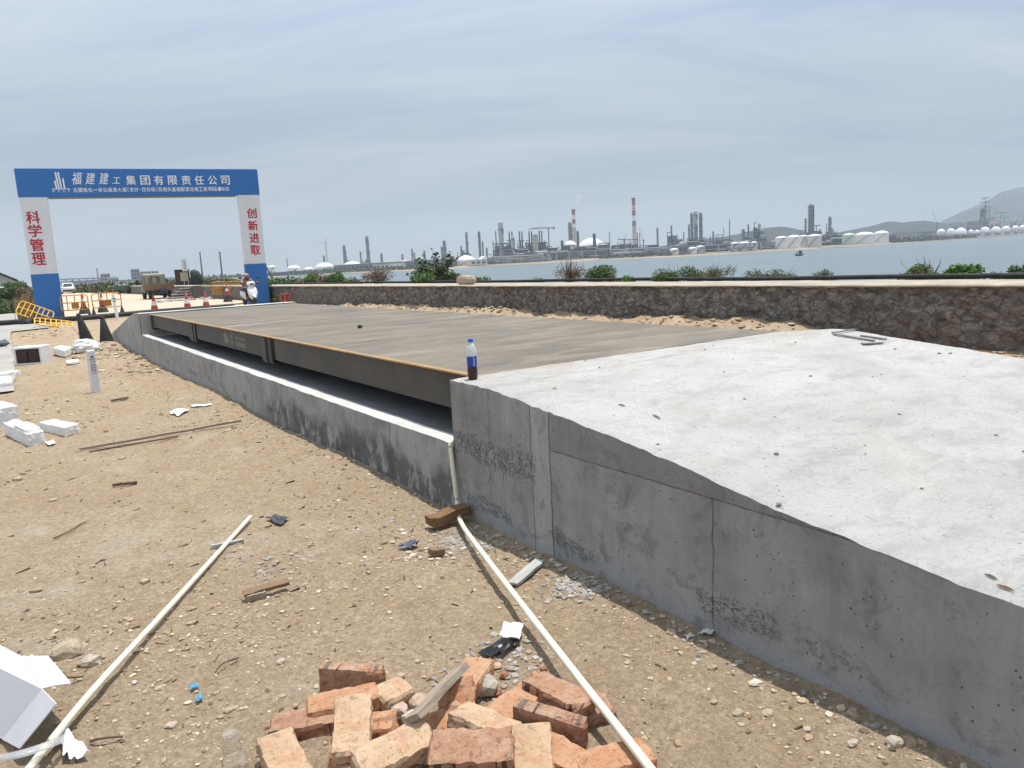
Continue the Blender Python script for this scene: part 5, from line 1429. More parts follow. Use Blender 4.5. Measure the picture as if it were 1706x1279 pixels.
m = MB(); m.box((.24, 0, .27), (.56, .34, .07)); m.build('floorboard', MAT_BLACK, sco, .015)
m = MB(); loft(m, [oval(-.80, 0, .74, .12, .04, 'x'), oval(-.5, 0, .76, .16, .06, 'x'), oval(-.15, 0, .74, .13, .05, 'x'), oval(.0, 0, .70, .08, .03, 'x')]); m.build('seat', MAT_BLACK, sco)
m = MB(); m.tube([(.30, -.36, 1.06), (.38, -.15, 1.05), (.40, 0, 1.04), (.38, .15, 1.05), (.30, .36, 1.06)], .018, 8); m.build('handlebar', MAT_BLACK, sco)
for s_ in (-1, 1):
    m = MB(); m.cyl((.36, s_ * .24, 1.05), (.34, s_ * .36, 1.27), .010, n=6); loft(m, [oval(.335, s_ * .42, 1.30, .075, .045, 'x'), oval(.36, s_ * .42, 1.30, .065, .035, 'x')]); m.build('mirror', MAT_BLACK, sco)
    m = MB(); loft(m, [oval(.24, s_ * .34, 1.05, .07, .06, 'x'), oval(.34, s_ * .34, 1.04, .09, .075, 'x'), oval(.46, s_ * .32, 1.03, .05, .05, 'x')]); m.build('hand_cover', simple('red_brown_cover', (.20, .05, .05), .8, .3, 20), sco)

# rider
rid = thing('person', 'person in a patterned jacket and pinkish helmet sitting on the white scooter', 'person', sc_p, (0, 0, sang))
t = NT('rider_clothes')
s_ = t.sep()
pat = t.voro(26, out='Color'); se = t.n('ShaderNodeSeparateColor'); t.l(pat, se.inputs[0])
jk = t.ramp(se.outputs[0], [(0.0, (.16, .115, .12)), (.4, (.30, .255, .25)), (.75, (.44, .40, .37)), (1.0, (.24, .12, .12))])
tr = t.ramp(t.noise(20, 4), [(.3, (.035, .035, .042)), (.7, (.085, .075, .08))])
MAT_RIDER = t.out(t.mix(t.math('LESS_THAN', s_[2], .86), jk, tr), .85)
V = [(-.24, 0, .84), (-.20, 0, 1.02), (-.13, 0, 1.18), (-.10, 0, 1.25), (-.08, 0, 1.30),          # pelvis to neck
     (-.13, .19, 1.19), (.05, .29, 1.04), (.32, .33, 1.05), (-.13, -.19, 1.19), (.05, -.29, 1.04), (.32, -.33, 1.05),
     (-.18, .10, .83), (.20, .15, .80), (.22, .14, .40), (.34, .14, .34), (-.18, -.10, .83), (.20, -.15, .80), (.22, -.14, .40), (.34, -.14, .34)]
E_ = [(0, 1), (1, 2), (2, 3), (3, 4), (2, 5), (5, 6), (6, 7), (2, 8), (8, 9), (9, 10), (0, 11), (11, 12), (12, 13), (13, 14), (0, 15), (15, 16), (16, 17), (17, 18)]
rad = [(.15, .17), (.14, .17), (.13, .17), .075, .06, .075, .06, .042, .075, .06, .042, .10, .085, .06, .05, .10, .085, .06, .05]
skin_body('body', V, E_, rad, MAT_RIDER, rid)
m = MB(); loft(m, [oval(-.05, 0, 1.26, .05, .05, 'z'), oval(-.035, 0, 1.30, .075, .065, 'z'), oval(-.03, 0, 1.34, .085, .075, 'z'), oval(-.035, 0, 1.38, .09, .08, 'z'), oval(-.05, 0, 1.42, .08, .075, 'z')])
hdm = m.build('head', simple('skin', (.34, .19, .13), .6), rid)
m = MB()
for q_ in (-1, 1): m.box((.046, q_ * .03, 1.375), (.012, .02, .010))
m.build('eyes', MAT_BLACK, hdm)
m = MB(); m.box((.055, 0, 1.355), (.022, .018, .035), taper=.6); m.build('nose', simple('skin_nose', (.36, .20, .14), .6), hdm)
m = MB(); loft(m, [oval(-.09, 0, 1.34, .10, .105, 'z'), oval(-.075, 0, 1.39, .115, .115, 'z'), oval(-.065, 0, 1.43, .12, .115, 'z'), oval(-.06, 0, 1.475, .095, .09, 'z'), oval(-.06, 0, 1.495, .04, .04, 'z')])
m.box((.04, 0, 1.425), (.10, .17, .014), (0, R(12), 0))
m.build('helmet', simple('pinkish_helmet', (.48, .29, .23), .3, .05, spec=.5), rid)
m = MB(); loft(m, [oval(-.09, 0, 1.19, .11, .13, 'z'), oval(-.06, 0, 1.25, .125, .12, 'z'), oval(-.04, 0, 1.31, .10, .09, 'z'), oval(-.03, 0, 1.335, .085, .075, 'z')]); m.build('scarf', simple('plum_scarf', (.15, .06, .075), .9, .35, 25), rid)
MAT_SLEEVE = simple('plum_sleeve', (.20, .085, .095), .85, .3, 22)
for s_ in (-1, 1):
    m = MB(); c0 = Vector((.35, s_ * .33, 1.055))
    m.box(c0, (.08, .075, .03))
    for k in range(4): m.tube([c0 + Vector((.02, s_ * (-.03 + .02 * k), .01)), c0 + Vector((.065, s_ * (-.03 + .02 * k), .005)), c0 + Vector((.07 - .004 * abs(k - 1), s_ * (-.03 + .02 * k), -.03))], .009, 6)
    m.tube([c0 + Vector((-.02, -s_ * .035, 0)), c0 + Vector((.03, -s_ * .06, -.01)), c0 + Vector((.055, -s_ * .055, -.03))], .010, 6)
    m.build('glove', MAT_SLEEVE, rid, .008)

# stool by the wall
p = onz(480, 506); st = thing('plastic_stool', 'small red plastic stool standing by the stone wall right of the gate', 'stool', Vector((p.x - .1, p.y, 0)), (0, 0, R(20)))
MAT_STOOL = simple('red_plastic', (.52, .085, .075), .5, .06)
m = MB(); m.box((0, 0, .47), (.30, .30, .03)); m.box((0, 0, .44), (.27, .27, .035)); m.build('seat', MAT_STOOL, st, .01)
for a in (-1, 1):
    for b in (-1, 1):
        m = MB(); m.hexa([(a * .17 - .028, b * .17 - .028, 0), (a * .17 + .028, b * .17 - .028, 0), (a * .17 - .028, b * .17 + .028, 0), (a * .17 + .028, b * .17 + .028, 0), (a * .115 - .025, b * .115 - .025, .45), (a * .115 + .025, b * .115 - .025, .45), (a * .115 - .025, b * .115 + .025, .45), (a * .115 + .025, b * .115 + .025, .45)]); m.build('leg', MAT_STOOL, st)
m = MB()
for a in (-1, 1): m.box((a * .15, 0, .2), (.02, .27, .035)); m.box((0, a * .15, .2), (.27, .02, .035))
m.build('stretcher', MAT_STOOL, st)

# vehicles -----------------------------------------------------------
def wheel(parent, x, y, r, w=.18):
    m = MB(); m.lathe([(r * .55, -w / 2), (r * .92, -w / 2), (r, -w * .35), (r, w * .35), (r * .92, w / 2), (r * .55, w / 2)], (x, y, r), 20, axis=Matrix.Rotation(R(90), 3, 'X')); o = m.build('wheel', MAT_BLACK, parent)
    m = MB(); m.lathe([(.03, -w * .42), (r * .56, -w * .36), (r * .56, w * .36), (.03, w * .42)], (x, y, r), 16, axis=Matrix.Rotation(R(90), 3, 'X')); m.build('rim', MAT_GALV, o)
def heading(px, py, z, D, off):
    p = far(px, py, D); d = Vector((p.x - EYE.x, p.y - EYE.y, 0)); a = math.atan2(d.y, d.x) + off
    p.z = z; return p, a
MAT_RUST = simple('rusty_metal', (.20, .115, .065), .85, .3, 5, .2, 30, dirt=(.09, .065, .05), dirt_amt=.8, dirt_scale=4)
MAT_TRUCK = simple('faded_truck_paint', (.25, .245, .18), .5, .12, 4, dirt=(.16, .13, .10), dirt_amt=.7, dirt_scale=3)
p, a = heading(263, 497, .0, 58, R(9))
tk = thing('flatbed_truck', 'old rusty flatbed truck seen from behind, parked beside the stone wall', 'truck', p, (0, 0, a))
for x_, y_ in ((-1.25, .66), (-1.25, -.66), (1.15, .70), (1.15, -.70)): wheel(tk, x_, y_, .31, .22)
m = MB(); m.box((-.2, 0, .46), (3.9, .7, .14)); m.box((-1.25, 0, .31), (.10, 1.3, .10)); m.build('chassis', MAT_BLACK, tk)
m = MB(); m.box((-.85, 0, .72), (2.6, 1.66, .08)); m.build('bed', MAT_RUST, tk)
for s_ in (-1, 1):
    m = MB(); m.box((-.85, s_ * .82, .89), (2.6, .035, .27)); 
    for k in range(5): m.box((-1.95 + k * .55, s_ * .842, .88), (.05, .03, .28))
    m.build('side_board', MAT_RUST, tk)
m = MB(); m.box((-2.15, 0, .89), (.035, 1.62, .27))
for k in range(4): m.box((-2.175, -.66 + k * .44, .88), (.03, .05, .28))
tg = m.build('tailgate', MAT_RUST, tk)
m = MB(); m.box((-2.18, -.12, .58), (.02, .44, .14)); m.build('number_plate', simple('plate_blue', (.02, .04, .25), .4), tk)
m = MB(); m.box((-2.12, 0, .60), (.05, 1.4, .10)); m.build('rear_bumper', MAT_BLACK, tk)
for s_ in (-1, 1):
    m = MB(); m.box((-2.15, s_ * .62, .62), (.04, .2, .09)); m.build('tail_lamp', simple('lamp_red', (.30, .02, .02), .3), tk)
m = MB()
cab = [(.52, .45), (1.95, .45), (1.98, .85), (1.80, 1.05), (1.50, 1.78), (1.35, 1.86), (.66, 1.86), (.55, 1.78), (.50, 1.0)]
m.prism(cab, -.78, .78, 'y'); m.build('cab', MAT_TRUCK, tk, .06, 3)
m = MB(); m.box((.515, 0, 1.42), (.03, 1.24, .60)); rw = m.build('rear_window', simple('hazy_glass', (.34, .32, .24), .3, .15, 6, spec=.5), tk, .01)
m = MB(); m.tube([(.49, -.34, 1.2), (.49, -.36, 1.5), (.49, -.2, 1.62), (.49, .2, 1.62), (.49, .36, 1.5), (.49, .34, 1.2)], .03, 6); m.cyl((.49, -.2, 1.1), (.49, -.2, 1.62), .025, n=6); m.cyl((.49, .2, 1.1), (.49, .2, 1.62), .025, n=6); m.build('window_guard', MAT_BLACK, tk)
for s_ in (-1, 1):
    m = MB(); m.prism([(.75, 1.12), (1.62, 1.12), (1.42, 1.70), (.75, 1.70)], s_ * .775 - .012, s_ * .775 + .012, 'y'); m.build('side_window', MAT_GLASS_D, tk)
    m = MB(); m.cyl((1.6, s_ * .78, 1.2), (1.68, s_ * .98, 1.24), .02, n=6); m.box((1.66, s_ * 1.02, 1.28), (.05, .16, .28)); m.build('mirror', MAT_BLACK, tk)
m = MB(); r = np.random.RandomState(4)
for k in range(26): m.box((-2.0 + 2.3 * r.rand(), -.7 + 1.4 * r.rand(), .80 + .14 * r.rand()), (.3 + .5 * r.rand(), .07, .05), (r.uniform(-.2, .2), r.uniform(-.3, .3), r.uniform(0, 3)))
tag(m.build('scrap_load', MAT_RUST), None)
o = bpy.data.objects['scrap_load']; o.parent = tk

def sedan(p, a, label, mat):
    c = thing('parked_car', label, 'car', p, (0, 0, a))
    L_, W_ = 4.5, 1.78
    m = MB()
    def sec(x, w, z0, z1): return [(x, y, z) for y, z in rrect(-w / 2, w / 2, z0, z1, min(.16, (z1 - z0) * .35), 3)]
    loft(m, [sec(-2.2, 1.5, .42, .86), sec(-2.05, 1.74, .30, .96), sec(-1.2, 1.78, .22, 1.0), sec(0, 1.78, .2, .98), sec(1.2, 1.76, .22, .92), sec(1.95, 1.68, .28, .80), sec(2.25, 1.4, .38, .66)]); m.build('body', mat, c)
    m = MB(); loft(m, [sec(-1.95, 1.42, .90, .98), sec(-1.45, 1.40, .90, 1.42), sec(-.7, 1.36, .90, 1.50), sec(.1, 1.34, .90, 1.46), sec(1.0, 1.44, .88, .96)]); cb = m.build('cabin', mat, c)
    m = MB(); m.add([(-2.02, -.58, 1.02), (-2.02, .58, 1.02), (-1.55, .52, 1.41), (-1.55, -.52, 1.41)], [(0, 1, 2, 3)]); o = m.build('rear_window', MAT_GLASS_D, c); s = o.modifiers.new('t', 'SOLIDIFY'); s.thickness = .05; s.offset = 1
    for s_ in (-1, 1):
        m = MB(); m.prism([(-1.3, 1.02), (.75, 1.02), (.15, 1.38), (-1.1, 1.40)], s_ * .705 - .03, s_ * .705 + .03, 'y'); m.build('side_window', MAT_GLASS_D, c)
        m = MB(); m.box((-2.12, s_ * .66, .80), (.14, .36, .13)); m.build('tail_lamp', bpy.data.materials['lamp_red'], c, .02)
        for x_ in (-1.35, 1.35): wheel(c, x_, s_ * .78, .32, .21)
    m = MB(); m.box((-2.13, 0, .46), (.2, 1.5, .20)); m.build('rear_bumper', MAT_BLACK, c, .03)
    return c
p, a = heading(113, 487.5, 0, 112, R(4)); sedan(p, a, 'white car seen from behind on the far sandy road inside the gate', MAT_WPAINT)
p, a = heading(-8, 497, 0, 74, R(30)); sedan(p, a, 'white car mostly cut off by the left picture edge below the dark roof', MAT_WPAINT)

p, a = heading(213, 489, .0, 84, R(-35))
tr = thing('cargo_tricycle', 'green cargo tricycle loaded with scrap, parked before the far hedge', 'tricycle', p, (0, 0, a))
MAT_GREEN = simple('tricycle_green', (.035, .105, .075), .6, .2, 5)
for y_ in (-.55, .55): wheel(tr, -.6, y_, .28, .12)
wheel(tr, 1.15, 0, .28, .12)
m = MB(); m.box((-.55, 0, .50), (1.5, 1.15, .05)); m.build('cargo_floor', MAT_GREEN, tr)
for nm, c_, s_ in (('cargo_side', (-.55, .56, .72), (1.5, .04, .40)), ('cargo_side', (-.55, -.56, .72), (1.5, .04, .40)), ('tailgate', (-1.28, 0, .72), (.04, 1.1, .40))):
    m = MB(); m.box(c_, s_); m.build(nm, MAT_GREEN, tr)
m = MB(); m.tube([(.2, 0, .55), (.75, 0, .55), (1.05, 0, 1.05), (1.0, 0, 1.1)], .04, 8); m.cyl((1.0, -.35, 1.12), (1.0, .35, 1.12), .02, n=6); m.build('frame', MAT_BLACK, tr)
m = MB(); m.box((.35, 0, .78), (.4, .35, .1)); m.cyl((.35, 0, .5), (.35, 0, .75), .05, n=8); m.build('seat', MAT_BLACK, tr, .02)
m = MB()
for k in range(14): m.rock((-.55 + rnd.uniform(-.6, .6), rnd.uniform(-.45, .45), .85 + rnd.uniform(0, .25)), (.2, .2, .14), 600 + k, rough=.5)
m.build('scrap_load', simple('pale_scrap', (.28, .28, .24), .9, .4, 5), tr)

# scrapped machine cab on the bank
p, a = heading(315, 474, .70, 67, 0)
mc = thing('machine_cab', 'scrapped dark red machine cab with big window and black hood behind the wall', 'machine cab', p, (0, 0, a - math.pi / 2))
MAT_DKRED = simple('dark_red_paint', (.075, .022, .022), .6, .3, 4, dirt=(.05, .04, .035), dirt_amt=.6)
m = MB()
for x_ in (-.98, -.70, .08): 
    m.box((x_, 0, .68), (.09, .09, 1.34)); m.box((x_, 1.1, .68), (.09, .09, 1.34))
for z_ in (.05, 1.34): m.box((-.45, 0, z_), (1.16, .09, .09)); m.box((-.45, 1.1, z_), (1.16, .09, .09))
for x_ in (-.98, .08):
    for z_ in (.05, 1.34): m.box((x_, .55, z_), (.09, 1.02, .09))
m.box((-.45, .55, 1.39), (1.2, 1.22, .05)); m.box((-.45, 0, .25), (1.1, .05, .36)); m.build('cab_frame', MAT_BLACK, mc)
m = MB(); m.box((-.84, .0, .72), (.19, .06, 1.2)); m.box((-.45, 1.08, .7), (1.1, .04, 1.2)); m.build('door_panel', MAT_DKRED, mc)
m = MB(); m.box((-.31, .02, .80), (.62, .03, .72)); m.build('window', simple('yellowed_glass', (.42, .37, .24), .35, .2, 4, spec=.5), mc)
m = MB(); loft(m, [oval(.18, .5, .62, .55, .62, 'x', 16, 3.2), oval(.5, .5, .66, .58, .72, 'x', 16, 3), oval(.85, .5, .62, .55, .62, 'x', 16, 2.6), oval(1.1, .5, .45, .4, .40, 'x', 16, 2.2)]); m.build('hood', simple('dark_tarp', (.035, .042, .040), .8, .4, 6, .4, 12), mc)

p, a = heading(311, 474, .70, 63, 0)
sg = thing('notice_board', 'tall narrow whitish notice board on two legs in front of the machine cab', 'sign', p, (0, 0, a - math.pi / 2))
m = MB(); m.box((0, 0, 1.72), (.40, .05, .98)); m.build('board', MAT_WHITE_SHEET, sg, .01)
for s_ in (-1, 1):
    m = MB(); m.cyl((s_ * .15, .01, -.1), (s_ * .15, .01, 1.25), .03, n=8); m.build('leg', MAT_GALV, sg)
m = MB()
for k in range(5): m.box((.03, -.027, 1.98 - k * .14), (.12, .004, .085))
m.build('faded_print', simple('faded_red_print', (.50, .34, .34), .8, .1, 30), sg)

# concrete steps and brown panel at the wall
p, a = heading(300, 497, 0, 55, 0)
cs = thing('concrete_steps', 'stack of broken concrete slabs rising like steps against the wall near the truck', 'steps', p, (0, 0, a - math.pi / 2))
MAT_SLABEDGE = simple('pale_slab', (.36, .33, .30), .9, .2, 3, .3, 30, dirt=(.16, .13, .12), dirt_amt=.6)
for k, (x_, z_, w_) in enumerate([(-.05, .10, 1.75), (.12, .29, 1.35), (.25, .47, 1.0), (.38, .66, .75)]):
    m = MB(); m.box((x_, .25 * k, z_), (w_, .7, .09)); m.build('slab', MAT_SLABEDGE, cs, .01)
    m = MB(); m.box((x_ + .05, .25 * k + .08, z_ - .09), (w_ * .9, .55, .10)); m.build('riser', simple('dark_riser', (.10, .085, .08), .95, .3, 5) if k == 0 else bpy.data.materials['dark_riser'], cs)
a0, b0 = far(321, 496, 54), far(353, 495, 52); a0.z = b0.z = 0; d = b0 - a0
bpn = thing('brown_panel', 'brown corrugated metal panel leaning against the wall left of the yellow barriers', 'panel', (a0 + b0) / 2, (R(-6), 0, math.atan2(d.y, d.x)))
m = MB(); N = 40; vs = []
for i in range(N + 1):
    x_ = (i / N - .5) * d.length; y_ = .02 * math.sin(i * 1.9)
    vs += [(x_, y_, 0), (x_, y_, .80)]
m.add(vs, [(2 * i, 2 * i + 2, 2 * i + 3, 2 * i + 1) for i in range(N)]); o = m.build('sheet', simple('brown_sheet', (.105, .078, .072), .8, .25, 4), bpn); q = o.modifiers.new('t', 'SOLIDIFY'); q.thickness = .01
m = MB(); m.box((0, .03, .83), (d.length, .06, .05)); m.build('top_rail', MAT_RUST, bpn)
m = MB(); p = far(330, 499, 50); p.z = 0
for k in range(16): m.rock((p.x + rnd.uniform(-2.4, 1.6), p.y + rnd.uniform(-.6, .6), .05), (.25, .2, .1), 640 + k, rough=.4)
tag(m.build('rubble_heap', MAT_SLABEDGE), 'low heap of rubble at the foot of the concrete steps and brown panel', 'rubble')

# block resting on the coping
p0, p1 = onz(760.5, 474, .82), onz(783, 474, .82); d = p1 - p0
cb = MB(); cb.box((0, 0, .5), (1, 1, 1)); 
vs, fs = ICO[3]; m = MB(); r = np.random.RandomState(9); out = []
for v_ in vs:
    q = Vector(v_); k = 1 / max(abs(q.x), abs(q.y), abs(q.z)); k = k * .55 + .55
    out.append((q.x * k * d.length * .46, q.y * k * .16, q.z * k * .13 + .13))
m.add(out, fs, False); o = m.build('concrete_block', simple('tan_block', (.40, .33, .25), .95, .2, 12, .6, 30)); o.location = (p0 + p1) / 2 + Vector((.12, 0, 0)); o.rotation_euler = (0, 0, math.atan2(d.y, d.x))
tag(o, 'worn tan stone block resting on the wall coping beside the tall shrub', 'stone block')

# buildings far beyond the yard
def house(px0, px1, ytop, D, label, mat, roof=None, rows=0, cols=0, cat='building', name='far_building', gable=False, zb=-1.5, depth=None):
    c = far((px0 + px1) / 2, ytop, D); w = (px1 - px0) * px_size(D); h = c.z - zb; dp = depth or w * .6
    d = Vector((c.x - EYE.x, c.y - EYE.y, 0)); a = math.atan2(d.y, d.x) - math.pi / 2
    b = thing(name, label, cat, (c.x, c.y, zb), (0, 0, a))
    if gable:
        m = MB(); m.prism([(-w / 2, 0), (w / 2, 0), (w / 2, h * .62), (0, h), (-w / 2, h * .62)], 0, dp, 'y'); m.build('wall', mat, b)
        m = MB(); e = w * .06
        m.prism([(-w / 2 - e, h * .60), (0, h * 1.0), (w / 2 + e, h * .60), (w / 2 + e, h * .66), (0, h * 1.07), (-w / 2 - e, h * .66)], -e, dp + e, 'y'); m.build('roof', roof or mat, b)
    else:
        m = MB(); m.box((0, dp / 2, h / 2), (w, dp, h)); m.build('wall', mat, b)
        m = MB(); m.box((0, dp / 2, h + h * .02), (w * 1.02, dp * 1.03, h * .04)); m.build('roof', roof or mat, b)
    for j in range(rows):
        for i in range(cols):
            m = MB(); ww, wh = w / cols * .5, h / max(rows, 1) * .45
            m.box((-w / 2 + w * (i + .5) / cols, -.02 * dp * .2, h * (j + .55) / rows), (ww, .25, wh)); m.build('window', MAT_GLASS_D, b)
    return b
F_PALE = simple('far_pale_wall', (.46, .45, .43), .9, .08, .2); F_GREY = simple('far_grey_wall', (.27, .28, .29), .9, .1, .2); F_TAN = simple('far_tan_wall', (.42, .36, .30), .9, .1, .2); F_BLUE = simple('far_blue_roof', (.13, .19, .27), .7, .1, .2); F_WHITE = simple('far_white_wall', (.66, .66, .65), .8, .05, .2); F_DARK = simple('far_dark', (.10, .11, .12), .9, .2, .2)
house(218, 231, 449, 640, 'grey apartment block with stepped top beyond the truck, left of two', F_GREY, rows=4, cols=3)
house(229, 262, 452.5, 660, 'wider pale grey apartment block beyond the truck, right of two', F_PALE, rows=4, cols=6)
house(168, 182, 456.5, 560, 'tan tower block left of the grey apartments beyond the hedge', F_TAN, rows=3, cols=3)
house(181, 196, 462, 540, 'low pale factory hall right of the tan block beyond the hedge', F_PALE, F_WHITE, 1, 4)
house(196, 222, 466, 600, 'low grey factory hall with white roof line beside the apartments', F_GREY, F_WHITE)
house(118, 168, 467, 760, 'long blue roofed factory far beyond the hedge behind the white car', F_GREY, F_BLUE)
house(88, 120, 468.5, 800, 'long low grey factory behind the left gate post', F_PALE, F_GREY)
house(262, 292, 462.5, 620, 'low pale grey factory between the truck and the machine cab', F_PALE, F_GREY)
house(158, 165, 470, 300, 'tiny white hut in front of the tan block beyond the hedge', F_WHITE, zb=-.2)
house(-44, 17, 451.5, 92, 'dark blue roofed shed at the left edge behind the green bank', F_PALE, simple('dark_blue_roof', (.035, .05, .075), .7, .15, 1.5), gable=True, zb=0, depth=9, name='shed', cat='shed')
def stick_tower(px, y0, D, w, label, mat, name='lamp_mast', cat='mast', zb=-2.0):
    c = far(px, y0, D); b = thing(name, label, cat, (c.x, c.y, zb))
    h = c.z - zb; r0 = w * px_size(D) / 2
    m = MB(); m.cyl((0, 0, 0), (0, 0, h), r0 * 1.15, r0 * .8, 10); m.build('shaft', mat, b)
    m = MB(); m.cyl((0, 0, h), (0, 0, h + r0 * 1.2), r0 * 1.3, r0 * 1.2, 10); m.build('top', mat, b)
    return b
stick_tower(161.5, 448, 620, 2.2, 'thin grey chimney left of the tan block beyond the hedge', F_GREY, 'chimney', 'chimney')
stick_tower(172.5, 457, 600, 2.0, 'short dark stack in front of the tan block beyond the hedge', F_DARK, 'chimney', 'chimney')
stick_tower(333, 421.5, 420, 2.4, 'tall dark mast right of the machine cab, left of two', F_DARK)
stick_tower(366, 421, 430, 2.6, 'tall dark mast left of the right gate post, right of two', F_DARK)
# elevated road line far left
a0, b0 = far(86, 465.5, 900), far(190, 461.5, 900)
m = MB(); m.tube([(a0.x, a0.y, a0.z), (b0.x, b0.y, b0.z)], 1.0, 4)
vd = thing('viaduct', 'long thin grey viaduct line far beyond the left gate post', 'viaduct', (0, 0, 0))
m.build('span', F_GREY, vd)
for k in range(10):
    q = a0.lerp(b0, k / 9); m = MB(); m.cyl((q.x, q.y, -3), (q.x, q.y, q.z), .8, n=6); m.build('pier', F_GREY, vd)

# ------------------------------------------------------------------ hills across the water
def hill(name, sky, D, depth, mat, seed, amp):
    """a ridge whose skyline runs through surveyed points, with real depth behind and in front"""
    xs = np.array([s[0] for s in sky], float); ys = np.array([s[1] for s in sky], float)
    px = np.linspace(xs[0], xs[-1], 120); py = np.interp(px, xs, ys)
    vs = np.linspace(0, 1, 22)
    X = np.zeros((22, 120)); Y = X.copy(); Z = X.copy()
    for i in range(120):
        c = far(px[i], py[i], D); d = Vector((c.x - EYE.x, c.y - EYE.y, 0)).normalized()
        for j, v in enumerate(vs):
            s_ = (v - .5) * 2
            X[j, i] = c.x + d.x * s_ * depth; Y[j, i] = c.y + d.y * s_ * depth
            Z[j, i] = -3 + (c.z + 3) * max(0, 1 - abs(s_) ** 1.25)
    n = fbm(X * .006 + seed, Y * .006, 4, .6)
    mask = np.abs((vs - .5) * 2)[:, None]
    Z += amp * n * (Z + 3) * np.clip(mask * 2, .15, 1) + .8 * fbm(X * .05, Y * .05, 3) * (Z > 0)
    return tag(grid_mesh(name, X, Y, Z, mat, smooth=False, flip=False), kind='structure')
t = NT('hill_woods')
c = t.ramp(t.noise(.02, 7, .68), [(.35, (.015, .021, .017)), (.55, (.026, .033, .024)), (.72, (.055, .056, .045))])
MAT_HILL = t.out(c, .95, t.bump(t.noise(.08, 6, .7), 5, .6), 0, .1)
t = NT('bare_mountain')
c = t.ramp(t.noise(.008, 8, .68), [(.35, (.020, .026, .021)), (.52, (.036, .041, .033)), (.62, (.10, .095, .08)), (.78, (.17, .16, .14))])
MAT_MOUNT = t.out(c, .95, t.bump(t.noise(.03, 7, .7), 12, .7), 0, .1)
hill('hill', [(1130, 404), (1170, 397), (1205, 394), (1230, 389), (1255, 383), (1272, 379), (1290, 377.5), (1302, 376.5), (1318, 379), (1332, 382), (1345, 388), (1370, 394), (1400, 400)], 1750, 200, MAT_HILL, 3, .12)
hill('hill', [(1360, 396), (1395, 387), (1420, 382), (1450, 376), (1475, 369), (1487, 367.5), (1505, 370), (1518, 368.5), (1540, 366.5), (1556, 369), (1575, 371), (1600, 369), (1630, 372), (1680, 378)], 1900, 240, MAT_HILL, 8, .10)
hill('mountain', [(1540, 378), (1565, 370), (1580, 362), (1600, 353), (1620, 345), (1636, 338), (1650, 331), (1664, 322), (1672, 318), (1684, 316), (1692, 312.5), (1706, 310.5), (1740, 306), (1800, 312), (1900, 330), (2050, 360)], 3000, 700, MAT_MOUNT, 5, .16)

# ------------------------------------------------------------------ refinery across the water
P_GREY = simple('plant_grey', (.145, .15, .155), .7, .15, .4); P_DARK = simple('plant_dark', (.050, .054, .060), .8, .25, .4); P_LIGHT = simple('plant_light', (.40, .41, .42), .6, .08, .4)
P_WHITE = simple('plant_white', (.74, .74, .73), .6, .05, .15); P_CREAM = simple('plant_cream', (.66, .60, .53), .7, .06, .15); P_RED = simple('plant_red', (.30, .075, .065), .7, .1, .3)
P_PINK = simple('plant_pinkish', (.50, .40, .37), .7, .08, .3); P_GREEN = simple('plant_pale_green', (.50, .58, .48), .7, .05, .2); P_TAN = simple('plant_tan', (.45, .38, .31), .8, .1, .2); P_BROWN = simple('plant_brown', (.20, .13, .105), .9, .15, .3)
ZL = -2.4
def base_at(px, y, D):
    c = far(px, y, D); d = Vector((c.x - EYE.x, c.y - EYE.y, 0)); return c, math.atan2(d.y, d.x) - math.pi / 2
def column(px, ytop, w, off, label, mat=None, name='distillation_column', cat='column', plats=4, wtop=None, base_w=None, group=None, seed=0):
    D = shore_D(px) + off; c, a = base_at(px, ytop, D); h = c.z - ZL; r_ = w * px_size(D) / 2; rt = (wtop or w) * px_size(D) / 2
    mat = mat or P_GREY
    b = thing(name, label, cat, (c.x, c.y, ZL), (0, 0, a), group)
    m = MB(); rr = np.random.RandomState(int(px) + seed)
    m.cyl((0, 0, 0), (0, 0, h * .96), r_ * (base_w or 1.0), rt, 14); m.lathe([(rt, h * .96), (rt * .8, h * .985), (rt * .35, h)], n=14)
    m.cyl((r_ * 1.15, -r_ * .3, h * .05), (rt * 1.15, -rt * .3, h * .97), r_ * .10, n=6)
    m.build('shell', mat, b)
    if plats:
        m = MB()
        for k in range(plats):
            z_ = h * (.30 + .66 * (k + rr.uniform(-.2, .2)) / max(1, plats - .5)); z_ = min(z_, h * .97); rz_ = r_ * (base_w or 1) + (rt - r_ * (base_w or 1)) * z_ / h
            m.cyl((0, 0, z_), (0, 0, z_ + .5), rz_ * 1.45, n=12); m.cyl((rz_ * 1.1, -rz_ * .8, z_ - h * .1), (rz_ * 1.1, -rz_ * .8, z_ + 1.2), rz_ * .22, n=5)
        m.build('platforms', P_DARK if mat is not P_DARK else P_GREY, b)
    return b
def stack(px, ytop, w, off, label, mat=None, group=None):
    return column(px, ytop, w, off, label, mat or P_GREY, 'stack', 'stack', 0, w * .85, group=group)
def chimney(px, ytop, ybot, w, off, label, bands):
    D = shore_D(px) + off; c, a = base_at(px, ytop, D); h = c.z - ZL; r_ = w * px_size(D) / 2
    b = thing('chimney', label, 'chimney', (c.x, c.y, ZL), (0, 0, a))
    zat = lambda y: far(px, y, D).z - ZL
    ys = [ytop] + [x[0] for x in bands]
    for k, (yb, mt) in enumerate(bands):
        z1, z0 = zat(ys[k]), (0 if k == len(bands) - 1 else zat(yb)); f = lambda z: r_ * (1.18 - .30 * z / h)
        m = MB(); m.cyl((0, 0, z0), (0, 0, z1), f(z0), f(z1), 18); m.build('band' if k < len(bands) - 1 else 'shaft', mt, b)
    m = MB(); m.cyl((0, 0, h - 1.5), (0, 0, h + .6), r_ * .98, n=16); m.build('rim', P_DARK, b)
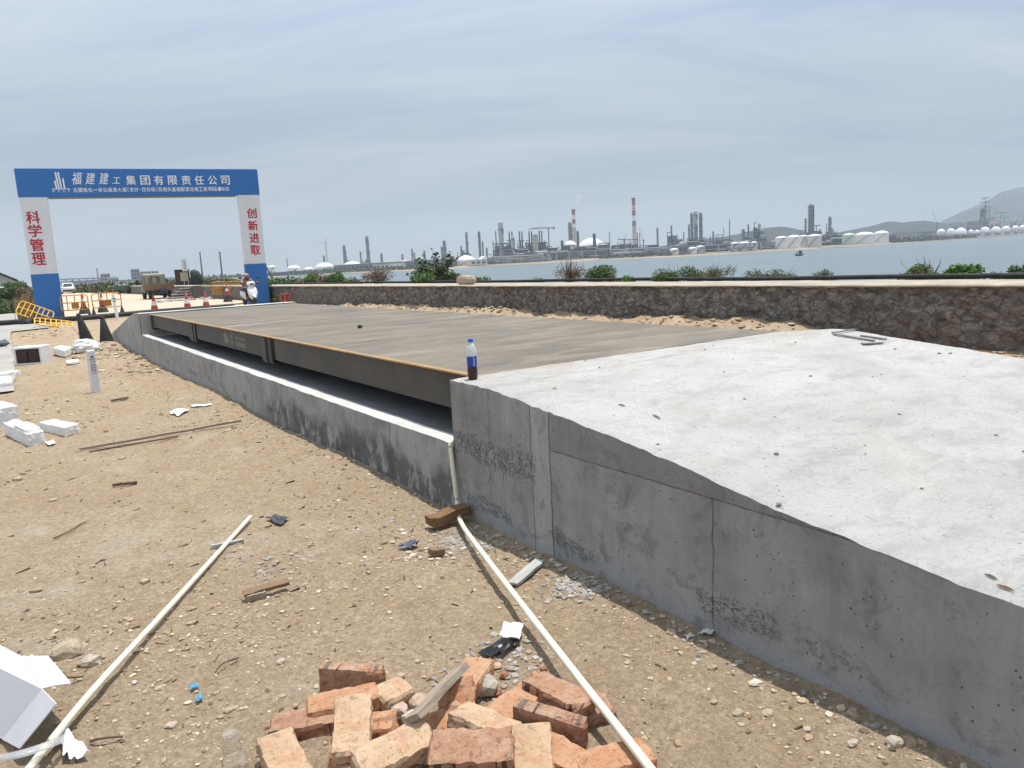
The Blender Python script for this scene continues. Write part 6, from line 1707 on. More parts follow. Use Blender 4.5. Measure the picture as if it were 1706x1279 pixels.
def tank(px0, px1, ytop, off, label, mat=None, dome=.16, dark_stair=True, group=None, ylow=None):
    px = (px0 + px1) / 2; D = shore_D(px) + off; c, a = base_at(px, ytop, D); r_ = (px1 - px0) * px_size(D) / 2; h = c.z - ZL
    mat = mat or P_WHITE; hd_ = min(h * .6, r_ * 2 * (dome if dome > .13 else dome * 1.5))
    b = thing('storage_tank', label, 'storage tank', (c.x, c.y, ZL), (0, 0, a), group or 'storage tanks across the water')
    m = MB(); m.lathe([(r_, 0), (r_, h - hd_)], n=36); m.build('wall', mat, b)
    m = MB(); m.lathe([(r_ * 1.01, h - hd_ - .25), (r_ * 1.01, h - hd_ + .1), (r_ * .86, h - hd_ * .62), (r_ * .6, h - hd_ * .28), (r_ * .3, h - hd_ * .07), (.001, h)], n=36); m.build('roof', mat if mat is not P_CREAM else P_WHITE, b)
    m = MB()
    for k in range(14):
        t_ = R(-150 + k * 7); z_ = (h - hd_) * k / 13
        m.box((r_ * 1.03 * math.cos(t_), r_ * 1.03 * math.sin(t_), z_), (1.0, 1.0, .35), (0, 0, t_))
    m.build('stair', P_GREY, b)
    return b
def sphere(px0, px1, ytop, off, label):
    px = (px0 + px1) / 2; D = shore_D(px) + off; c, a = base_at(px, ytop, D); r_ = (px1 - px0) * px_size(D) / 2; h = c.z - ZL
    b = thing('gas_sphere', label, 'gas sphere', (c.x, c.y, ZL), (0, 0, a), 'white gas spheres at the right')
    m = MB(); m.lathe([(r_ * math.sin(math.pi * k / 16) + .001, h - r_ + r_ * -math.cos(math.pi * k / 16)) for k in range(17)], n=26); m.build('ball', P_WHITE, b)
    for k in range(8):
        t_ = 2 * math.pi * k / 8; m = MB(); m.cyl((r_ * .95 * math.cos(t_), r_ * .95 * math.sin(t_), 0), (r_ * .95 * math.cos(t_), r_ * .95 * math.sin(t_), h - r_), r_ * .05, n=6); m.build('leg', P_GREY, b)
def unit(px0, px1, ytop, off, label, seed, depth=30, mat=None, dens=1.0, name='process_unit', cat='process unit', vess=True):
    """open steel frame packed with vessels, drums and pipe runs"""
    px = (px0 + px1) / 2; D = shore_D(px) + off; c, a = base_at(px, ytop, D); w = (px1 - px0) * px_size(D); h = c.z - ZL
    rr = np.random.RandomState(seed); b = thing(name, label, cat, (c.x, c.y, ZL), (0, 0, a))
    m = MB(); nb = max(2, int(w / 9)); nl = max(2, int(h / 6)); hs = h * (1 - .55 * rr.rand(nb + 1) ** 1.3); hs[rr.randint(nb + 1)] = h
    for i in range(nb + 1):
        x_ = -w / 2 + w * i / nb
        for y_ in (0, depth * .5, depth): m.box((x_, y_, hs[i] / 2), (.7, .7, hs[i]))
    for l_ in range(1, nl + 1):
        z_ = h * l_ / nl
        for i in range(nb):
            if z_ <= max(hs[i], hs[i + 1]) + .5:
                x0, x1 = -w / 2 + w * i / nb, -w / 2 + w * (i + 1) / nb
                for y_ in (0, depth): m.box(((x0 + x1) / 2, y_, z_ - .3), (x1 - x0, .5, .5))
                if rr.rand() < .7 * dens: m.box(((x0 + x1) / 2, depth / 2, z_ - .15), (x1 - x0, depth * .9, .25))
                if rr.rand() < .4: m.cyl((x0, 0, z_ - h / nl), (x1, 0, z_ - .3), .25, n=4)
    for k in range(int(nb * 2.4 * dens)):        # switch rooms, coolers and clad decks inside the frame
        i = rr.randint(nb); z0 = h / nl * rr.randint(0, max(1, nl - 1)) * rr.rand(); zh = h / nl * rr.uniform(.6, 2.2)
        if z0 + zh < max(hs[i], hs[i + 1]): m.box((-w / 2 + w * (i + .5) / nb, depth * .5, z0 + zh / 2), (w / nb * rr.uniform(.7, 1.0), depth * .7, zh))
    m.build('steel_frame', mat or P_DARK, b)
    if vess:
        m = MB()
        for k in range(int(nb * 3.6 * dens) + 2):
            x_ = rr.uniform(-.48, .48) * w; z1 = h * rr.uniform(.2, .82); q = rr.uniform(.8, 2.4)
            if rr.rand() < .5: m.cyl((x_, depth * rr.uniform(.1, .8), 0), (x_, depth * .4, z1), q, n=10)
            else: m.cyl((x_ - q * 2.5, depth * .3, z1 * .8), (x_ + q * 2.5, depth * .3, z1 * .8), q, n=10)
        m.build('vessels', [P_GREY, P_LIGHT][seed % 2], b)
        m = MB()
        for k in range(int(nb * 1.6) + 2):
            z_ = h * rr.uniform(.1, .75); x0 = rr.uniform(-.5, .3) * w; x1 = x0 + rr.uniform(.15, .5) * w; y_ = rr.uniform(-1.5, 0)
            m.cyl((x0, y_, z_), (min(x1, w / 2), y_, z_), rr.uniform(.2, .5), n=6)
        m.build('pipe_runs', P_LIGHT, b)
    return b
def rack(px0, px1, ytop0, ytop1, off, label, levels=3, mat=None):
    A = far(px0, ytop0, shore_D(px0) + off); B = far(px1, ytop1, shore_D(px1) + off)
    b = thing('pipe_rack', label, 'pipe rack', (A.x, A.y, ZL)); L_ = Vector((B.x - A.x, B.y - A.y, 0)); n = max(3, int(L_.length / 10)); hA, hB = A.z - ZL, B.z - ZL
    d = L_.normalized(); s_ = Vector((-d.y, d.x, 0)) * 5
    m = MB()
    for i in range(n + 1):
        u = i / n; p = L_ * u; h = hA + (hB - hA) * u
        for q in (Vector(), s_): m.box((p + q) + Vector((0, 0, h / 2)), (.55, .55, h))
        for l_ in range(levels): m.cyl(p + Vector((0, 0, h * (.45 + .5 * l_ / max(1, levels - 1)))), p + s_ + Vector((0, 0, h * (.45 + .5 * l_ / max(1, levels - 1)))), .25, n=4)
    m.build('supports', mat or P_LIGHT, b)
    m = MB()
    for l_ in range(levels):
        f = .47 + .5 * l_ / max(1, levels - 1)
        for q in range(3): m.cyl(s_ * (.1 + .4 * q) + Vector((0, 0, hA * f)), L_ + s_ * (.1 + .4 * q) + Vector((0, 0, hB * f)), .22 + .08 * ((l_ + q) % 3), n=6)
    m.build('pipes', [P_GREY, P_LIGHT][levels % 2], b)
def crane(px0, y0, px1, y1, off, label):
    D = shore_D(px0) + off; A, a = base_at(px0, y0, D); B = far(px1, y1, D)
    b = thing('crane', label, 'crane', (A.x, A.y, ZL)); O = Vector((A.x, A.y, ZL))
    m = MB(); p0, p1 = Vector((0, 0, A.z - ZL)), B - O; w = px_size(D) * .9
    for q in (Vector((w / 2, 0, 0)), Vector((-w / 2, 0, 0)), Vector((0, 0, w * .7))): m.cyl(p0 + q, p1, w * .16, n=5)
    for k in range(14):
        u = k / 14; m.cyl(p0.lerp(p1, u) + Vector((w / 2 * (1 - u), 0, 0)), p0.lerp(p1, u + 1 / 14) + Vector((-w / 2 * (1 - u), 0, 0)), w * .10, n=4)
    m.build('jib', P_GREY, b)
    m = MB(); m.box((0, 0, (A.z - ZL) / 2), (w * 1.2, w * 1.2, A.z - ZL)); m.box((0, 0, A.z - ZL), (w * 3, w * 2.4, w * 2)); m.build('cab', P_DARK, b)
    m = MB(); m.cyl(p1, p1 - Vector((0, 0, max(3, (p1.z - p0.z) * .5))), w * .08, n=4); m.build('cable', P_DARK, b)

# left shore: tanks, wind turbine, lone towers
tank(445, 459, 442, 60, 'leftmost white tank just right of the right gate post', dome=.12)
tank(478, 500, 441.5, 40, 'white domed tank with rows of openings, left of the small one', dome=.22)
tank(506, 522, 444.5, 50, 'small white tank between the windowed tank and the wide dome', dome=.2)
tank(524, 556, 437, 60, 'wide cream domed tank below the wind turbine', P_CREAM, dome=.24)
tank(571, 601, 435, 140, 'flat white domed tank right of the leaning dark tower', dome=.2)
tank(664, 682, 433.5, 160, 'low white tank roof behind the long grey building', dome=.12)
stack(477.5, 429, 1.6, 160, 'thin grey mast above the windowed white tank', P_GREY)
stack(539, 425, 3.2, 170, 'short grey tower at the foot of the wind turbine')
# wind turbine
D = 1500; hub = far(542.2, 403.5, D); wt_ = thing('wind_turbine', 'white three bladed wind turbine above the cream domed tank', 'wind turbine', (hub.x, hub.y, ZL))
m = MB(); m.cyl((0, 0, 0), (0, 0, hub.z - ZL), 1.7, .9, 14); m.build('tower', P_LIGHT, wt_)
m = MB(); d_ = (EYE - hub); d_.z = 0; d_.normalize(); m.box((0, 0, hub.z - ZL + .6), (3, 5, 2.4)); m.build('nacelle', P_LIGHT, wt_)
hp = Vector((0, 0, hub.z - ZL + .6)) + d_ * 3.5
m = MB(); m.rock(hp, (1.5, 1.5, 1.5), 1, sub=2, rough=.02); m.build('hub', P_LIGHT, wt_)
for bx_, by_ in ((531, 407), (550.8, 423.5), (548.5, 392)):
    e = far(bx_, by_, D) - Vector((hub.x, hub.y, ZL)) + d_ * 3.5; e = hp + (e - hp).normalized() * 23
    m = MB(); dd_ = (e - hp).normalized(); sd_ = dd_.cross(d_); m.add([hp + sd_ * .5, hp - sd_ * .5, hp + dd_ * 6 - sd_ * 1.2, hp + dd_ * 6 + sd_ * .7, e + sd_ * .15, e - sd_ * .25], [(0, 1, 2, 3), (3, 2, 5, 4)]); o = m.build('blade', P_WHITE, wt_); s_ = o.modifiers.new('t', 'SOLIDIFY'); s_.thickness = .35
column(572.5, 407.5, 4.2, 200, 'grey tower with a stepped foot behind the flat white dome', plats=2, base_w=1.25); unit(572, 582, 424, 205, 'stepped frame at the foot of the grey tower behind the white dome', 21, 10)
column(600, 418, 2.2, 210, 'slim tower left of the tallest lone column at the left', plats=3); unit(604, 612, 431, 215, 'small plant at the foot of the tallest lone column at the left', 22, 10)
column(610.5, 392.5, 4.6, 215, 'tallest lone grey column of the left shore', P_GREY, plats=3, base_w=1.1)
column(635, 421.5, 3.6, 260, 'short grey tower right of the tallest lone column', plats=1, base_w=1.3)
column(670, 423, 3.0, 260, 'short slim tower between the lone column and the tall shrub', plats=1)
column(686, 414, 2.6, 270, 'taller of the twin thin towers behind the tall shrub', plats=2); column(690, 420, 2.2, 272, 'shorter of the twin thin towers behind the tall shrub', plats=1)
column(706.5, 417, 3.2, 270, 'thin tower seen between the stems of the tall shrub', plats=1)
column(739.5, 400, 4.6, 280, 'two toned tower just right of the reddish shrub top', P_GREY, plats=2, base_w=1.3); column(735.5, 410, 3.0, 284, 'short tower attached left of the two toned one', plats=1)
crane(752, 431, 747.5, 417, 240, 'dark crawler crane right of the shrub with its jib tilted left')
# long buildings along the left shore
def shed_row(px0, px1, yt0, yt1, off, label, mat, n):
    A = far(px0, yt0, shore_D(px0) + off); B = far(px1, yt1, shore_D(px1) + off); L_ = Vector((B.x - A.x, B.y - A.y, 0)); a = math.atan2(L_.y, L_.x); h = (A.z + B.z) / 2 - ZL
    b = thing('long_shed', label, 'industrial building', (A.x, A.y, ZL), (0, 0, a)); w = L_.length
    m = MB(); m.box((w / 2, 12, h / 2), (w, 24, h)); m.build('wall', mat, b)
    m = MB(); m.box((w / 2, 12, h + .2), (w * 1.01, 25, .5)); m.build('roof', P_LIGHT, b)
    for i in range(n):
        m = MB(); m.box((w * (i + .5) / n, -.1, h * .55), (w / n * .6, .3, h * .35)); m.build('window', P_DARK, b)
shed_row(556, 622, 442.5, 438, 70, 'long grey pipe hall on the left shore, left of the cream panel wall', P_GREY, 9)
shed_row(621, 648, 440.5, 439.5, 40, 'cream panelled building in front of the long grey halls', P_CREAM, 4)
shed_row(646, 684, 437, 435, 72, 'long grey hall right of the cream panelled building', P_GREY, 6)
shed_row(684, 752, 435.5, 430, 80, 'long low grey hall behind the tall shrub', P_GREY, 8)
shed_row(784, 810, 434, 432.5, 24, 'pale low wall building on the shore below the yellowish dome', P_CREAM, 3)
shed_row(478, 522, 452, 450, 20, 'low grey shore sheds below the small white tanks', P_GREY, 5)
shed_row(440, 480, 455, 452.5, 12, 'low dark shore sheds right of the gate post', P_DARK, 4)
# centre
tank(760, 792, 425, 90, 'wide pale yellow domed tank on the shore right of the shrub', P_CREAM, dome=.27)
tank(796, 812, 426.5, 120, 'small white dome partly behind the central plant edge', dome=.4)
column(768, 409, 2.6, 230, 'short tower above the left side of the pale yellow dome', plats=2); unit(762, 771, 417, 235, 'low frame left of the slender tower over the yellow dome', 31, 10)
column(776.5, 385.5, 3.4, 260, 'slender tall tower above the pale yellow dome', P_GREY, plats=2, base_w=1.3); unit(772, 784, 417, 262, 'block at the foot of the slender tall tower', 32, 12)
column(797.5, 384.5, 3.6, 250, 'ringed tower between the slender one and the big ornate column', plats=7)
column(803.5, 401.5, 2.4, 255, 'thin tower right of the ringed tower', plats=2); column(810.5, 412, 2.6, 255, 'stubby tower second right of the ringed tower', plats=2)
stack(821, 400.5, 1.6, 200, 'thin mast left of the big ornate column'); stack(825.5, 384, 2.0, 230, 'thin dark stack touching the big ornate column', P_DARK)
column(833, 368.5, 7.6, 180, 'big pale column with a crown of platforms left of the furnace stacks', P_LIGHT, plats=2)
GS = 'slim furnace stacks in pairs'
for k, (px, yt) in enumerate([(848, 385), (852.5, 385), (865, 384.5), (869, 384.5), (881, 384), (885, 384), (898, 383.5), (902, 383.5)]):
    stack(px, yt, 2.3, 190, ['first', 'second', 'third', 'fourth', 'fifth', 'sixth', 'seventh', 'eighth'][k] + ' slim furnace stack from the left behind the dark plant', P_DARK, GS)
for k, (a_, b_) in enumerate([(844, 857), (862, 873), (877, 889), (893, 907)]):
    unit(a_, b_, 400 if k != 3 else 399, 188, ['furnace block under the first pair of slim stacks', 'furnace block under the second pair of slim stacks', 'furnace block under the third pair of slim stacks', 'furnace block under the fourth pair of slim stacks'][k], 40 + k, 14, dens=1.4)
column(853.5, 393, 4.6, 150, 'pale column in front of the first furnace pair', P_LIGHT, plats=3)
unit(822, 880, 404, 170, 'dense dark process plant around the big pale column', 51, 40, dens=1.6); unit(876, 930, 403, 165, 'dense dark process plant below the tower crane', 52, 40, dens=1.6)
unit(840, 905, 414, 110, 'lower dense plant in front of the furnace blocks', 53, 30, P_GREY, 1.5)
D = shore_D(891) + 160; c, a = base_at(891.5, 391.5, D); b = thing('concrete_silo_block', 'tan concrete building among the furnace stacks', 'building', (c.x, c.y, ZL), (0, 0, a)); w = 9 * px_size(D); m = MB(); m.box((0, 5, (c.z - ZL) / 2), (w, 10, c.z - ZL)); m.build('wall', P_TAN, b); m = MB(); m.box((0, 5, c.z - ZL + .3), (w * .8, 8, .8)); m.build('roof', P_GREY, b)
# tower crane
D = shore_D(913) + 230; c, a = base_at(913.5, 379.5, D); tc = thing('tower_crane', 'tower crane with long level jib right of the furnace stacks', 'crane', (c.x, c.y, ZL), (0, 0, a)); h = c.z - ZL; k1 = px_size(D)
m = MB(); m.box((0, 0, h / 2), (1.9 * k1, 1.9 * k1, h)); m.build('mast', P_GREY, tc)
m = MB(); m.box((-16 * k1, 0, h), (32 * k1, 1.0, 1.0)); m.box((-14 * k1, 0, h + 1.4), (26 * k1, .35, .35)); m.build('jib', P_GREY, tc)
m = MB(); m.box((5 * k1, 0, h), (10 * k1, 1.0, 1.0)); m.box((9 * k1, 0, h - .6), (2.2 * k1, 1.5, 3)); m.build('counter_jib', P_DARK, tc)
column(936, 400, 4.0, 150, 'stubby dark tower between the tower crane and the first striped chimney', P_DARK, plats=2)
chimney(955.2, 349.3, 402, 6.3, 330, 'shorter red and white striped chimney in the centre', [(358, P_RED), (365.3, P_WHITE), (372.3, P_RED), (379, P_WHITE), (402, P_PINK)])
column(949, 369.5, 5.6, 260, 'dark grey column hugging the left side of the shorter striped chimney', plats=4)
column(962, 384, 3.4, 200, 'dark ringed column hugging the right side of the shorter striped chimney', P_DARK, plats=5)
tank(963, 1007, 396, 230, 'huge white arched storage dome right of the shorter striped chimney', dome=.30); tank(939, 961, 400.5, 215, 'smaller white dome behind the foot of the shorter striped chimney', dome=.4)
column(989.5, 388.5, 4.6, 190, 'dark tower standing in front of the huge white dome', P_DARK, plats=4)
unit(964, 1014, 405, 150, 'dark lattice plant in front of the huge white dome', 54, 30, dens=1.5); unit(905, 964, 409, 140, 'dark plant left of the huge white dome', 55, 30, dens=1.3)
stack(1015, 385, 2.0, 260, 'faint thin stack right of the huge white dome', P_LIGHT)
unit(1018, 1040, 398, 190, 'dark block with level top left of the taller striped chimney', 56, 25, dens=1.5); unit(1040, 1062, 398, 200, 'dark block at the foot of the taller striped chimney', 57, 25, dens=1.5)
crane(1040, 402, 1043, 388, 230, 'small crane between the two striped chimneys')
chimney(1055.3, 330.3, 405, 6.2, 330, 'taller red and white striped chimney with a white emblem band', [(341.5, P_RED), (350.5, P_WHITE), (359, P_RED), (368, P_WHITE), (376.5, P_RED), (405, P_PINK)])
D = shore_D(1055) + 330; c, a = base_at(1055.3, 346, D); ch_ = [o for o in bpy.data.objects if o.name.startswith('chimney') and 'taller' in o.get('label', '')][0]
m = MB(); r_ = 3.05 * px_size(D); hz_ = c.z - ZL
for q_, (dz, w_) in enumerate([(2.2, 3.0), (-.4, 4.4), (-2.8, 2.6)]): m.add([(math.sin(t_) * r_ * .97, -math.cos(t_) * r_ * .97, hz_ + dz + s_) for s_ in (-.8, .8) for t_ in np.linspace(-w_ / r_ * .4, w_ / r_ * .4, 6)], [(i, i + 1, i + 7, i + 6) for i in range(5)])
m.build('emblem', P_DARK, ch_)
rack(808, 905, 428, 424, 40, 'pale pipe rack along the shore below the big pale column', 3); rack(905, 1014, 421, 416, 45, 'tall pale pipe rack along the shore below the white dome', 4); rack(1014, 1116, 416, 411, 45, 'pipe rack along the shore below the taller striped chimney', 3)
unit(1014, 1112, 409, 90, 'low dark plant behind the pipe rack below the taller striped chimney', 58, 30, dens=1.1); unit(812, 910, 421, 70, 'low plant behind the shore pipe rack at the centre', 59, 25, P_GREY, 1.2)
# right of the chimneys
crane(1072, 400, 1064.5, 377.5, 300, 'tall crane right of the taller striped chimney, jib tilted left')
stack(1061.5, 386, 1.8, 280, 'thin stack just right of the taller striped chimney'); stack(1065.5, 387, 1.6, 282, 'thin stack second right of the taller striped chimney')
column(1095, 378.5, 3.0, 260, 'short stack tower between the tall crane and the domed furnace', P_GREY, plats=1)
unit(1112, 1128, 386, 200, 'blocky furnace structure with a narrow neck', 60, 16, P_GREY, 1.6); column(1118.3, 374.5, 2.4, 205, 'narrow neck stack on the blocky furnace structure', plats=1)
stack(1139, 385.5, 2.0, 230, 'low mast left of the triple columns'); column(1147.5, 373, 2.6, 230, 'slim column left of the triple columns', plats=3)
column(1151.8, 354, 4.0, 230, 'left one of the triple tall columns', P_GREY, plats=4); column(1158, 350, 6.0, 240, 'middle and tallest of the triple tall columns', P_LIGHT, plats=3); column(1159.5, 371, 4.0, 215, 'shorter column in front of the triple tall columns', P_GREY, plats=2)
column(1166.8, 353.3, 5.0, 235, 'right one of the triple tall columns, standing apart', P_GREY, plats=4)
unit(1130, 1175, 396, 180, 'plant at the foot of the triple tall columns', 61, 25, dens=1.3)
stack(1183, 392, 1.8, 230, 'short post right of the triple columns'); column(1188, 384.5, 2.4, 230, 'short column right of the triple columns', plats=2); unit(1193, 1203, 390.5, 225, 'small square frame right of the short column', 62, 12)
stack(1205.5, 378, 1.0, 260, 'very thin mast left of the flare mast', P_DARK); stack(1215.3, 365, 1.5, 260, 'tall thin flare mast before the wooded hill', P_DARK)
column(1238, 381, 5.0, 240, 'grey silo before the left end of the wooded hill', P_GREY, plats=1); column(1246.5, 373, 2.2, 240, 'slim stack right of the grey silo', P_DARK, plats=2); unit(1241, 1252, 386, 238, 'small frame around the slim stack right of the silo', 63, 10)
unit(1257, 1265, 369.5, 240, 'square dark tower block before the wooded hill', 64, 10, P_DARK, 2.0); column(1265, 371, 4.2, 246, 'pale column behind the square dark tower block', P_LIGHT, plats=1)
unit(1174, 1220, 401, 120, 'dark low plant left of the small white tanks', 65, 25, dens=1.5); unit(1262, 1294, 400, 110, 'grey green low block between small and large white tanks', 66, 20, P_GREY, 1.2); unit(1204, 1290, 396, 200, 'long low plant behind the small white tanks', 67, 25, dens=1.0)
tank(1116, 1131, 413, 28, 'small cream tank on the shore below the blocky furnace', P_CREAM, dome=.12); tank(1146, 1161, 411, 30, 'low pale tank left of the pale green one', P_WHITE, dome=.12); tank(1160, 1173.5, 408.5, 32, 'pale green tank on the shore below the triple columns', P_GREEN, dome=.12)
shed_row(1130, 1145, 409, 408, 26, 'plain grey building between the small shore tanks', P_GREY, 2)
tank(1217.5, 1230, 403, 30, 'left one of three small white tanks', P_WHITE, dome=.12); tank(1230.5, 1249, 402, 32, 'middle and widest of three small white tanks', P_WHITE, dome=.12); tank(1250, 1262, 402, 30, 'right one of three small white tanks', P_WHITE, dome=.12)
tank(1292, 1311, 393, 34, 'first of the four large white tanks in a row', P_WHITE, dome=.10); tank(1312, 1333, 391, 40, 'second of the four large white tanks in a row', P_WHITE, dome=.12); tank(1332, 1345.5, 391, 60, 'third and narrowest of the four large white tanks', P_WHITE, dome=.12); tank(1346, 1368, 389.5, 40, 'fourth of the four large white tanks, cream at its side', P_CREAM, dome=.10)
column(1351, 339.3, 8.0, 230, 'tallest ornate column behind the four large white tanks', P_GREY, plats=8); column(1342, 363, 2.8, 235, 'slim tower left of the tallest ornate column', plats=2); unit(1354, 1367, 375, 232, 'stepped frame right of the tallest ornate column', 68, 14, P_DARK, 1.6); unit(1335, 1348, 383, 228, 'low frame left of the tallest ornate column', 69, 14)
column(1382.5, 360, 4.2, 240, 'narrow square topped tower right of the ornate column', P_GREY, plats=5); unit(1377.5, 1388, 372.5, 241, 'wider lower body of the narrow topped tower', 70, 10, P_GREY, 2.0)
unit(1366, 1405, 392, 150, 'low plant between the large white tanks and the pale green tank', 71, 20, dens=1.1); rack(1174, 1292, 409, 402, 24, 'low pipe rack along the sandy right shore', 2)
tank(1404, 1424, 388, 46, 'pale green tank left of the widest white tank at the right', P_GREEN, dome=.12); tank(1425, 1456, 386, 44, 'widest white tank at the right', P_WHITE, dome=.10); tank(1457, 1480, 384, 42, 'white tank right of the widest one, shaded on its right', P_WHITE, dome=.12)
shed_row(1480, 1494, 391.5, 390, 36, 'small brown block right of the wide white tanks', P_BROWN, 2)
rack(1495, 1570, 387, 383, 120, 'long low pipe rack before the second wooded hill', 2, P_GREY); unit(1490, 1572, 387, 160, 'low plant before the second wooded hill', 72, 20, P_GREY, .9)
for k, (a_, b_, yt, off) in enumerate([(1561.5, 1574.5, 381, 60), (1578, 1591.5, 380, 60), (1592, 1610, 379, 56), (1614, 1622, 382, 50), (1623.5, 1632, 382.5, 48), (1634, 1648.5, 377.5, 90), (1652, 1666.5, 377, 95), (1669, 1683, 376, 100), (1686, 1697, 375.5, 105), (1698, 1710, 374.5, 105)]):
    sphere(a_, b_, yt, off, ['leftmost white gas sphere right of the long pipe rack', 'second white gas sphere from the left', 'largest white gas sphere, third from the left', 'small white gas sphere right of the largest one', 'smaller white gas sphere left of the lattice tower foot', 'white gas sphere right under the lattice tower', 'white gas sphere second right of the lattice tower', 'white gas sphere third right of the lattice tower', 'white gas sphere next to the right picture edge', 'white gas sphere cut by the right picture edge'][k])
crane(1561, 372, 1553.5, 349.5, 420, 'pale crane standing alone before the mountain, jib tilted left')
unit(1635, 1648.5, 329, 200, 'tall dark lattice tower before the mountain', 73, 12, P_DARK, 1.4, 'lattice_tower', 'lattice tower')
unit(1588, 1634, 369, 230, 'low scaffolded plant left of the lattice tower', 74, 20, P_GREY, .8); unit(1648, 1676, 354, 240, 'scaffolded plant right of the lattice tower', 75, 20, P_GREY, 1.0); unit(1676, 1712, 362, 250, 'faint low plant at the foot of the mountain', 76, 20, P_GREY, .8)
shed_row(1648, 1665, 366.5, 366, 190, 'pinkish white building below the scaffolded plant at the right', P_PINK, 2)
shed_row(1600, 1700, 389.5, 384.5, 20, 'long low pale wall on the shore below the gas spheres', P_CREAM, 6)
# small boat on the water
D = (onz(1332, 426, -4) - EYE).dot(_f0); c = far(1332, 426, D); bt = thing('small_boat', 'small dark fishing boat with two crouched figures on the water', 'boat', (c.x, c.y, -4), (0, 0, -TH))
k1 = px_size(D); L_ = 14 * k1
m = MB(); loft(m, [oval(-L_ / 2, 0, .55, .8, .3, 'x'), oval(-L_ * .3, 0, .4, 1.1, .55, 'x'), oval(L_ * .2, 0, .4, 1.1, .55, 'x'), oval(L_ * .5, 0, .8, .15, .2, 'x')]); m.build('hull', P_DARK, bt)
m = MB(); m.box((-L_ * .28, 0, 1.3), (L_ * .14, 1.2, 1.2)); m.build('engine_box', P_LIGHT, bt)
for k, x_ in enumerate((-.02, .16)):
    f = thing('person', ['dark crouched figure at the middle of the small boat', 'dark crouched figure nearer the bow of the small boat'][k], 'person', (c.x + math.cos(-TH) * L_ * x_, c.y + math.sin(-TH) * L_ * x_, -3.2))
    skin_body('body', [(0, 0, .1), (0, 0, .8), (.1, 0, 1.3), (.15, 0, 1.7), (.1, .35, 1.1), (.5, .3, .8), (.1, -.35, 1.1), (.5, -.3, .8), (.5, .2, .3), (.5, -.2, .3)], [(0, 1), (1, 2), (2, 3), (2, 4), (4, 5), (2, 6), (6, 7), (0, 8), (0, 9)], [.35, .38, .25, .22, .15, .1, .15, .1, .2, .2], P_DARK, f, 1)
# shore scrub
r = np.random.RandomState(77); L_, S_, C_ = [], [], []
for px0, px1, o0, n, s_ in ((1484, 1620, 14, 1500, 3.2), (556, 760, 18, 900, 3.0), (1000, 1120, 20, 500, 2.6), (440, 560, 12, 700, 3.0), (60, 440, 10, 1500, 3.5)):
    for k in range(n):
        px = r.uniform(px0, px1); D = shore_D(px) + o0 + r.uniform(0, 30); q = onz(px, 500, -3); d_ = Vector((q.x - EYE.x, q.y - EYE.y, 0)).normalized()
        f_ = D / d_.dot(_f0); L_.append((EYE.x + d_.x * f_, EYE.y + d_.y * f_, -2.6 + 2.2 * r.rand())); S_.append(s_ * r.uniform(.5, 1.3)); C_.append(tuple(v * r.uniform(.7, 1.3) for v in (.05, .075, .035)))
SHORE_LEAVES = (np.array(L_), np.array(S_), np.array(C_))

# faint steam drifting from the shorter chimney
D = shore_D(955) + 330; p0, p1 = far(955.5, 348.5, D), far(967, 322, D)
m = MB(); n_ = 9; secs = []
for k in range(n_):
    u = k / (n_ - 1); q = p0.lerp(p1, u) + Vector((1.2 * math.sin(u * 5), 0, 0)); r_ = 1.2 + 4.2 * u
    if k == n_ - 1: r_ *= .4
    secs.append([tuple(q + Vector((r_ * math.cos(t_), r_ * math.sin(t_), 0))) for t_ in np.linspace(0, 2 * math.pi, 14, endpoint=False)])
loft(m, secs)
sm = bpy.data.materials.new('steam'); sm.use_nodes = True; nt = sm.node_tree
for n in list(nt.nodes): nt.nodes.remove(n)
a_ = nt.nodes.new('ShaderNodeOutputMaterial'); v_ = nt.nodes.new('ShaderNodeVolumePrincipled'); v_.inputs['Color'].default_value = (.95, .95, .96, 1); v_.inputs['Density'].default_value = .022
nt.links.new(v_.outputs[0], a_.inputs['Volume'])
tag(m.build('steam', sm), kind='stuff')

# ------------------------------------------------------------------ plants
t = NT('leaf'); t.b.inputs['Subsurface Weight'].default_value = 0.0
MAT_LEAF = t.out(t.attr(), .7, None, 0, .25)
def leaves(name, pts, sizes, cols, parent, seed, aspect=.5, droop=0.0):
    r = np.random.RandomState(seed); n = len(pts)
    d = r.normal(size=(n, 3)); d[:, 2] = d[:, 2] * .6 - droop; d /= np.linalg.norm(d, axis=1)[:, None]
    u = np.cross(d, r.normal(size=(n, 3))); u /= np.linalg.norm(u, axis=1)[:, None]
    s = np.asarray(sizes)[:, None]
    fold = np.cross(d, u) * s * .12
    A = pts; B = pts + d * s * .5 + u * s * aspect * .5 + fold; C_ = pts + d * s; D_ = pts + d * s * .5 - u * s * aspect * .5 + fold
    co = np.stack([A, B, C_, D_], 1).reshape(-1, 3).astype(np.float32)
    me = bpy.data.meshes.new(name); me.vertices.add(4 * n); me.vertices.foreach_set('co', co.ravel())
    me.loops.add(6 * n); idx = (np.array([0, 1, 2, 0, 2, 3])[None] + 4 * np.arange(n)[:, None]).astype(np.int32)
    me.loops.foreach_set('vertex_index', idx.ravel()); me.polygons.add(2 * n)
    me.polygons.foreach_set('loop_start', np.arange(0, 6 * n, 3, dtype=np.int32)); me.polygons.foreach_set('loop_total', np.full(2 * n, 3, dtype=np.int32))
    at = me.color_attributes.new('tint', 'FLOAT_COLOR', 'POINT'); c4 = np.ones((4 * n, 4), np.float32); c4[:, :3] = np.repeat(cols, 4, 0); at.data.foreach_set('color', c4.ravel())
    me.update(calc_edges=True); me.materials.append(MAT_LEAF)
    o = bpy.data.objects.new(name, me); COL.objects.link(o)
    if parent is not None: o.parent = parent
    return o
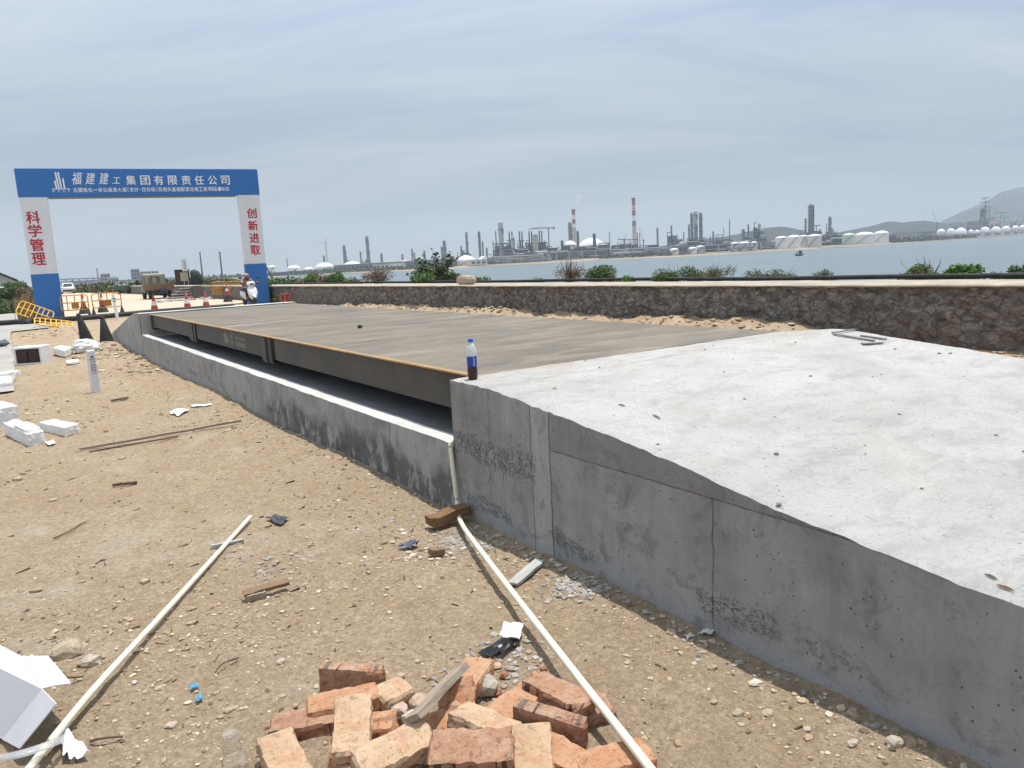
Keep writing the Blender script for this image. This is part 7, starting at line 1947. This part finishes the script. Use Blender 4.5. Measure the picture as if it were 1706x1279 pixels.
G_DARK = [(.030, .062, .018), (.045, .085, .025), (.06, .105, .03), (.085, .13, .04)]
G_OLIVE = [(.07, .085, .03), (.10, .11, .045), (.05, .07, .025), (.13, .13, .06)]
G_BRIGHT = [(.07, .16, .025), (.10, .20, .04), (.05, .12, .02)]
G_BROWN = [(.16, .11, .075), (.12, .085, .06), (.20, .15, .11), (.10, .09, .05)]
G_RED = [(.085, .03, .035), (.06, .03, .03), (.07, .07, .03)]
W_STEM = simple('stem', (.13, .095, .06), .9, .2, 8)
def bush(loc, rx, ry, h, n, leaf, pal, label, seed, name='bush', cat='bush', group=None, twigs=12, clumps=9, twig_h=1.15, twig_mat=None):
    r = np.random.RandomState(seed); n = int(n * 2.4)
    b = thing(name, label, cat, loc, (0, 0, 0), group)
    cs = []
    for k in range(clumps):
        a = r.uniform(0, 6.28); q = r.rand() ** .6
        cs.append((rx * .8 * q * math.cos(a), ry * .8 * q * math.sin(a), h * r.uniform(.35, .95) * (1 - .3 * q), r.uniform(.30, .50)))
    cs = np.array(cs)
    ci = r.randint(0, clumps, n)
    e = r.normal(size=(n, 3)); e /= np.linalg.norm(e, axis=1)[:, None]; e *= r.rand(n)[:, None] ** .4
    P_ = cs[ci, :3] + e * cs[ci, 3:4] * np.array([rx, ry, h * .85])
    P_[:, 2] = np.maximum(P_[:, 2], .01)
    pal_ = np.array(pal); cbase = r.randint(0, len(pal), clumps)
    pick = np.where(r.rand(n) < .55, cbase[ci], r.randint(0, len(pal), n))
    cols = pal_[pick] * r.uniform(1.1, 1.9, (n, 1))
    leaves('foliage', P_, leaf * r.uniform(.6, 1.4, n), cols, b, seed)
    m = MB()
    for k in range(twigs):
        a = r.uniform(0, 6.28); q = r.rand(); tx, ty = rx * q * math.cos(a), ry * q * math.sin(a); tz = h * r.uniform(.7, twig_h)
        m.tube([(tx * .15, ty * .15, -.05), (tx * .5, ty * .5, tz * .45), (tx * .9 + .03 * r.normal(), ty * .9, tz * .8), (tx + .05 * r.normal() * h, ty, tz)], .006, 5, rs=[.012 * h + .002, .009 * h + .002, .005 * h + .0015, .002])
    m.build('stems', twig_mat or W_STEM, b)
    return b
GB = 'bushes growing behind the wall coping'
def wall_bush(px0, px1, ytop, pal, label, seed, n=1500, leaf=.05, x=11.35, twigs=12, ry=None, cat='bush', base=.66, twig_h=1.15):
    c = onx((px0 + px1) / 2, 468, x); tp = onx((px0 + px1) / 2, ytop, x); D = (c - EYE).dot(_f0)
    w = (px1 - px0) * px_size(D)
    return bush(Vector((x, c.y, base)), ry or min(w * .5, .8), w / 2 / .84, max(.15, tp.z - base), n, leaf, pal, label, seed, cat=cat, twigs=twigs, group=GB, twig_h=twig_h)
wall_bush(1088, 1165, 440, G_DARK + G_OLIVE[:1], 'dense dark green bush in the middle of the coping, left of the twiggy brown one', 1, 2600, .042)
wall_bush(1160, 1228, 442, G_OLIVE + G_BROWN[:2], 'twiggy olive brown bush touching the dense dark green one', 2, 900, .036, twigs=26, twig_h=1.3)
wall_bush(1250, 1322, 447, G_OLIVE + G_DARK[:2], 'low olive bush right of the twiggy brown one, wider than high', 3, 1300, .036, twigs=18)
wall_bush(1355, 1388, 450, G_OLIVE, 'small olive tuft alone between two larger bushes on the right', 4, 420, .034, twigs=12)
wall_bush(1505, 1585, 441, G_OLIVE + G_DARK, 'broad olive green bush with tall thin sprigs at the right', 5, 2200, .036, twigs=22, twig_h=1.45)
wall_bush(1580, 1632, 442, G_BRIGHT + G_DARK[1:], 'bright leafy green bush at the right end of the broad olive one', 6, 1400, .055, x=11.2)
wall_bush(1650, 1676, 452, G_OLIVE, 'faint small tuft near the right picture edge', 7, 260, .03, twigs=8)
wall_bush(1686, 1740, 440, G_DARK + G_BRIGHT[:1], 'green bush cut off by the right picture edge', 8, 900, .05)
wall_bush(925, 975, 440, G_BROWN, 'dry brown bush of bare twigs on the coping left of centre', 9, 700, .04, twigs=46, twig_h=1.35)
wall_bush(968, 1034, 444, G_DARK + G_OLIVE, 'dark green bush joined to the dry brown one', 10, 1700, .05, x=11.6)
wall_bush(1030, 1056, 459, G_BRIGHT, 'small bright green clump hanging over the coping edge', 11, 420, .05, x=11.0)
wall_bush(786, 818, 460, G_BRIGHT + G_DARK, 'low green tuft right of the tan stone block', 12, 420, .07)
wall_bush(872, 912, 463, G_OLIVE, 'very low faint weeds left of the dry brown bush', 13, 160, .05, twigs=10)
wall_bush(600, 662, 450, G_BROWN[:3] + G_OLIVE[:1], 'grey brown bush of dry stems left of the tall shrub', 14, 700, .07, twigs=60, twig_h=1.2)
wall_bush(496, 540, 455, G_OLIVE + G_BRIGHT[:1], 'yellowish green bush furthest left on the coping but one', 15, 900, .10)
wall_bush(524, 552, 457, G_BROWN, 'small brown bush between the yellowish and dark green ones', 16, 400, .09)
wall_bush(540, 576, 454, G_DARK, 'round dark green bush left of the grey brown stems', 17, 1200, .10)
wall_bush(446, 482, 464, G_BRIGHT + G_DARK, 'low green tuft just right of the right gate post', 18, 400, .11)
wall_bush(574, 604, 462, G_DARK + G_OLIVE, 'low green weeds right of the round dark green bush', 19, 300, .09)
# the tall shrub with drooping leaves
r = np.random.RandomState(44)
c = onx(728, 470, 11.4)
ts = thing('tall_shrub', 'tall leafy shrub with drooping dark leaves and a reddish top behind the coping', 'shrub', Vector((11.4, c.y, .6)))
m = MB(); LP, LS, LC = [], [], []
def stem_to(px, py, n, spread_, pal, sz):
    tp = onx(px, py, 11.4); b = Vector((0, (tp.y - c.y) * .35, 0)); e = Vector((r.uniform(-.2, .2), tp.y - c.y, tp.z - .6))
    pts = [b.lerp(e, u) + Vector((.08 * math.sin(u * 4 + px), .10 * math.sin(u * 3 + px * .7), 0)) for u in np.linspace(0, 1, 7)]
    m.tube(pts, .02, 6, rs=[.035, .03, .026, .022, .018, .012, .006])
    for k in range(n):
        u = 1 - .62 * r.rand() ** 1.2; i = min(5, int(u * 6)); p_ = pts[i].lerp(pts[i + 1], u * 6 - i)
        q = p_ + Vector((r.normal() * spread_, r.normal() * spread_, r.normal() * spread_ * .7))
        LP.append(tuple(q)); LS.append(sz * r.uniform(.6, 1.3)); cc = pal[r.randint(len(pal))]; LC.append(tuple(v * r.uniform(.8, 1.3) for v in cc))
stem_to(724, 419, 60, .07, G_RED + G_DARK[:2], .17); stem_to(739, 423, 80, .08, G_DARK + G_RED[:1], .17); stem_to(714, 440, 60, .09, G_DARK, .15); stem_to(694, 431, 80, .10, G_DARK, .17)
stem_to(703, 448, 80, .12, G_DARK, .15); stem_to(736, 444, 110, .12, G_DARK, .16); stem_to(687, 450, 90, .12, G_DARK, .15); stem_to(752, 455, 70, .12, G_DARK + G_OLIVE, .14)
m.build('stems', W_STEM, ts)
leaves('foliage', np.array(LP), np.array(LS), np.array(LC), ts, 45, .62, .6)
wall_bush(668, 772, 455, G_DARK + G_BRIGHT[:1] + G_OLIVE[:1], 'wide low green bush at the foot of the tall shrub', 20, 2600, .10, x=11.5)
wall_bush(744, 776, 455, G_BROWN + G_OLIVE, 'brownish weeds between the tall shrub and the stone block', 21, 500, .08, x=11.7)

# green bank and shrubs at the far left
vx = np.linspace(-34, -1.3, 26); vy = np.concatenate([np.arange(47, 80, 2.0), np.arange(80, 190, 8)])
vX, vY = np.meshgrid(vx, vy)
edge_ = sstep(-1.3, -5.0, vX) * sstep(46.5, 53, vY)
vZ = -.05 + edge_ * (1.0 + .35 * fbm(vX * .2, vY * .12, 3))
tag(grid_mesh('green_bank', vX, vY, vZ, simple('bank_green_soil', (.075, .085, .035), .95, .3, 1.5)), kind='structure')
def bank_z(x, y): return -.05 + float((sstep(-1.3, -5.0, np.array([x])) * sstep(46.5, 53, np.array([y])) * (1.0 + .35 * fbm(np.array([x * .2]), np.array([y * .12]), 3)))[0])
r = np.random.RandomState(6); n = 16000
x_ = -1.2 - 22 * r.rand(n) ** 1.6; y_ = 47 + 60 * r.rand(n) ** 1.8
z_ = -.05 + sstep(-1.3, -5.0, x_) * sstep(46.5, 53, y_) * (1.0 + .35 * fbm(x_ * .2, y_ * .12, 3)) + .22 * r.rand(n)
pal = np.array(G_DARK + G_OLIVE + G_BRIGHT[:1]); lo_ = fbm(x_ * .35, y_ * .3, 3)
ci = np.clip(((lo_ + .5) * 8).astype(int) + r.randint(-2, 3, n), 0, 8)
tag(leaves('bank_weeds', np.stack([x_, y_, z_], -1), .30 * r.uniform(.5, 1.4, n), pal[ci] * r.uniform(.8, 1.3, (n, 1)), None, 8), kind='stuff')
GV = 'shrubs on the green bank'
for k, (px, yt, D, w, lab, pal_) in enumerate([(18, 472, 74, 2.4, 'dark green shrub on the bank under the shed roof edge', G_DARK), (33, 474, 84, 2.6, 'olive shrub on the bank left of the blue gate base', G_OLIVE), (6, 478, 70, 2.0, 'low dark shrub on the bank at the left picture edge', G_DARK), (40, 480, 70, 1.4, 'small brownish shrub at the end of the bank beside the road', G_BROWN + G_OLIVE)]):
    tp = far(px, yt, D); zb = bank_z(tp.x, tp.y)
    bush((tp.x, tp.y, zb), w * .6, w * .6, max(.5, tp.z - zb), 1300, .22, pal_, lab, 60 + k, group=GV, cat='shrub')
# dry straw tuft at the left gate post
p = onz(48, 532); b = thing('dry_grass', 'tuft of dry straw coloured grass growing at the left gate post', 'grass tuft', p)
n = 420; base = np.stack([r.normal(0, .16, n), r.normal(0, .25, n), np.zeros(n)], -1)
m = MB()
for k in range(n):
    h_ = r.uniform(.5, 1.25); dx, dy = r.normal(0, .14), r.normal(0, .14); x0, y0 = base[k, 0], base[k, 1]; w_ = .010
    m.add([(x0 - w_, y0, 0), (x0 + w_, y0, 0), (x0 + dx * .5 + w_, y0 + dy * .5, h_ * .6), (x0 + dx * .5 - w_, y0 + dy * .5, h_ * .6), (x0 + dx * 1.4, y0 + dy * 1.4, h_)], [(0, 1, 2, 3), (3, 2, 4)], col=[(.42, .29, .14), (.30, .20, .10), (.35, .22, .12)][k % 3])
o = m.build('blades', MAT_LEAF, b)
# weeds at the right gate post and wall foot
for k, (px, py, h_, lab) in enumerate([(453, 503, .9, 'green weeds at the foot of the right gate post'), (468, 505, .35, 'tiny green weeds between the gate post and the red stool')]):
    p = onz(px, py); bush((p.x, p.y, 0), .3, .3, h_, 350, .10, G_BRIGHT + G_DARK, lab, 80 + k, name='weed', cat='weeds')
# far hedge of scrub across the yard
r = np.random.RandomState(16); n = 15000
a0, b0 = onz(95, 487, 0), onz(245, 489.2, 0)
L_, M_ = [], []
u = r.rand(n); dd = r.rand(n) ** 1.5
X = a0.x + (b0.x - a0.x) * u + 26 * dd * math.sin(R(12)); Y = a0.y + (b0.y - a0.y) * u + 26 * dd * math.cos(R(12)) + 1
hh = .50 + .45 * fbm(X * .25, Y * .1, 3) + .45 * dd
Z = hh * r.rand(n) ** .8
lo_ = fbm(X * .5, Y * .2 + Z * .6, 3); pal = np.array(G_DARK + G_OLIVE + G_BROWN)
ci = np.clip(((lo_ + .5) * 11).astype(int) + r.randint(-2, 3, n), 0, 11)
tag(leaves('hedge_scrub', np.stack([X, Y, Z], -1), 0.38 * r.uniform(.5, 1.5, n), pal[ci] * r.uniform(.75, 1.2, (n, 1)), None, 17, .7), kind='stuff')
# scrub on the bank behind the wall, seen through the gate
n = 9000; Y = 46 + 110 * r.rand(n); X = 11.5 + (Y - 45) * .16 * r.rand(n) + 3 * r.rand(n); Z = .6 + (.10 + .5 * np.clip(fbm(X * .4, Y * .2, 3) + .3, 0, 1)) * r.rand(n)
ci = np.clip(((fbm(X * .5, Y * .3, 3) + .5) * 11).astype(int) + r.randint(-2, 3, n), 0, 11)
tag(leaves('bank_scrub', np.stack([X, Y, Z], -1), .22 * r.uniform(.5, 1.5, n), pal[ci] * r.uniform(.75, 1.2, (n, 1)), None, 18, .7), kind='stuff')
tag(leaves('shore_scrub', *SHORE_LEAVES, None, 19, .8), kind='stuff')

# ------------------------------------------------------------------ haze
HAZE = True
if HAZE:
    m = MB()
    m.box((500, 1500, 145), (12000, 9000, 310))
    hz = bpy.data.materials.new('haze'); hz.use_nodes = True
    ht = hz.node_tree
    for n in list(ht.nodes): ht.nodes.remove(n)
    ho = ht.nodes.new('ShaderNodeOutputMaterial'); hv = ht.nodes.new('ShaderNodeVolumePrincipled')
    hv.inputs['Color'].default_value = (.60, .69, .79, 1)
    hv.inputs['Density'].default_value = .00030
    hv.inputs['Anisotropy'].default_value = 0.0
    ht.links.new(hv.outputs[0], ho.inputs['Volume'])
    h = m.build('haze', hz); tag(h, kind='stuff')
